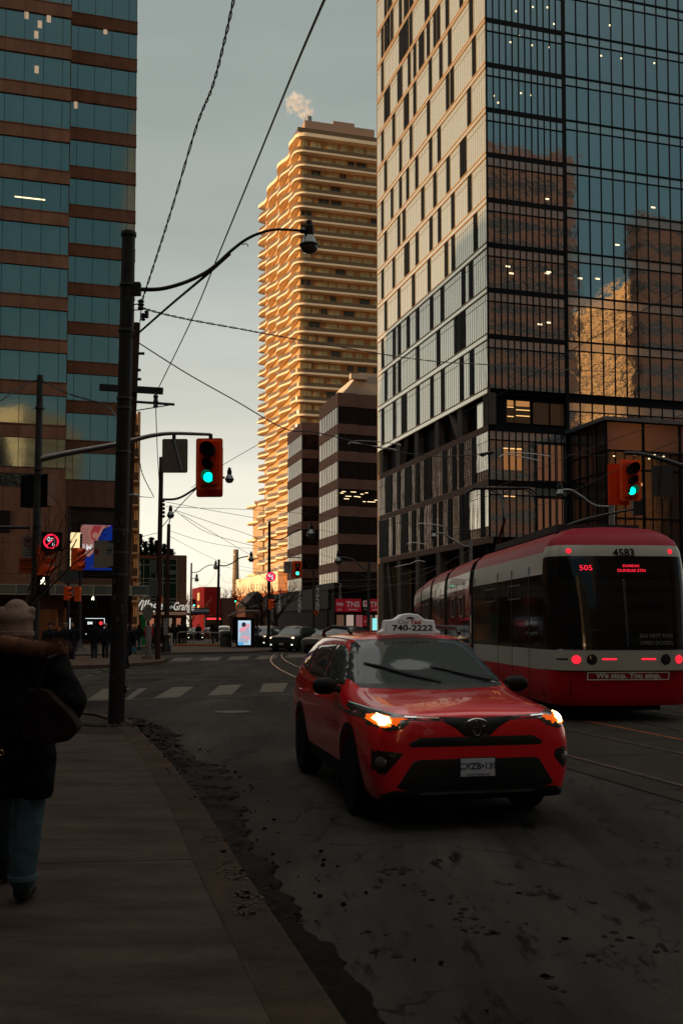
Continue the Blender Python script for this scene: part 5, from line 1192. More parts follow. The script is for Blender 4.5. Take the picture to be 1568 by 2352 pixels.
# ================================================================== POLES, LAMPS, SIGNALS, SIGNS
LENSD = M('lamp_glass', (.11,.115,.12), .06, .8); SHADE = M('lamp_shade', (.03,.028,.028), .3, .6)
GREEN = E('signal_green', (.0,1.0,.50), 3.2); GREENF = E('far_signal_green', (.02,1,.55), 5.0); DLENS = M('dark_signal_lens', (.015,.008,.006), .3); DORG = M('signal_orange_dark', (.70,.045,.006), .5, var=.15, vs=9)
def globe(parent, p, s=1.0, name='lamp'):
    o = MB().lathe([(.03*s,.30*s),(.055*s,.30*s),(.058*s,.22*s),(.085*s,.20*s),(.09*s,.06*s),(.075*s,.02*s)], p, 'z', 16).build(name, SHADE, parent, smooth=True)
    MB().lathe([(.08*s,.03*s),(.12*s,-.03*s),(.155*s,-.12*s),(.168*s,-.14*s)], p, 'z', 20).build('reflector', LENSD, o, smooth=True)
    MB().lathe([(.170*s,-.13*s),(.178*s,-.15*s),(.170*s,-.17*s),(.150*s,-.17*s)], p, 'z', 20).build('rim_ring', SHADE, o, smooth=True)
    MB().lathe([(.158*s,-.165*s),(.15*s,-.22*s),(.11*s,-.27*s),(.05*s,-.295*s),(.005,-.30*s)], p, 'z', 20).build('lens', M('lamp_lens', (.10,.095,.09), .1, .3, coat=.5), o, smooth=True)
    return o
def curve_pts(pts, n=6):
    o = []; P_ = [pts[0]]+list(pts)+[pts[-1]]
    for i in range(1, len(P_)-2):
        for j in range(n):
            t = j/n; a, b, c, d = P_[i-1], P_[i], P_[i+1], P_[i+2]
            o.append(.5*((2*b)+(c-a)*t+(2*a-5*b+4*c-d)*t*t+(3*b-a-3*c+d)*t**3))
    return o+[P_[-2]]
def pole(name, label, cat, base, top, r0, r1, mt, group=None):
    t = thing(name, label, cat, base, 0, group); tl = Vector(top)-Vector(base)
    MB().tube([(0,0,0), tl*.33, tl*.66, tl], [r0, r0+(r1-r0)*.33, r0+(r1-r0)*.66, r1], 18).build('shaft', mt, t, smooth=True); return t
def L_(t, p): return Vector(p)-t.location
def arm(t, pts, r, mt, name='arm', n=6):
    q = curve_pts([L_(t, p) for p in pts], n); k = len(q); rs = r if not isinstance(r, tuple) else [r[0]+(r[1]-r[0])*i/(k-1) for i in range(k)]
    return MB().tube(q, rs, 10).build(name, mt, t, smooth=True)
def bandr(t, pts, r, h=.05, name='strap', mt=M('strap_steel', (.07,.065,.06), .5, .5)):
    for p in pts: MB().lathe([(r,-h),(r+.008,-h),(r+.008,h),(r,h)], L_(t, p), 'z', 20).build(name, mt or galv, t)
# main utility pole
MPb, MPt = V(267,1662,15.9), V(296,540,15.9)
mp_ = pole('utility_pole', 'thick dark utility pole at the sidewalk corner carrying the big curved street lamp arm', 'utility pole', (MPb.x, MPb.y, .1), MPt, .128, .105, polem)
MB().lathe([(.10,-.02),(.122,-.02),(.126,.02),(.118,.05),(.01,.05)], L_(mp_, MPt), 'z', 20).build('cap', polem, mp_, smooth=True)
def D_(x): return 15.9+(x-300)*.0020
ap = [V(306,664,15.9)]+[V(x, y, D_(x)) for x, y in ((366,664),(421,650),(465,630),(494,610),(531,576),(567,549),(604,533),(640,527),(697,530))]
arm(mp_, ap, (.034,.020), polem, 'lamp_arm')
arm(mp_, [V(306,776,15.9), V(390,702,16.0), V(440,660,16.2), V(485,622,16.3), V(528,583,16.4)], (.016,.026), polem, 'arm_brace', 3)
arm(mp_, [V(556,562,16.4), V(566,560,16.4), V(570,566,16.4)], .008, polem, 'cable_hook')
globe(mp_, L_(mp_, V(710,545,16.75)), .95)
MB().tube([L_(mp_, V(690,530,16.7)), L_(mp_, V(712,531,16.75))], .045, 10).build('lamp_socket', SHADE, mp_)
bandr(mp_, [MPb.lerp(MPt, f) for f in (.30,.345,.39,.55,.64,.66,.80,.895)], .118, .018)
MB().box(-.05,.08,-.06,.06,-.1,.1).build('clamp', polem, mp_, loc=L_(mp_, V(312,664,15.9)))
for px, py, s in ((324,700,.07),(329,728,.05),(337,722,.05)): MB().lathe([(s*.5,-s*1.2),(s*.8,-s*.8),(s*.5,-s*.4),(s*.8,0),(s*.5,s*.4),(s*.8,s*.8),(s*.4,s*1.2)], L_(mp_, V(px,py,15.8)), 'z', 12).build('insulator', blackm, mp_)
for a, b in (((306,700),(324,697)),((306,712),(324,712)),((324,715),(322,740))): arm(mp_, [V(*a,15.9), V(*b,15.85)], .009, blackm, 'bracket')
MB().box(.11,.16,-.03,.03,-.06,.06).build('junction_box', blackm, mp_, loc=L_(mp_, V(268,1583,15.9)))
random.seed(2)
for k in range(14):
    f = random.uniform(.08,.42); q = MPb.lerp(MPt, f); w = random.uniform(.012,.035); hh = random.uniform(.01,.05); a = random.uniform(-.7,.7); rr = .128-.023*f+.001
    MB().prism([(rr*math.sin(a+b), -rr*math.cos(a+b)) for b in (-w*4,-w*2,0,w*2,w*4)]+[((rr+.002)*math.sin(a+b), -(rr+.002)*math.cos(a+b)) for b in (w*4,w*2,0,-w*2,-w*4)], -hh, hh).build('sticker', M('pole_sticker_%d' % (k%3), [(.10,.09,.08),(.05,.05,.05),(.14,.10,.07)][k%3], .7, var=.5, vs=40), mp_, loc=L_(mp_, q))
# information plate clamped on that pole
sg_ = thing('sign_plate', 'grey back of a rounded sign with torn stickers clamped to the thick utility pole', 'sign', V(238,1273,15.72))
MB().prism([(a, b) for a, b in rrect(.305,.44,.03)], -.004, .004, 'y').build('plate', M('sign_back', (.30,.25,.19), .55, .3, var=.15, vs=8), sg_)
for x, z, w, h, c in ((-.11,.04,.06,.08,(.25,.03,.04)),(.10,.10,.09,.022,(.05,.22,.26)),(.095,.065,.08,.022,(.04,.04,.04)),(.10,.03,.085,.022,(.06,.20,.24)),(.09,-.0,.07,.022,(.18,.15,.14))): MB().box(x-w/2,x+w/2,-.007,-.004,z-h/2,z+h/2).build('sticker', M('sticker_%d%d' % (int(c[0]*100), int(z*100)), c, .6, var=.3, vs=30), sg_)
MB().box(.08,.24,-.01,.03,.19,.215).box(.08,.24,-.01,.03,-.215,-.19).build('bracket', blackm, sg_)
# rust-orange marker post at its foot
b0 = V(248,1634,15.7); t = thing('marker_post', 'rusty yellow steel post strapped behind the thick utility pole', 'post', (b0.x, 15.95, .116))
YEL = M('rusty_yellow', (.24,.10,.02), .6, .3, var=.6, vs=10, col2=(.09,.035,.015))
MB().tube([(0,0,0),(0.005,0,.45),(.01,0,1.15)], .022, 10).tube([(-.03,0,0),(-.03,0,.45)], .018, 8).build('tube', YEL, t, smooth=True)
for z_ in (.02,.25,.52): MB().lathe([(.02,-.012),(.045,-.012),(.045,.012),(.02,.012)], (-.008,0,z_), 'z', 14).build('collar', YEL, t)
# second pole with the cross arms
b2_, t2_ = Vector((V(276,1574,26).x,26,0)), V(315,742,26)
sp_ = pole('utility_pole', 'thin dark utility pole rising just behind the thick one, with two cross arms', 'utility pole', b2_, t2_, .12, .085, M('rust_pole', (.05,.025,.018), .7, var=.4, vs=5))
MB().box(-.83,.83,-.05,.05,-.085,.085).build('cross_arm', blackm, sp_, loc=L_(sp_, V(302,894,25.9))).rotation_euler = (0, R(3.5), 0)
arm(sp_, [V(300,922,26), V(400,929,25.6)], .035, blackm, 'side_arm', 2); arm(sp_, [V(300,945,26), V(392,930,25.7)], .014, blackm, 'arm_brace', 2)
for px, py in ((358,915),(358,926)): MB().lathe([(.03,-.12),(.07,-.1),(.05,0),(.07,.05),(.03,.12)], L_(sp_, V(px,py,25.7)), 'z', 12).build('insulator', blackm, sp_)
for px, py, w in ((328,812,.16),(322,850,.1),(323,871,.1)): MB().box(-w,w*.5,-.03,.03,-.03,.03).build('bracket', blackm, sp_, loc=L_(sp_, V(px-3,py,26)))
t = thing('security_camera', 'small white security camera on a bracket right of the thick pole', 'camera', V(306,1137,25.5)); MB().tube([(-.12,0,0),(.06,0,.02)], .02, 8).build('bracket', galv, t); MB().tube([(.04,0,0),(.15,-.03,-.02)], .045, 12).build('housing', M('camera_white', (.35,.33,.30), .4), t)
# ---- signal head, faces -y
def signal(name, label, loc, yaw, s=1.0, lit=GREEN, rear=None, group='traffic signals', back=True, cols=(0,0,1)):
    t = thing(name, label, 'traffic light', loc, yaw, group); 
    if back: 
        MB().prism(rrect(.58*s,1.12*s,.05*s), -.02*s, .0, 'y').build('backboard', orange, t)
        MB().prism(rrect(.44*s,.98*s,.03*s), -.028*s, -.02*s, 'y').build('backboard_panel', DORG, t)
    MB().prism(rrect(.34*s,.92*s,.03*s), -.10*s, .16*s, 'y').build('housing', DORG if back else orange, t)
    for z_, r_, on in ((.27,.15,cols[0]),(-.03,.10,cols[1]),(-.30,.11,cols[2])):
        dn = MB().lathe([(r_*s*.95,-.105*s),(r_*s*.95,-.112*s),(.001,-.125*s)], (0,0,z_*s), 'y', 22).build('lens', lit if on else DLENS, t, smooth=True)
        mb = MB(); n_ = 18; vs = []
        for i in range(n_+1):
            a = R(-35+250*i/n_); c, q = math.cos(a)*r_*s*1.08, math.sin(a)*r_*s*1.08
            k = .30*s*(.35+.65*max(0, math.sin(a)*.5+.5)); vs += [(c, -.10*s, z_*s+q), (c, -.10*s-k, z_*s+q)]
        mb.add(vs, [(2*i,2*i+1,2*i+3,2*i+2) for i in range(n_)]); mb.build('visor', M('visor_black', (.02,.008,.006), .6) if back else orange, t, smooth=50, fix=False)
    if rear:
        MB().prism(rrect(.58*s,1.12*s,.05*s,cx=rear[0],cy=rear[1]), .20*s, .23*s, 'y').build('rear_backboard', DORG, t)
    return t
# left mast: pole with signal arm
LPb, LPt = V(80,1520,18.7), V(93,862,18.7); LPb.z = .116
lp = pole('signal_pole', 'grey steel signal pole at left holding the long arm and lit walk signal', 'signal pole', (LPb.x-.02, LPb.y, .116), LPt, .095, .058, M('grey_pole', (.045,.042,.038), .5, .4, var=.35, vs=6, bump=.1, bs=30))
gp_ = MC['grey_pole']
def Y1(x): return 18.7+(x-90)*.0024
arm(lp, [V(x, y, Y1(x)) for x, y in ((92,1055),(150,1042),(260,1022),(310,1010),(352,1000),(400,995.5),(484,998))], (.062,.030), M('arm_galv', (.16,.145,.13), .4, .6, var=.3, vs=5), 'signal_arm')
MB().tube([L_(lp, V(484,997,19.65)), L_(lp, V(484,1008,19.65))], .04, 10).build('arm_end', polem, lp)
bandr(lp, [LPb.lerp(LPt, f) for f in (.36,.40,.52,.545,.70,.715,.90)], .082, .015)
arm(lp, [V(70,1212,18.7), V(-60,1210,18.2)], .03, blackm, 'side_arm', 2)
bs = thing('led_sign', 'black boxy back of an electronic sign on the grey signal pole', 'sign', V(88,1128,18.9), R(-22)); MB().box(-.33,.30,-.10,.12,-.30,.30).build('box', M('sign_box_black', (.006,.006,.006), .5), bs); MB().box(.30,.305,-.10,.12,-.30,.30).build('lit_edge', M('sign_lit_side', (.20,.08,.04), .5, .3), bs)  # warm side colour stands in for light on the box edge
sb = thing('sign_plate', 'grey rounded sign back with a diagonal strut hanging from the signal arm', 'sign', V(402,1047,19.4)); MB().prism(rrect(.50,.67,.035), -.004, .004, 'y').build('plate', M('sign_back2', (.17,.14,.11), .55, .3, var=.12, vs=8), sb)
MB().tube([(-.03,-.02,.36),(.14,-.02,-.30)], .022, 4).build('strut', galv, sb); MB().box(-.05,.01,-.05,.03,.33,.42).build('clamp', blackm, sb)
ts = signal('traffic_signal', 'large orange traffic signal showing green, hung from the long arm over the near crossing', V(481,1066,19.9), R(-3), .93, rear=(-.03,-.12))
# no-left-turn LED sign
def noleft(t, r, y=-.06, led=True, s=1.0, z0=0, x0=0):
    red = E('led_red', (1,.02,.06), 2.0) if led else M('sign_red_paint', (.25,.012,.015), .6); wh = E('led_white', (.9,.95,1), 1.3) if led else M('sign_black_ink', (.02,.02,.02), .6)
    g = lambda x, z: (x0+x*r, y, z0+z*r)
    for k in ((1.0, .92, .84) if led else (.95,)):
        MB().tube([g(math.cos(6.283*i/28)*k, math.sin(6.283*i/28)*k) for i in range(29)], r*(.028 if led else .09), 5, cap=False).build('ring', red, t)
    MB().tube([g(-.6,-.6), g(.6,.6)], r*.07, 5).build('slash', red, t)
    if led:
        for q in ([g(-.6,.30), g(-.25,.62)], [g(-.6,.30), g(-.25,0)], [g(-.25,.62), g(-.25,.42), g(.45,.42), g(.45,-.6), g(.20,-.6), g(.20,.18), g(-.25,.18), g(-.25,0)]): MB().tube(q, r*.035, 4).build('arrow', wh, t)
    else: MB().prism([(x0+a*r, z0+b*r) for a, b in ((-.62,.25),(-.2,.6),(-.2,.38),(.42,.38),(.42,-.6),(.18,-.6),(.18,.12),(-.2,.12),(-.2,-.08))], y-.003, y+.003, 'y').build('arrow', wh, t)
ls = thing('led_sign', 'lit red no left turn sign glowing on the left signal pole', 'sign', V(119,1244,18.55), R(8)); MB().box(-.175,.19,-.05,.08,-.175,.175).build('box', MC['sign_box_black'], ls); noleft(ls, .135)
ss = thing('road_sign', 'white no left turn plate with hours behind the left signal pole', 'sign', V(66,1256,18.8), R(15)); MB().prism(rrect(.21,.42,.02), -.004,.004,'y').build('plate', M('sign_white', (.30,.27,.24), .6), ss); noleft(ss, .085, -.008, False, z0=.09); INK = M('sign_black_ink', (.02,.02,.02), .6)
text('7:30', .06, ss, INK, (.02,-.006,-.05)); text('TO 6:30', .045, ss, INK, (0,-.006,-.11)); text('MON-FRI', .045, ss, INK, (0,-.006,-.165))
osn = thing('road_sign', 'orange two stage pedestrian crossing sign low behind the left signal pole', 'sign', V(60,1299,18.8), R(15)); MB().prism(rrect(.24,.28,.015), -.004,.004,'y').build('plate', M('orange_sign', (.42,.07,.015), .6), osn)
text('PEDESTRIANS', .037, osn, INK, (0,-.006,.09)); text('YOUR', .05, osn, INK, (0,-.006,.02)); text('TWO STAGE', .04, osn, INK, (0,-.006,-.06))
signal('traffic_signal', 'orange signal head seen side on below the lit no left turn sign', V(100,1288,18.7), R(84), .62, back=False, cols=(0,0,0), lit=DLENS)
def walk(label, loc, yaw, s):
    t = thing('pedestrian_signal', label, 'pedestrian signal', loc, yaw, 'pedestrian signals'); MB().box(-.12*s,.12*s,-.05*s,.08*s,-.24*s,.24*s).build('housing', M('ped_black', (.008,.008,.008), .5), t)
    wm = E('walk_white', (1,.95,.62), 3.2); mb = MB(); y = -.056*s
    mb.lathe([(.02*s,-.004),(.02*s,.004)], (.01*s,y,.185*s), 'y', 10)
    mb.tube([(.0,y,.155*s),(-.005*s,y,.11*s)], .022*s, 6); mb.tube([(0,y,.155*s),(.05*s,y,.115*s)], .012*s, 5); mb.tube([(0,y,.155*s),(-.055*s,y,.12*s)], .012*s, 5)
    mb.tube([(-.005*s,y,.11*s),(.04*s,y,.045*s)], .014*s, 5); mb.tube([(-.005*s,y,.11*s),(-.055*s,y,.05*s)], .014*s, 5); mb.build('walking_man', wm, t); return t
walk('lit walk signal on the right side of the left signal pole', V(101,1347,18.55), R(5), .82); walk('lit walk signal further back near the bank entrance', V(214.5,1381,50), R(5), 1.25)
# poles at the far left corner
fp1 = pole('signal_pole', 'slim grey pole with a backward sign plate in front of the golden window', 'signal pole', (V(157,1437,48).x, 48, 0), V(160,1166,48), .085, .055, gp_)
arm(fp1, [V(163,1262,48), V(170,1252,48), V(177,1238,48)], .03, galv, 'arm'); MB().box(-.45,.45,-.08,-.06,-.28,.28).build('sign_back', M('sign_back3', (.075,.08,.075), .5, .3), fp1, loc=L_(fp1, V(158.5,1324,48)))
fp2 = pole('signal_pole', 'slim pole with stacked orange signals and flared base beside the bank banner', 'signal pole', (V(183,1437,59).x, 59, .12), V(187,1227,59), .12, .07, gp_); MB().lathe([(.42,0),(.34,.1),(.22,.35),(.13,.8)], n=16).build('base', gp_, fp2, smooth=True)
signal('traffic_signal', 'orange signal with long visors facing right beside the banner', V(176,1284,56), R(78), 1.35, back=False, cols=(0,0,0)); signal('traffic_signal', 'lower orange signal of the stacked pair beside the banner', V(184,1292,58.5), R(70), 1.0, back=False, cols=(0,0,0))
signal('traffic_signal', 'small orange signal seen side on left of the far corner pole', V(155,1363,47.5), R(80), .72, back=False, cols=(0,0,0)); signal('traffic_signal', 'small orange signal seen from behind on the far corner pole', V(179,1364,57.5), R(178), .95, back=False, cols=(0,0,0))
# tall pole on the island
p3b = V(363,1437,45.8); p3 = pole('utility_pole', 'tall dark utility pole on the traffic island in front of the mall', 'utility pole', (p3b.x, 45.8, .14), V(371,1050,45.8), .125, .10, MC['rust_pole'])
arm(p3, [V(372,1147,45.8), V(400,1146.5,46), V(420,1140,46.2), V(444,1125,46.4), V(470,1107,46.8), V(495,1098,47), V(516,1097,47.2)], .055, polem, 'lamp_arm'); arm(p3, [V(373,1210,45.8), V(410,1165,46), V(452,1122,46.4)], .02, polem, 'arm_brace', 2); globe(p3, L_(p3, V(527,1092,47.3)), 1.25)
MB().box(-.15,.15,-.1,.1,-.3,.3).build('utility_box', M('grey_box', (.10,.10,.10), .5), p3, loc=L_(p3, V(352,1301,45.7))); MB().box(-.2,.2,-.1,.1,-.4,.4).build('utility_box', MC['grey_box'], p3, loc=L_(p3, V(353,1350,45.7)))
for k in range(5): MB().lathe([(.05,-.06),(.08,0),(.05,.06)], L_(p3, V(376,1150+k*9,45.7)), 'x', 8).build('insulator', blackm, p3)
p4 = pole('lamp_post', 'slimmer rust-brown lamp post with flared base right of the island pole', 'street lamp', (V(382,1437,59).x, 59, .12), V(388,1204,59), .16, .10, MC['rust_pole']); MB().lathe([(.30,0),(.28,.25),(.20,.5),(.15,.9)], n=16).build('base', polem, p4, smooth=True); arm(p4, [V(388,1206,59), V(390,1196,59), V(392,1188,59)], .03, polem); globe(p4, L_(p4, V(392,1176,59)), 1.3)
MB().box(-.12,.12,-.2,-.12,1.0,2.0).build('poster', M('torn_poster', (.25,.22,.2), .8, var=.4, vs=6), p4); MB().box(.15,.6,-.3,.0,-.12,.12).build('camera', galv, p4, loc=L_(p4, V(385,1315,59)))
def lamp(label, b, tp, Y, r, armpts, gpt, s, brace=None, group='street lamps', gz=.12, mt=None):
    t = pole('street_lamp', label, 'street lamp', (V(b[0],1437,Y).x, Y, gz), V(*tp, Y), r, r*.8, mt or polem, group); arm(t, [V(x, y, Y+.3) for x, y in armpts], r*.4, mt or polem, 'lamp_arm'); globe(t, L_(t, V(*gpt, Y+.3)), s); return t
l5 = lamp('far street lamp pole left of the red building with lamp arm to the right', (437,0), (440,1293), 112, .12, [(441,1315),(456,1313),(470,1303),(482,1298),(494,1298)], (495.6,1298), 1.7)
arm(l5, [V(440,1329,112), V(452,1327,112)], .04, polem, 'lamp_arm'); globe(l5, L_(l5, V(452,1327,112)), 1.5)
lamp('far street lamp pole in the middle of the view with arm curving over the road', (499,0), (503,1285), 95, .14, [(505,1299),(520,1299),(534,1293),(550,1282),(571,1277.5)], (577,1279), 1.7)
p7 = lamp('dark lamp pole carrying the glowing no left turn sign beside the golden tower', (617,0), (619,1198), 72, .12, [(620,1238),(636,1240),(652,1236),(672,1224),(690,1216),(712,1216)], (714.5,1218), 1.9)
lamp('grey lamp pole right of the brown building with arm to the left', (845,0), (847,1290), 68, .12, [(846,1312),(832,1304),(815,1288),(795,1281),(779,1280)], (777,1281), 1.6, mt=gp_)
lamp('lamp pole behind the streetcar with pale arm and silver globe', (1082,0), (1080,1240), 50, .10, [(1077,1255),(1063,1253),(1037,1238),(1017,1226),(1000,1225)], (996,1226), 1.0, mt=galv)
lamp('lamp pole behind the streetcar roof with pale arm left of the right signal', (1404,0), (1404,1108), 36, .11, [(1404,1164),(1365,1161),(1334,1140),(1310,1126),(1290,1126)], (1285,1126), 1.0, mt=galv)
# LED sign and signals around the far corner
t = thing('led_sign', 'small lit red no left turn sign on the dark lamp pole in the distance', 'sign', V(622,1325,71.5)); MB().lathe([(.36,.0),(.36,.1)], n=24, axis='y').build('box', MC['sign_box_black'], t); noleft(t, .30, -.02); 
for o in list(t.children):
    if o.name.startswith(('ring','arrow','slash')): o.data.materials[0] = E('led_red_far', (1,.03,.10), 3.2) if not o.name.startswith('arrow') else E('led_white_far', (1,.85,.9), 2.2)
signal('traffic_signal', 'orange traffic signal showing green in front of the brown building', V(683,1307,69), R(5), 1.02, lit=GREENF, rear=(-.1,-.02)); t = thing('road_sign', 'small grey no left turn plate left of the far orange signal', 'sign', V(661,1303,69)); MB().prism(rrect(.58,.82,.03), -.01,.01,'y').build('plate', MC['sign_white'], t); noleft(t, .22, -.015, False, z0=.15); text('7:30', .16, t, INK, (0,-.02,-.2)); text('TO 6:30', .1, t, INK, (0,-.02,-.33))
ma = pole('signal_pole', 'thin grey pole holding the far orange signal and an orange diamond sign', 'signal pole', (V(720,1437,70).x,70,.12), V(720,1310,70), .1, .07, gp_); arm(ma, [V(719,1318,70), V(705,1290,69.8), V(690,1281,69.5), V(650,1281,69.2)], .035, gp_, 'signal_arm')
t = thing('road_sign', 'orange diamond construction sign on the thin grey pole above the cars', 'sign', V(726,1407,69.8)); MB().prism([(0,.24),(.24,0),(0,-.24),(-.24,0)], -.01,.01,'y').build('plate', M('orange_sign', (.42,.07,.015), .6), t); MB().prism(circ(.03,8,0,.1), -.02,-.01,'y').prism([(-.03,.06),(.03,.06),(.05,-.1),(.02,-.1),(0,-.0),(-.02,-.1),(-.05,-.1)], -.02,-.01,'y').build('walker_symbol', INK, t)
signal('traffic_signal', 'small orange signal head seen side on at the dark lamp pole', V(622,1388,71.6), R(70), .8, back=False, cols=(0,0,0))
signal('traffic_signal', 'tiny orange signal showing green beside the far left lamp pole', V(446.5,1385,140), 0, 1.0, lit=GREENF); signal('traffic_signal', 'tiny orange signal showing green below the chimney', V(541,1377,150), 0, .95, lit=GREENF); signal('traffic_signal', 'tiniest green signal between the two far lamp poles', V(487,1397,210), 0, .9, lit=GREENF, back=False)
# right signal over the streetcar
rp = pole('signal_pole', 'signal pole standing off to the right with its curved arm over the streetcar', 'signal pole', (V(1720,1437,27).x, 27, .12), V(1720,1060,27), .11, .09, gp_); arm(rp, [V(1720,1120,27), V(1640,1090,26.9), V(1568,1071,26.7), V(1523,1056,26.6), V(1471,1043,26.5), V(1432,1041,26.4)], (.08,.045), gp_, 'signal_arm')
signal('traffic_signal', 'orange traffic signal showing green above the streetcar roof', V(1446,1103,26.2), R(6), .98, rear=(-.24,-.09)); t = thing('sign_plate', 'dark grey sign back right of the signal above the streetcar', 'sign', V(1519,1105,26.6)); MB().prism(rrect(.56,.84,.03), -.004,.004,'y').build('plate', M('sign_back4', (.045,.042,.04), .5, .3), t); MB().tube([(-.02,-.02,.5),(-.1,-.02,-.35)], .02, 4).build('strut', blackm, t)
mp2 = pole('mast_pole', 'mast pole hidden behind the streetcar with straight arm rising over its roof', 'pole', (V(1270,1437,28).x, 28, 0), V(1270,1212,28), .1, .08, gp_); arm(mp2, [V(1270,1220,28), V(1280,1216,28), V(1334,1196,27.8), V(1395,1181,27.6), V(1452,1170,27.4)], (.055,.03), gp_); MB().box(-.13,.13,-.1,.1,-.22,.22).build('camera_box', blackm, mp2, loc=L_(mp2, V(1462,1165,27.4)))
# overhead wires -------------------------------------------------------
def wire(label, pts, r, twist=0, name='overhead_wire'):
    P_ = curve_pts([V(x, y, Y) for x, y, Y in pts], 12 if not twist else 26); mb = MB()
    if twist:
        for ph in (0, math.pi):
            q = []
            for i, p in enumerate(P_): a = i*twist+ph; q.append(p+Vector((math.cos(a)*r*1.3, 0, math.sin(a)*r*1.3)))
            mb.tube(q, r, 5)
    else: mb.tube(P_, r, 6)
    return tagp(mb.build(name, blackm, smooth=True), label, 'overhead wire', 'overhead wires')
wire('wavy twisted wire dropping from the top of the sky to the lamp arm clamp', [(545,-40,9.5),(518,85,10.8),(488,200,12),(452,290,13),(395,480,14.5),(360,590,15.3),(327,690,15.8)], .0085, .55)
wire('thick straight wire from the top of the sky down to the cross arm', [(762,-40,7.5),(680,150,10),(600,345,13.5),(500,590,18),(440,735,21.5),(360,900,25.6)], .0125)
wire('twisted wire sagging from the thick pole across the golden tower to the glass tower', [(330,708,15.8),(380,722,16.5),(455,738,18),(560,757,20),(640,772,22),(868,812,27),(1000,830,31),(1125,838,35),(1320,850,42),(1600,862,52)], .009, .5)
wire('span wire from the thin pole falling past the golden tower over the street', [(318,787,26),(430,858,27),(540,920,28),(655,985,29),(730,994,29.5),(900,1035,31),(1010,1048,32),(1110,1043,33)], .016)
wire('thin guy wire rising from behind the green signal to the span wire', [(440,1120,40),(505,1072,37),(655,986,29.2)], .009)
wire('diagonal wire across the right face of the glass tower', [(1600,645,20),(1320,800,24),(1161,898,27),(1040,958,29)], .009)
wire('lower diagonal wire in front of the glass lobby', [(1600,940,19),(1316,1044,24),(1182,1101,28),(1090,1140,31)], .007)
wire('wire falling past the orange signal on the right', [(1600,995,20),(1456,1053,23),(1401,1086,25),(1243,1159,30),(1120,1195,36)], .008)
wire('level wire from the trolley hanger to the right edge', [(1110,1040,33),(1250,1042,34),(1400,1046,36),(1600,1040,40)], .008)
wire('vertical feeder wire from the cross arm down to the island pole', [(358,930,25.7),(362,1040,33),(368,1150,45)], .012); wire('wavy drop wire left of the island pole', [(311,1000,27),(325,1080,33),(340,1115,38),(354,1142,45)], .010, .6)
wire('wire looping over the left signal pole', [(-20,935,17.5),(45,893,18.4),(88,874,18.7),(160,905,18.2),(240,930,17),(270,962,16)], .008, .4)
for i, (lab, q) in enumerate((('upper wire of the bundle leaving the island pole to the right', [(382,1153,46),(479,1171,50),(582,1189,55),(740,1218,62),(860,1240,68)]),('nearly level wire from the island pole to the brown building',[(382,1163,46),(430,1166,48),(584,1171,54),(700,1180,60),(868,1196,70)]),
    ('wire from the island pole down toward the golden tower base',[(400,1171,47),(500,1205,52),(585,1234,57),(700,1290,64)]),('second falling wire from the island pole',[(400,1171,47),(466,1218,51),(540,1243,55),(620,1262,60)]),('sagging wire from the brown lamp post to the dark lamp pole',[(392,1220,59),(466,1243,63),(543,1257,68),(615,1261,72)]),
    ('wire from the brown lamp post to the middle far lamp pole',[(391,1232,59),(450,1264,75),(502,1289,95)]),('wire from the middle far lamp pole to the right',[(506,1290,95),(577,1305,84),(690,1318,72)]),('lower wire from the middle far lamp pole',[(505,1300,95),(577,1313,84),(660,1322,72)]),
    ('short wire between the conifers and the island pole',[(307,1240,50),(330,1232,48),(361,1224,46)]),('thin wire from the security camera to the island pole',[(311,1140,26),(351,1143,45)]),('long thin wire running down behind the green signal',[(418,1182,47),(500,1230,56),(569,1271,65),(640,1310,72)]),
    ('low looping wire between the two far lamp poles',[(441,1332,112),(466,1346,108),(485,1335,102),(500,1306,96)]),('sagging wire right of the middle far lamp pole',[(505,1318,95),(518,1336,93),(543,1338,88),(572,1322,84),(616,1290,72)]),('wire from the dark lamp pole to the brown building top right',[(620,1232,72),(700,1262,70),(800,1292,66),(868,1310,62)]),
    ('wire along the shop row to the right',[(620,1262,72),(740,1290,68),(868,1335,60)]),('upper trolley wire over the shops',[(560,1345,120),(700,1336,75),(860,1330,52),(1000,1300,38)]),('lower trolley wire over the shops',[(560,1352,120),(700,1348,75),(860,1345,52),(1010,1335,38)]),('curved trolley wire in front of the dark columns',[(700,1372,80),(860,1352,55),(960,1325,42),(1080,1262,33)]),
    ('faint wire crossing the lower floors of the glass tower',[(868,1196,52),(1000,1210,48),(1125,1222,44),(1300,1236,40)]))):
    wire(lab, q, .012 if i < 12 else .010)
def rod(label, pts, r=.014):
    P_ = curve_pts([V(*p) for p in pts], 4); tagp(MB().tube(P_, r, 6).build('pull_off_arm', M('bright_rod', (.42,.38,.34), .3, .8), smooth=True), label, 'pull-off arm', 'trolley wire pull-off arms')
rod('pale bent rod in front of the brown building, upper one', [(800,1020,33),(812,1013,33),(860,1014,32),(912,1020,31),(921,1025,31)]); rod('pale rod just below the upper bent rod', [(806,1016,33),(860,1025,32),(905,1032,31),(909,1040,31)])
rod('pale bent rod crossing the corner of the glass tower', [(1146,1050,30),(1156,1044,30),(1172,1040.5,30),(1220,1042,30),(1262,1048,30)]); rod('second pale rod beside it at the glass tower corner', [(1164,1043.5,30),(1200,1050,30),(1242,1059,30)])
rod('thin pale rod left of the pantograph', [(956,1206,36),(967,1202,36),(1000,1205,36),(1020,1209,36)]); rod('lowest pale rod before the dark columns', [(934,1250,40),(944,1246,40),(978,1250,40)]); rod('pale rod over the streetcar front', [(907,1302,40),(938,1295,40)], .012); rod('pale rod near the shop sign', [(940,1296,40),(958,1288,40),(976,1290,40)], .012)
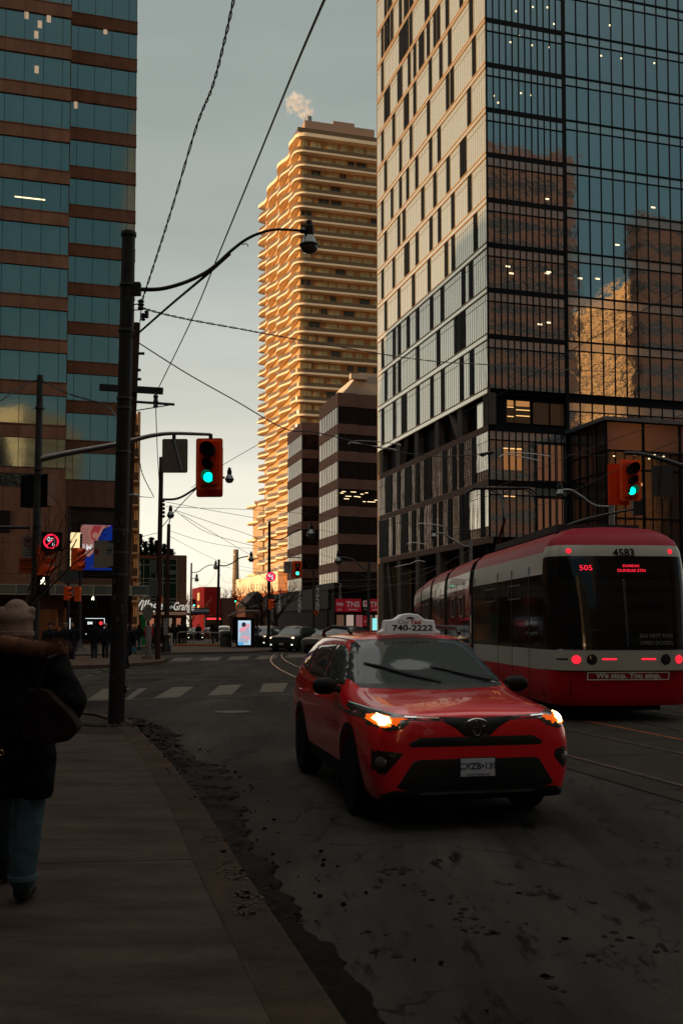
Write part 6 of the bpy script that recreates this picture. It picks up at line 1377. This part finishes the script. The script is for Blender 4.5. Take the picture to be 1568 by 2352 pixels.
h = thing('trolley_hanger', 'black trolley wire hanger at the glass tower corner', 'hanger', V(1118,1043,33)); MB().tube([(-.25,0,-.02),(.2,0,.06)], .05, 8).build('bar', blackm, h); MB().lathe([(.03,-.1),(.08,0),(.03,.1)], (-.15,0,-.02), 'x', 10).lathe([(.03,-.1),(.08,0),(.03,.1)], (.12,0,.05), 'x', 10).build('insulator', blackm, h)
# ---- street furniture
t = thing('bus_shelter', 'glass bus shelter with curved pale roof at the far corner', 'bus shelter', (V(556,1437,71).x, 71, .12), R(6))
mb = MB(); pr_ = [(-1.05,2.25),(-.6,2.5),(.3,2.68),(1.2,2.68),(1.2,2.6),(.3,2.58),(-.6,2.4),(-1.05,2.15)]; MB().prism(pr_, -.3, 3.2, 'y').build('roof', M('shelter_roof', (.38,.34,.27), .5, .3), t)
mb = MB()
for x in (-.8,1.1):
    for y in (.0,3.0): mb.box(x-.05,x+.05,y-.05,y+.05,0,2.4)
mb.build('frame', blackm, t); MB().box(-.82,-.78,.1,2.9,.3,2.2).build('glass_wall', DG, t); MB().box(-.7,1.0,2.95,3.0,.3,2.2).build('glass_wall', DG, t); MB().box(-.6,.9,1.9,2.3,.42,.48).build('bench', galv, t)
t = thing('advertising_panel', 'brightly lit advertising panel with a person in a grey shirt at the shelter end', 'advertising panel', (V(563,1437,69.5).x, 69.5, .12)); MB().box(-.62,.66,-.06,.16,.1,2.05).build('case', MC['ped_black'], t)
AD = M('ad_screen', (.1,.1,.1), .4, emit=(.50,.72,.88), es=.85); MB().box(-.48,.40,-.075,-.06,.22,1.92).build('screen', AD, t)
sc2 = E('ad_pink', (.95,.42,.50), .8); sc3 = E('ad_dark', (.08,.05,.08), .5); sc4 = E('ad_grey', (.55,.6,.7), .7); sc5 = E('ad_blue', (.05,.45,.9), .9)
MB().prism([(-.44,.34),(-.30,1.05),(-.42,1.15),(-.30,1.42),(0,1.5),(.28,1.4),(.36,.9),(.2,.34)], -.082,-.076,'y').build('shirt', sc4, t); MB().prism(circ(.15,16,-.08,1.62,.19), -.090,-.084,'y').build('hair', sc3, t); MB().prism([(-.44,1.22),(-.3,1.45),(.1,1.5),(.1,1.25),(-.2,1.12)], -.096,-.091,'y').build('sleeve', sc2, t); MB().prism(circ(.13,16,.2,1.55,.16), -.089,-.083,'y').build('face', sc2, t); MB().prism([(-.25,.72),(.1,.62),(.36,.6),(.36,.75),(.05,.82),(-.2,.86)], -.098,-.092,'y').build('arm', sc2, t); MB().box(-.47,-.1,-.1,-.08,.24,.40).build('logo_block', sc5, t); text('NOW STREAMING', .09, t, white_e, (-.04,-.09,1.82))
t = thing('litter_bin', 'grey rounded litter bin left of the bus shelter', 'litter bin', (V(519,1437,74).x, 74, .12)); MB().lathe([(.40,0),(.44,.3),(.44,1.0),(.36,1.15),(.05,1.2)], n=18).build('body', M('bin_grey', (.07,.07,.065), .5), t, smooth=True); MB().box(-.25,.25,-.46,-.40,.8,.95).build('opening', GRILLE, t)
t = thing('barrier_rail', 'low steel barrier rail along the far kerb', 'railing', (V(408,1437,77).x, 77, .12)); RW = (V(525,1437,77)-V(408,1437,77)).x; mb = MB(); mb.tube([(0,0,0),(0,0,.95),(.12,0,1.07),(RW*.5,-.5,1.05),(RW-.12,-1,1.0),(RW,-1,.9),(RW,-1,0)], .04, 8); mb.build('top_rail', M('pale_rail', (.30,.26,.22), .4, .5), t, smooth=True)
for f in (.33,.66): MB().tube([(RW*f,-1*f,0),(RW*f,-1*f,1.05)], .035, 8).build('post', MC['pale_rail'], t)
MB().box(V(404,1437,77.5).x, V(524,1437,77.5).x, 76.0, 76.5, .12, .26).build('planter_edge', M('orange_kerb', (.30,.10,.03), .8), None)['kind'] = 'structure'
for px, Y, h_, c, lab, w in ((341.6,46.5,1.55,(.17,.14,.125),'grey concrete bollard post in front of the person in the red coat',.14),(392.5+2,66,1.05,(.3,.28,.26),'short white bollard right of the lamp post',.07),(155,70,.9,(.2,.18,.16),'short bollard by the bank steps',.1)):
    b = V(px,1437,Y); t = thing('bollard', lab, 'bollard', (b.x,Y,.13), 0, 'bollards'); mt = M('bollard_%d' % int(px), c, .8, var=.3, vs=5); MB().lathe([(w,0),(w,h_-.05),(w*.8,h_),(.01,h_+.02)], n=14).build('post', mt, t, smooth=True); MB().box(-w*1.9,w*1.9,-w*1.9,w*1.9,0,.16).build('base', mt, t)
b = V(331,1437,80); t = thing('wayfinding_post', 'bright green post in front of the mall entrance', 'post', (b.x,80,.12)); MB().box(-.14,.14,-.14,.14,0,2.0).build('post', M('green_post', (.01,.16,.04), .5), t); MB().box(-.24,.24,-.18,.18,2.0,2.45).build('head', MC['green_post'], t)
t = thing('round_sign', 'round mural disc on a post beside the island pole', 'sign', (V(340,1437,62).x, 62, .12)); MB().tube([(0,0,0),(0,0,1.8)], .06, 8).build('post', gp_, t); m4 = Matrix.Translation((0,0,2.36)) @ Matrix.Rotation(R(25),4,'Z') @ Matrix.Diagonal((.62,1,1,1)); MB().lathe([(.52,-.03),(.52,.03)], (0,0,0), 'y', 28, mat=m4).build('disc', M('mural_disc', (.30,.20,.15), .6, var=.6, vs=3, col2=(.10,.14,.09)), t)
mb = MB(); [mb.tube([m4 @ Vector((-math.sqrt(max(.01,.27-z*z)),-.04,z)), m4 @ Vector((math.sqrt(max(.01,.27-z*z)),-.04,z))], .012, 4) for z in (-.35,-.2,-.05,.1,.25,.4)]; mb.build('grid_lines', GRILLE, t)
t = thing('notice_box', 'small orange box mounted between the island pole and the lamp post', 'box', V(368,1378,57)); MB().box(-.13,.13,-.08,.08,-.22,.22).build('box', orange, t); MB().box(-.15,.15,-.1,.1,.22,.25).build('lid', DORG, t)
b = V(123,1437,72); t = thing('newspaper_box', 'orange newspaper box behind the pedestrians near the bank', 'newspaper box', (b.x,72,.12)); MB().box(-.48,.48,-.25,.25,.25,1.45).build('cabinet', M('amber_box', (.30,.10,.025), .6, var=.2, vs=4), t); MB().box(-.4,.4,-.27,-.25,.8,1.3).build('window', DG, t); MB().box(-.3,-.2,-.1,.1,0,.25).build('leg', blackm, t); MB().box(.2,.3,-.1,.1,0,.25).build('leg', blackm, t)
# ================================================================== PEOPLE
def blob(items, vox=.02, smooth=4, name='blob'):
    mb = MB()
    for it in items:
        if it[0] == 'c':
            _, a, ra, b_, rb = it; a, b_ = Vector(a), Vector(b_); k = max(2, int((b_-a).length/(max(min(ra, rb), .02)*.6)))
            mb.tube([a.lerp(b_, i/k) for i in range(k+1)], [ra+(rb-ra)*i/k for i in range(k+1)], 12)
            for p, r_ in ((a, ra), (b_, rb)):
                mb.lathe([(r_*math.sin(math.pi*i/8)+1e-4, -r_*math.cos(math.pi*i/8)) for i in range(9)], p, 'z', 12)
        else:
            _, c, (rx, ry, rz) = it; mb.lathe([(math.sin(math.pi*i/12)+1e-4, -math.cos(math.pi*i/12)) for i in range(13)], (0,0,0), 'z', 18, mat=Matrix.Translation(c) @ Matrix.Diagonal((rx, ry, rz, 1)))
    o = mb.build(name, darkin); m = o.modifiers.new('r','REMESH'); m.mode = 'VOXEL'; m.voxel_size = vox; m.use_smooth_shade = True
    if smooth: s = o.modifiers.new('s','SMOOTH'); s.iterations = smooth; s.factor = .5
    me = evalmesh(o); bpy.data.objects.remove(o); me.polygons.foreach_set('use_smooth', [True]*len(me.polygons)); me.materials.clear(); return me
def put(me, name, mt, parent):
    me = me.copy(); me.materials.clear(); me.materials.append(mt); o = bpy.data.objects.new(name, me); COL.objects.link(o); o.parent = parent; return o
def hand(p, d_, side):
    p, d_ = Vector(p), Vector(d_).normalized(); sd = Vector((side, 0, 0)); fw = Vector((0,-1,0)); it = [('c', p, .026, p+d_*.07, .030)]
    for k in range(4):
        o = fw*(-.024+.016*k); b_ = p+d_*.08+o; l_ = (.052,.062,.058,.045)[k]; it += [('c', b_, .011, b_+d_*l_*.6, .010), ('c', b_+d_*l_*.6, .010, b_+d_*l_-sd*.02, .009)]
    it.append(('c', p+d_*.02+fw*.025, .012, p+d_*.065+fw*.055, .010)); return it
PC = {}
def pose(kind):
    if kind in PC: return PC[kind]
    st = {'walk': .24, 'stand': .03, 'stride': .34}[kind]
    hipz, kz = .90, .48; L1, R1 = (.09, -st, .07), (-.09, st*.9, .10)
    legs = []
    for (x, y, z), kb in ((L1, -.06), (R1, -.02)):
        k = Vector((x, y*.45+kb, kz)); legs += [((x*.95, 0, hipz), k, (x, y, z))]
    arms = []
    for s, sw in ((1, st*.7), (-1, -st*.7)):
        sh_ = Vector((s*.195, .0, 1.40)); el = Vector((s*.255, sw*.5+.03, 1.13)); wr = Vector((s*.23, sw-.08, .90)); arms.append((sh_, el, wr, s))
    body = [('c',(0,0,1.02),.095,(0,.0,1.30),.10),('c',(-.1,0,1.36),.055,(.1,0,1.36),.055),('c',(0,0,1.40),.055,(0,-.01,1.52),.052),('e',(0,-.012,1.63),(.074,.092,.112)),('c',(0,-.095,1.62),.012,(0,-.108,1.60),.014),('e',(0,-.06,1.565),(.04,.04,.04)),('e',(.075,0,1.62),(.012,.02,.028)),('e',(-.075,0,1.62),(.012,.02,.028))]
    for h, k, a in legs: body += [('c',h,.082,k,.055),('c',k,.055,a,.038),('c',a,.04,(a[0],a[1]-.10,.035),.03)]
    for sh_, el, wr, s in arms: body += [('c',sh_,.05,el,.04),('c',el,.04,wr,.028)]+hand(wr, (0,-.1,-1), s)
    coat = [('c',(-.07,0,.88),.125,(-.07,0,1.33),.125),('c',(.07,0,.88),.125,(.07,0,1.33),.125),('c',(-.12,0,1.38),.085,(.12,0,1.38),.085),('c',(0,0,1.42),.09,(0,.0,1.47),.075)]
    for sh_, el, wr, s in arms: coat += [('c',sh_,.082,el,.068),('c',el,.068,wr,.052)]
    lc = coat+[('c',(-.06,0,.62),.15,(-.06,0,.95),.135),('c',(.06,0,.62),.15,(.06,0,.95),.135)]
    pants = [('c',(-.05,0,.93),.11,(.05,0,.93),.11)]
    shoes = []
    for h, k, a in legs: pants += [('c',h,.098,k,.072),('c',k,.072,a,.060)]; shoes += [('c',(a[0],a[1]+.02,.05),.052,(a[0],a[1]-.14,.038),.042),('c',(a[0],a[1],.06),.05,(a[0],a[1],.12),.045)]
    PC[kind] = dict(body=blob(body,.0145,2), coat=blob(coat,.022), longcoat=blob(lc,.022), pants=blob(pants,.02), shoes=blob(shoes,.018), hair=blob([('e',(0,.012,1.655),(.083,.098,.098))],.015), hat=blob([('e',(0,.0,1.69),(.088,.10,.075)),('c',(-.04,0,1.66),.05,(.04,0,1.66),.05)],.015), hood=blob([('e',(0,.03,1.62),(.115,.10,.13)),('e',(0,.06,1.50),(.12,.09,.08))],.018), cap=blob([('e',(0,.0,1.69),(.086,.10,.06)),('c',(-.03,-.12,1.675),.014,(.03,-.12,1.675),.014),('c',(-.03,-.07,1.68),.03,(.03,-.07,1.68),.03)],.014), pack=blob([('e',(0,.17,1.25),(.14,.09,.22))],.02))
    return PC[kind]
SKIN = M('skin', (.30,.15,.10), .6)
def cloth(n, c): return M('cloth_'+n, c, .9, var=.25, vs=6, bump=.4, bs=25)
def person(px, Y, h, yaw, label, coat=(.012,.012,.014), pants=(.015,.015,.02), head='hair', hc=(.015,.012,.01), ps='walk', long=False, pack=None, gz=0, group='pedestrians at the far crossings'):
    b = V(px,1437,Y); t = thing('person', label, 'person', (b.x, Y, gz), R(yaw), group); t.scale = (h/1.75,)*3; p = pose(ps)
    put(p['body'], 'body', SKIN, t); k = ''.join('%02d' % int(c*100) for c in coat); put(p['longcoat' if long else 'coat'], 'coat', cloth(k, coat), t)
    put(p['pants'], 'trousers', cloth('p'+''.join('%02d' % int(c*100) for c in pants), pants), t); put(p['shoes'], 'shoes', cloth('shoe', (.012,.010,.010)), t)
    put(p[head], {'hair':'hair','hat':'knit_hat','hood':'hood','cap':'cap'}[head], cloth('h'+''.join('%02d' % int(c*100) for c in hc), hc), t)
    if head in ('hat','cap'): put(p['hair'], 'hair', cloth('hairdark', (.02,.014,.01)), t).scale = (.97,.97,.985)
    if pack: put(p['pack'], 'backpack', cloth('pack', pack), t)
    return t
person(117,36,1.79,8,'man in black toque and dark coat walking behind the nearest pedestrian',head='hat',ps='walk')
person(151,38.9,1.80,-15,'man in grey cap, black jacket and khaki trousers on the left crosswalk',pants=(.15,.09,.055),head='cap',hc=(.12,.11,.11),ps='walk')
person(167,46,1.82,5,'bearded man in dark clothes right behind the man in khaki trousers',head='hair',ps='walk')
person(217,47.5,1.90,175,'tall person seen from behind in black coat and blue jeans with grey toque',pants=(.02,.035,.05),head='hat',hc=(.03,.03,.03),ps='stand')
person(243,48,1.80,10,'person in white patterned cap and dark coat left of the thick pole',head='cap',hc=(.25,.18,.16),ps='stride')
person(293,39.7,1.76,-20,'hooded person in black half hidden by the thick pole',head='hood',hc=(.012,.012,.012),ps='walk',long=True)
person(320,70,1.75,170,'person in dark jacket and teal jeans beyond the island',pants=(.02,.05,.06),head='hood',hc=(.015,.01,.012),ps='stride')
person(307,60,1.68,20,'person in black carrying a turquoise bag',ps='stand',head='hair')
b = V(303,1437,59.6); t = thing('shopping_bag', 'turquoise shopping bag carried low behind the thick pole', 'bag', (b.x,59.6,.12)); MB().prism([(-.26,0),(.26,0),(.18,.34),(-.18,.34)], -.08,.08,'y').build('bag', M('turquoise', (.01,.16,.22), .6, var=.2, vs=8), t); MB().tube([(-.1,0,.34),(-.05,0,.5),(.05,0,.5),(.1,0,.34)], .012, 6).build('handle', blackm, t)
person(342,62,1.72,180,'person in a red coat with a black backpack waiting behind the bollard',coat=(.38,.012,.018),pants=(.05,.025,.02),head='hair',long=True,ps='stand',pack=(.02,.012,.015),gz=.12)
person(353,64,1.70,190,'person with fur-trimmed hood right of the red coat',head='hood',hc=(.10,.07,.06),ps='stand',long=True,gz=.12)
for i, (px, Y, h, lab) in enumerate(((372,88,1.72,'dark figure at the left end of the waiting group'),(384,92,1.8,'second dark figure of the waiting group behind the lamp post'),(402,86,1.76,'dark figure just right of the lamp post in the waiting group'),(409,90,1.7,'shorter dark figure in the middle of the waiting group'),(417,86,1.93,'tallest dark figure of the waiting group with knit hat'),(426,88,1.78,'dark figure at the right end of the waiting group'),(395,95,1.75,'figure at the back of the waiting group'))):
    person(px, Y, h, 160+i*17, lab, head='hat' if i == 4 else ('hood' if i % 2 else 'hair'), ps='stand', long=i % 2 == 0, gz=.12, group='people waiting at the far corner')
person(456,104,1.75,175,'person walking away alone left of the middle far lamp pole',ps='walk',gz=.12); person(490,86,1.78,180,'person in wide black coat walking behind the barrier rail',ps='stride',long=True,gz=.12,head='hood',hc=(.012,.012,.012))
# ---- the pedestrian in the foreground, seen from behind
fw_ = thing('person', 'person in beige knit hat and black fur-hooded coat walking away along the sidewalk', 'person', (-1.86, 5.72, .12), R(180))
# local frame: faces -y (away from the viewer); viewer's right is local -x
body = [('c',(0,0,1.0),.10,(0,0,1.3),.10),('c',(-.13,0,1.33),.07,(.13,0,1.33),.07),('c',(0,0,1.38),.055,(0,0,1.48),.052),('e',(0,-.01,1.575),(.075,.09,.11)),('e',(0,-.10,1.565),(.012,.015,.02)),
  ('c',(-.10,0,.92),.10,(-.085,-.02,.50),.070),('c',(-.085,-.02,.50),.066,(-.06,.02,.12),.044),('c',(-.06,.02,.10),.042,(-.06,-.12,.05),.035),('c',(.09,0,.92),.10,(.14,-.30,.52),.070),('c',(.14,-.30,.52),.066,(.19,-.42,.15),.044),('c',(.19,-.42,.12),.042,(.19,-.55,.06),.035),
  ('c',(-.20,0,1.34),.05,(-.31,.06,1.10),.042),('c',(-.31,.06,1.10),.042,(-.20,-.10,.98),.03),('c',(.20,0,1.34),.05,(.31,.06,1.10),.042),('c',(.31,.06,1.10),.042,(.20,-.10,.98),.03)]+hand((-.19,-.11,.97),(.5,-.6,-.4),-1)+hand((.19,-.11,.97),(-.5,-.6,-.4),1)
put(blob(body,.013,2), 'body', SKIN, fw_)
BKC = M('black_puffer', (.0045,.0040,.0042), .8, var=.5, vs=3, bump=.8, bs=5, dist=.05, spec=.08)
coat = [('c',(-.07,0,.82),.165,(-.06,0,1.15),.155),('c',(.07,0,.82),.165,(.06,0,1.15),.155),('c',(-.06,0,1.15),.155,(-.07,0,1.30),.135),('c',(.06,0,1.15),.155,(.07,0,1.30),.135),('c',(-.14,.0,1.34),.10,(.14,.0,1.34),.10),('e',(0,.06,1.37),(.19,.12,.10)),
  ('c',(-.21,.0,1.33),.098,(-.335,.04,1.13),.086),('c',(-.335,.04,1.13),.086,(-.22,-.12,.97),.07),('c',(.21,.0,1.33),.098,(.335,.05,1.125),.105),('c',(.335,.05,1.125),.105,(.22,-.12,.97),.080),('c',(-.13,0,.66),.10,(.13,0,.66),.10),('c',(-.12,0,.64),.11,(-.11,0,.84),.13),('c',(.12,0,.64),.11,(.11,0,.84),.13)]
me = blob(coat,.016,3)
for v in me.vertices:
    if v.co.z < .585: v.co.z = .585+(v.co.z-.585)*.1
    v.co += Vector((v.co.x, v.co.y, 0)).normalized()*.014*mathutils.noise.noise(v.co*9) + Vector((0,.010*math.sin(v.co.z*42+3*math.sin(v.co.x*7)),0))
put(me, 'coat', BKC, fw_)
JE = M('blue_jeans', (.055,.088,.102), .9, var=.3, vs=5, bump=.3, bs=120, dist=.003, stretch=(1,1,.4))
me = blob([('c',(-.10,0,.85),.105,(-.09,-.01,.50),.082),('c',(-.09,-.01,.50),.082,(-.065,.02,.17),.074),('c',(-.065,.02,.17),.074,(-.065,.02,.14),.076),('c',(.09,0,.85),.105,(.14,-.30,.52),.082),('c',(.14,-.30,.52),.082,(.19,-.41,.21),.072)],.014,3)
for v in me.vertices: v.co += Vector((v.co.x+.08, v.co.y, 0)).normalized()*.006*mathutils.noise.noise(Vector((v.co.x*14, v.co.y*14, v.co.z*22)))
put(me, 'jeans', JE, fw_); MB().lathe([(.079,-.012),(.084,-.012),(.084,.012),(.079,.012)], (-.065,.02,.145), 'z', 20).build('hem', M('denim_hem', (.065,.095,.105), .9), fw_, smooth=True)
put(blob([('c',(-.06,.02,.055),.048,(-.06,-.13,.045),.042),('c',(-.06,.02,.06),.05,(-.06,.02,.16),.052),('c',(.19,-.43,.06),.048,(.19,-.58,.045),.042),('c',(.19,-.43,.06),.05,(.19,-.42,.19),.052)],.011,2), 'boots', M('black_boot', (.008,.007,.007), .45), fw_)
KN = M('beige_knit', (.25,.165,.125), .95, var=.2, vs=12, bump=1.0, bs=130, dist=.006, stretch=(1,1,.5))
put(blob([('e',(0,.0,1.60),(.094,.100,.085)),('c',(0,0,1.55),.094,(0,0,1.50),.096),('e',(0,0,1.655),(.066,.072,.058)),('e',(-.084,0,1.648),(.026,.03,.024)),('e',(.084,0,1.648),(.026,.03,.024)),('e',(-.07,0,1.61),(.034,.05,.03)),('e',(.07,0,1.61),(.034,.05,.03))],.009,5), 'knit_hat', KN, fw_)
MB().lathe([(.094,-.014),(.101,-.012),(.101,.012),(.094,.014)], (0,0,1.515), 'z', 30).build('hat_brim', KN, fw_, smooth=True)
FUR = M('hood_fur', (.14,.060,.036), .85, var=.6, vs=12); random.seed(31)
mb = MB(); core = []
for k in range(40):
    a = k/39; core.append(Vector((.25-.52*a, .02+.13*math.sin(math.pi*a), 1.455+.012*math.sin(math.pi*a*2)-.02*abs(a-.5)*2)))
mb.tube(core, [.018+.034*math.sin(math.pi*min(1,max(0,(i+1)/41)))**.5 for i in range(40)], 10)
for k in range(9000):
    c = core[random.randrange(40)]+Vector((random.uniform(-.012,.012),0,0)); d_ = Vector((random.gauss(0,.55), random.gauss(.2,.8), random.gauss(0,.9))).normalized(); p0 = c+d_*.034; l_ = random.uniform(.018,.042); d2 = (d_+Vector((random.uniform(-.6,.6),random.uniform(-.3,.3),random.uniform(-.5,.3)))).normalized(); w_ = d2.cross(Vector((random.random(),random.random(),.3))).normalized()*.0016
    mb.add([p0-w_, p0+w_, p0+d2*l_], [(0,1,2)])
mb.build('fur_trim', FUR, fw_, smooth=60, fix=False)
BAG = M('brown_bag', (.014,.007,.006), .6, var=.5, vs=4, bump=.5, bs=9, dist=.02)
bg_ = thing('shoulder_bag', 'dark brown slouchy shoulder bag hanging under the arm of the foreground pedestrian', 'bag', (-1.60, 5.55, 1.16), R(180))
bb = MB().prism([(-a, b) for a, b in ((-.14,.17),(-.02,.165),(.05,.10),(.11,.05),(.155,-.02),(.16,-.05),(.10,-.115),(.02,-.13),(-.13,-.125),(-.17,-.04))][::-1], -.055, .055, 'y').build('b', BAG); mm = bb.modifiers.new('r','REMESH'); mm.mode = 'VOXEL'; mm.voxel_size = .011; mm = bb.modifiers.new('s','SMOOTH'); mm.iterations = 9; me = evalmesh(bb); bpy.data.objects.remove(bb)
for v in me.vertices: v.co.y += .012*mathutils.noise.noise(v.co*11); v.co.z += .01*mathutils.noise.noise(v.co*7+Vector((5,0,0)))
put(me, 'pouch', BAG, bg_); MB().tube([(.10,.02,.10),(.05,.06,.22),(.02,.03,.34),(.0,-.08,.36)], [.009]*4, 8).build('strap', BAG, bg_, smooth=True)
MB().tube([(.34,.0,.16),(.305,.02,0),(.28,.035,-.12),(.262,.04,-.16)], .008, 6).build('side_strap', BAG, bg_, smooth=True); MB().tube([(.262+.014*math.cos(a*.7),.045,-.175+.014*math.sin(a*.7)) for a in range(10)], .003, 5).build('ring', M('brass', (.6,.35,.15), .25, 1), bg_)
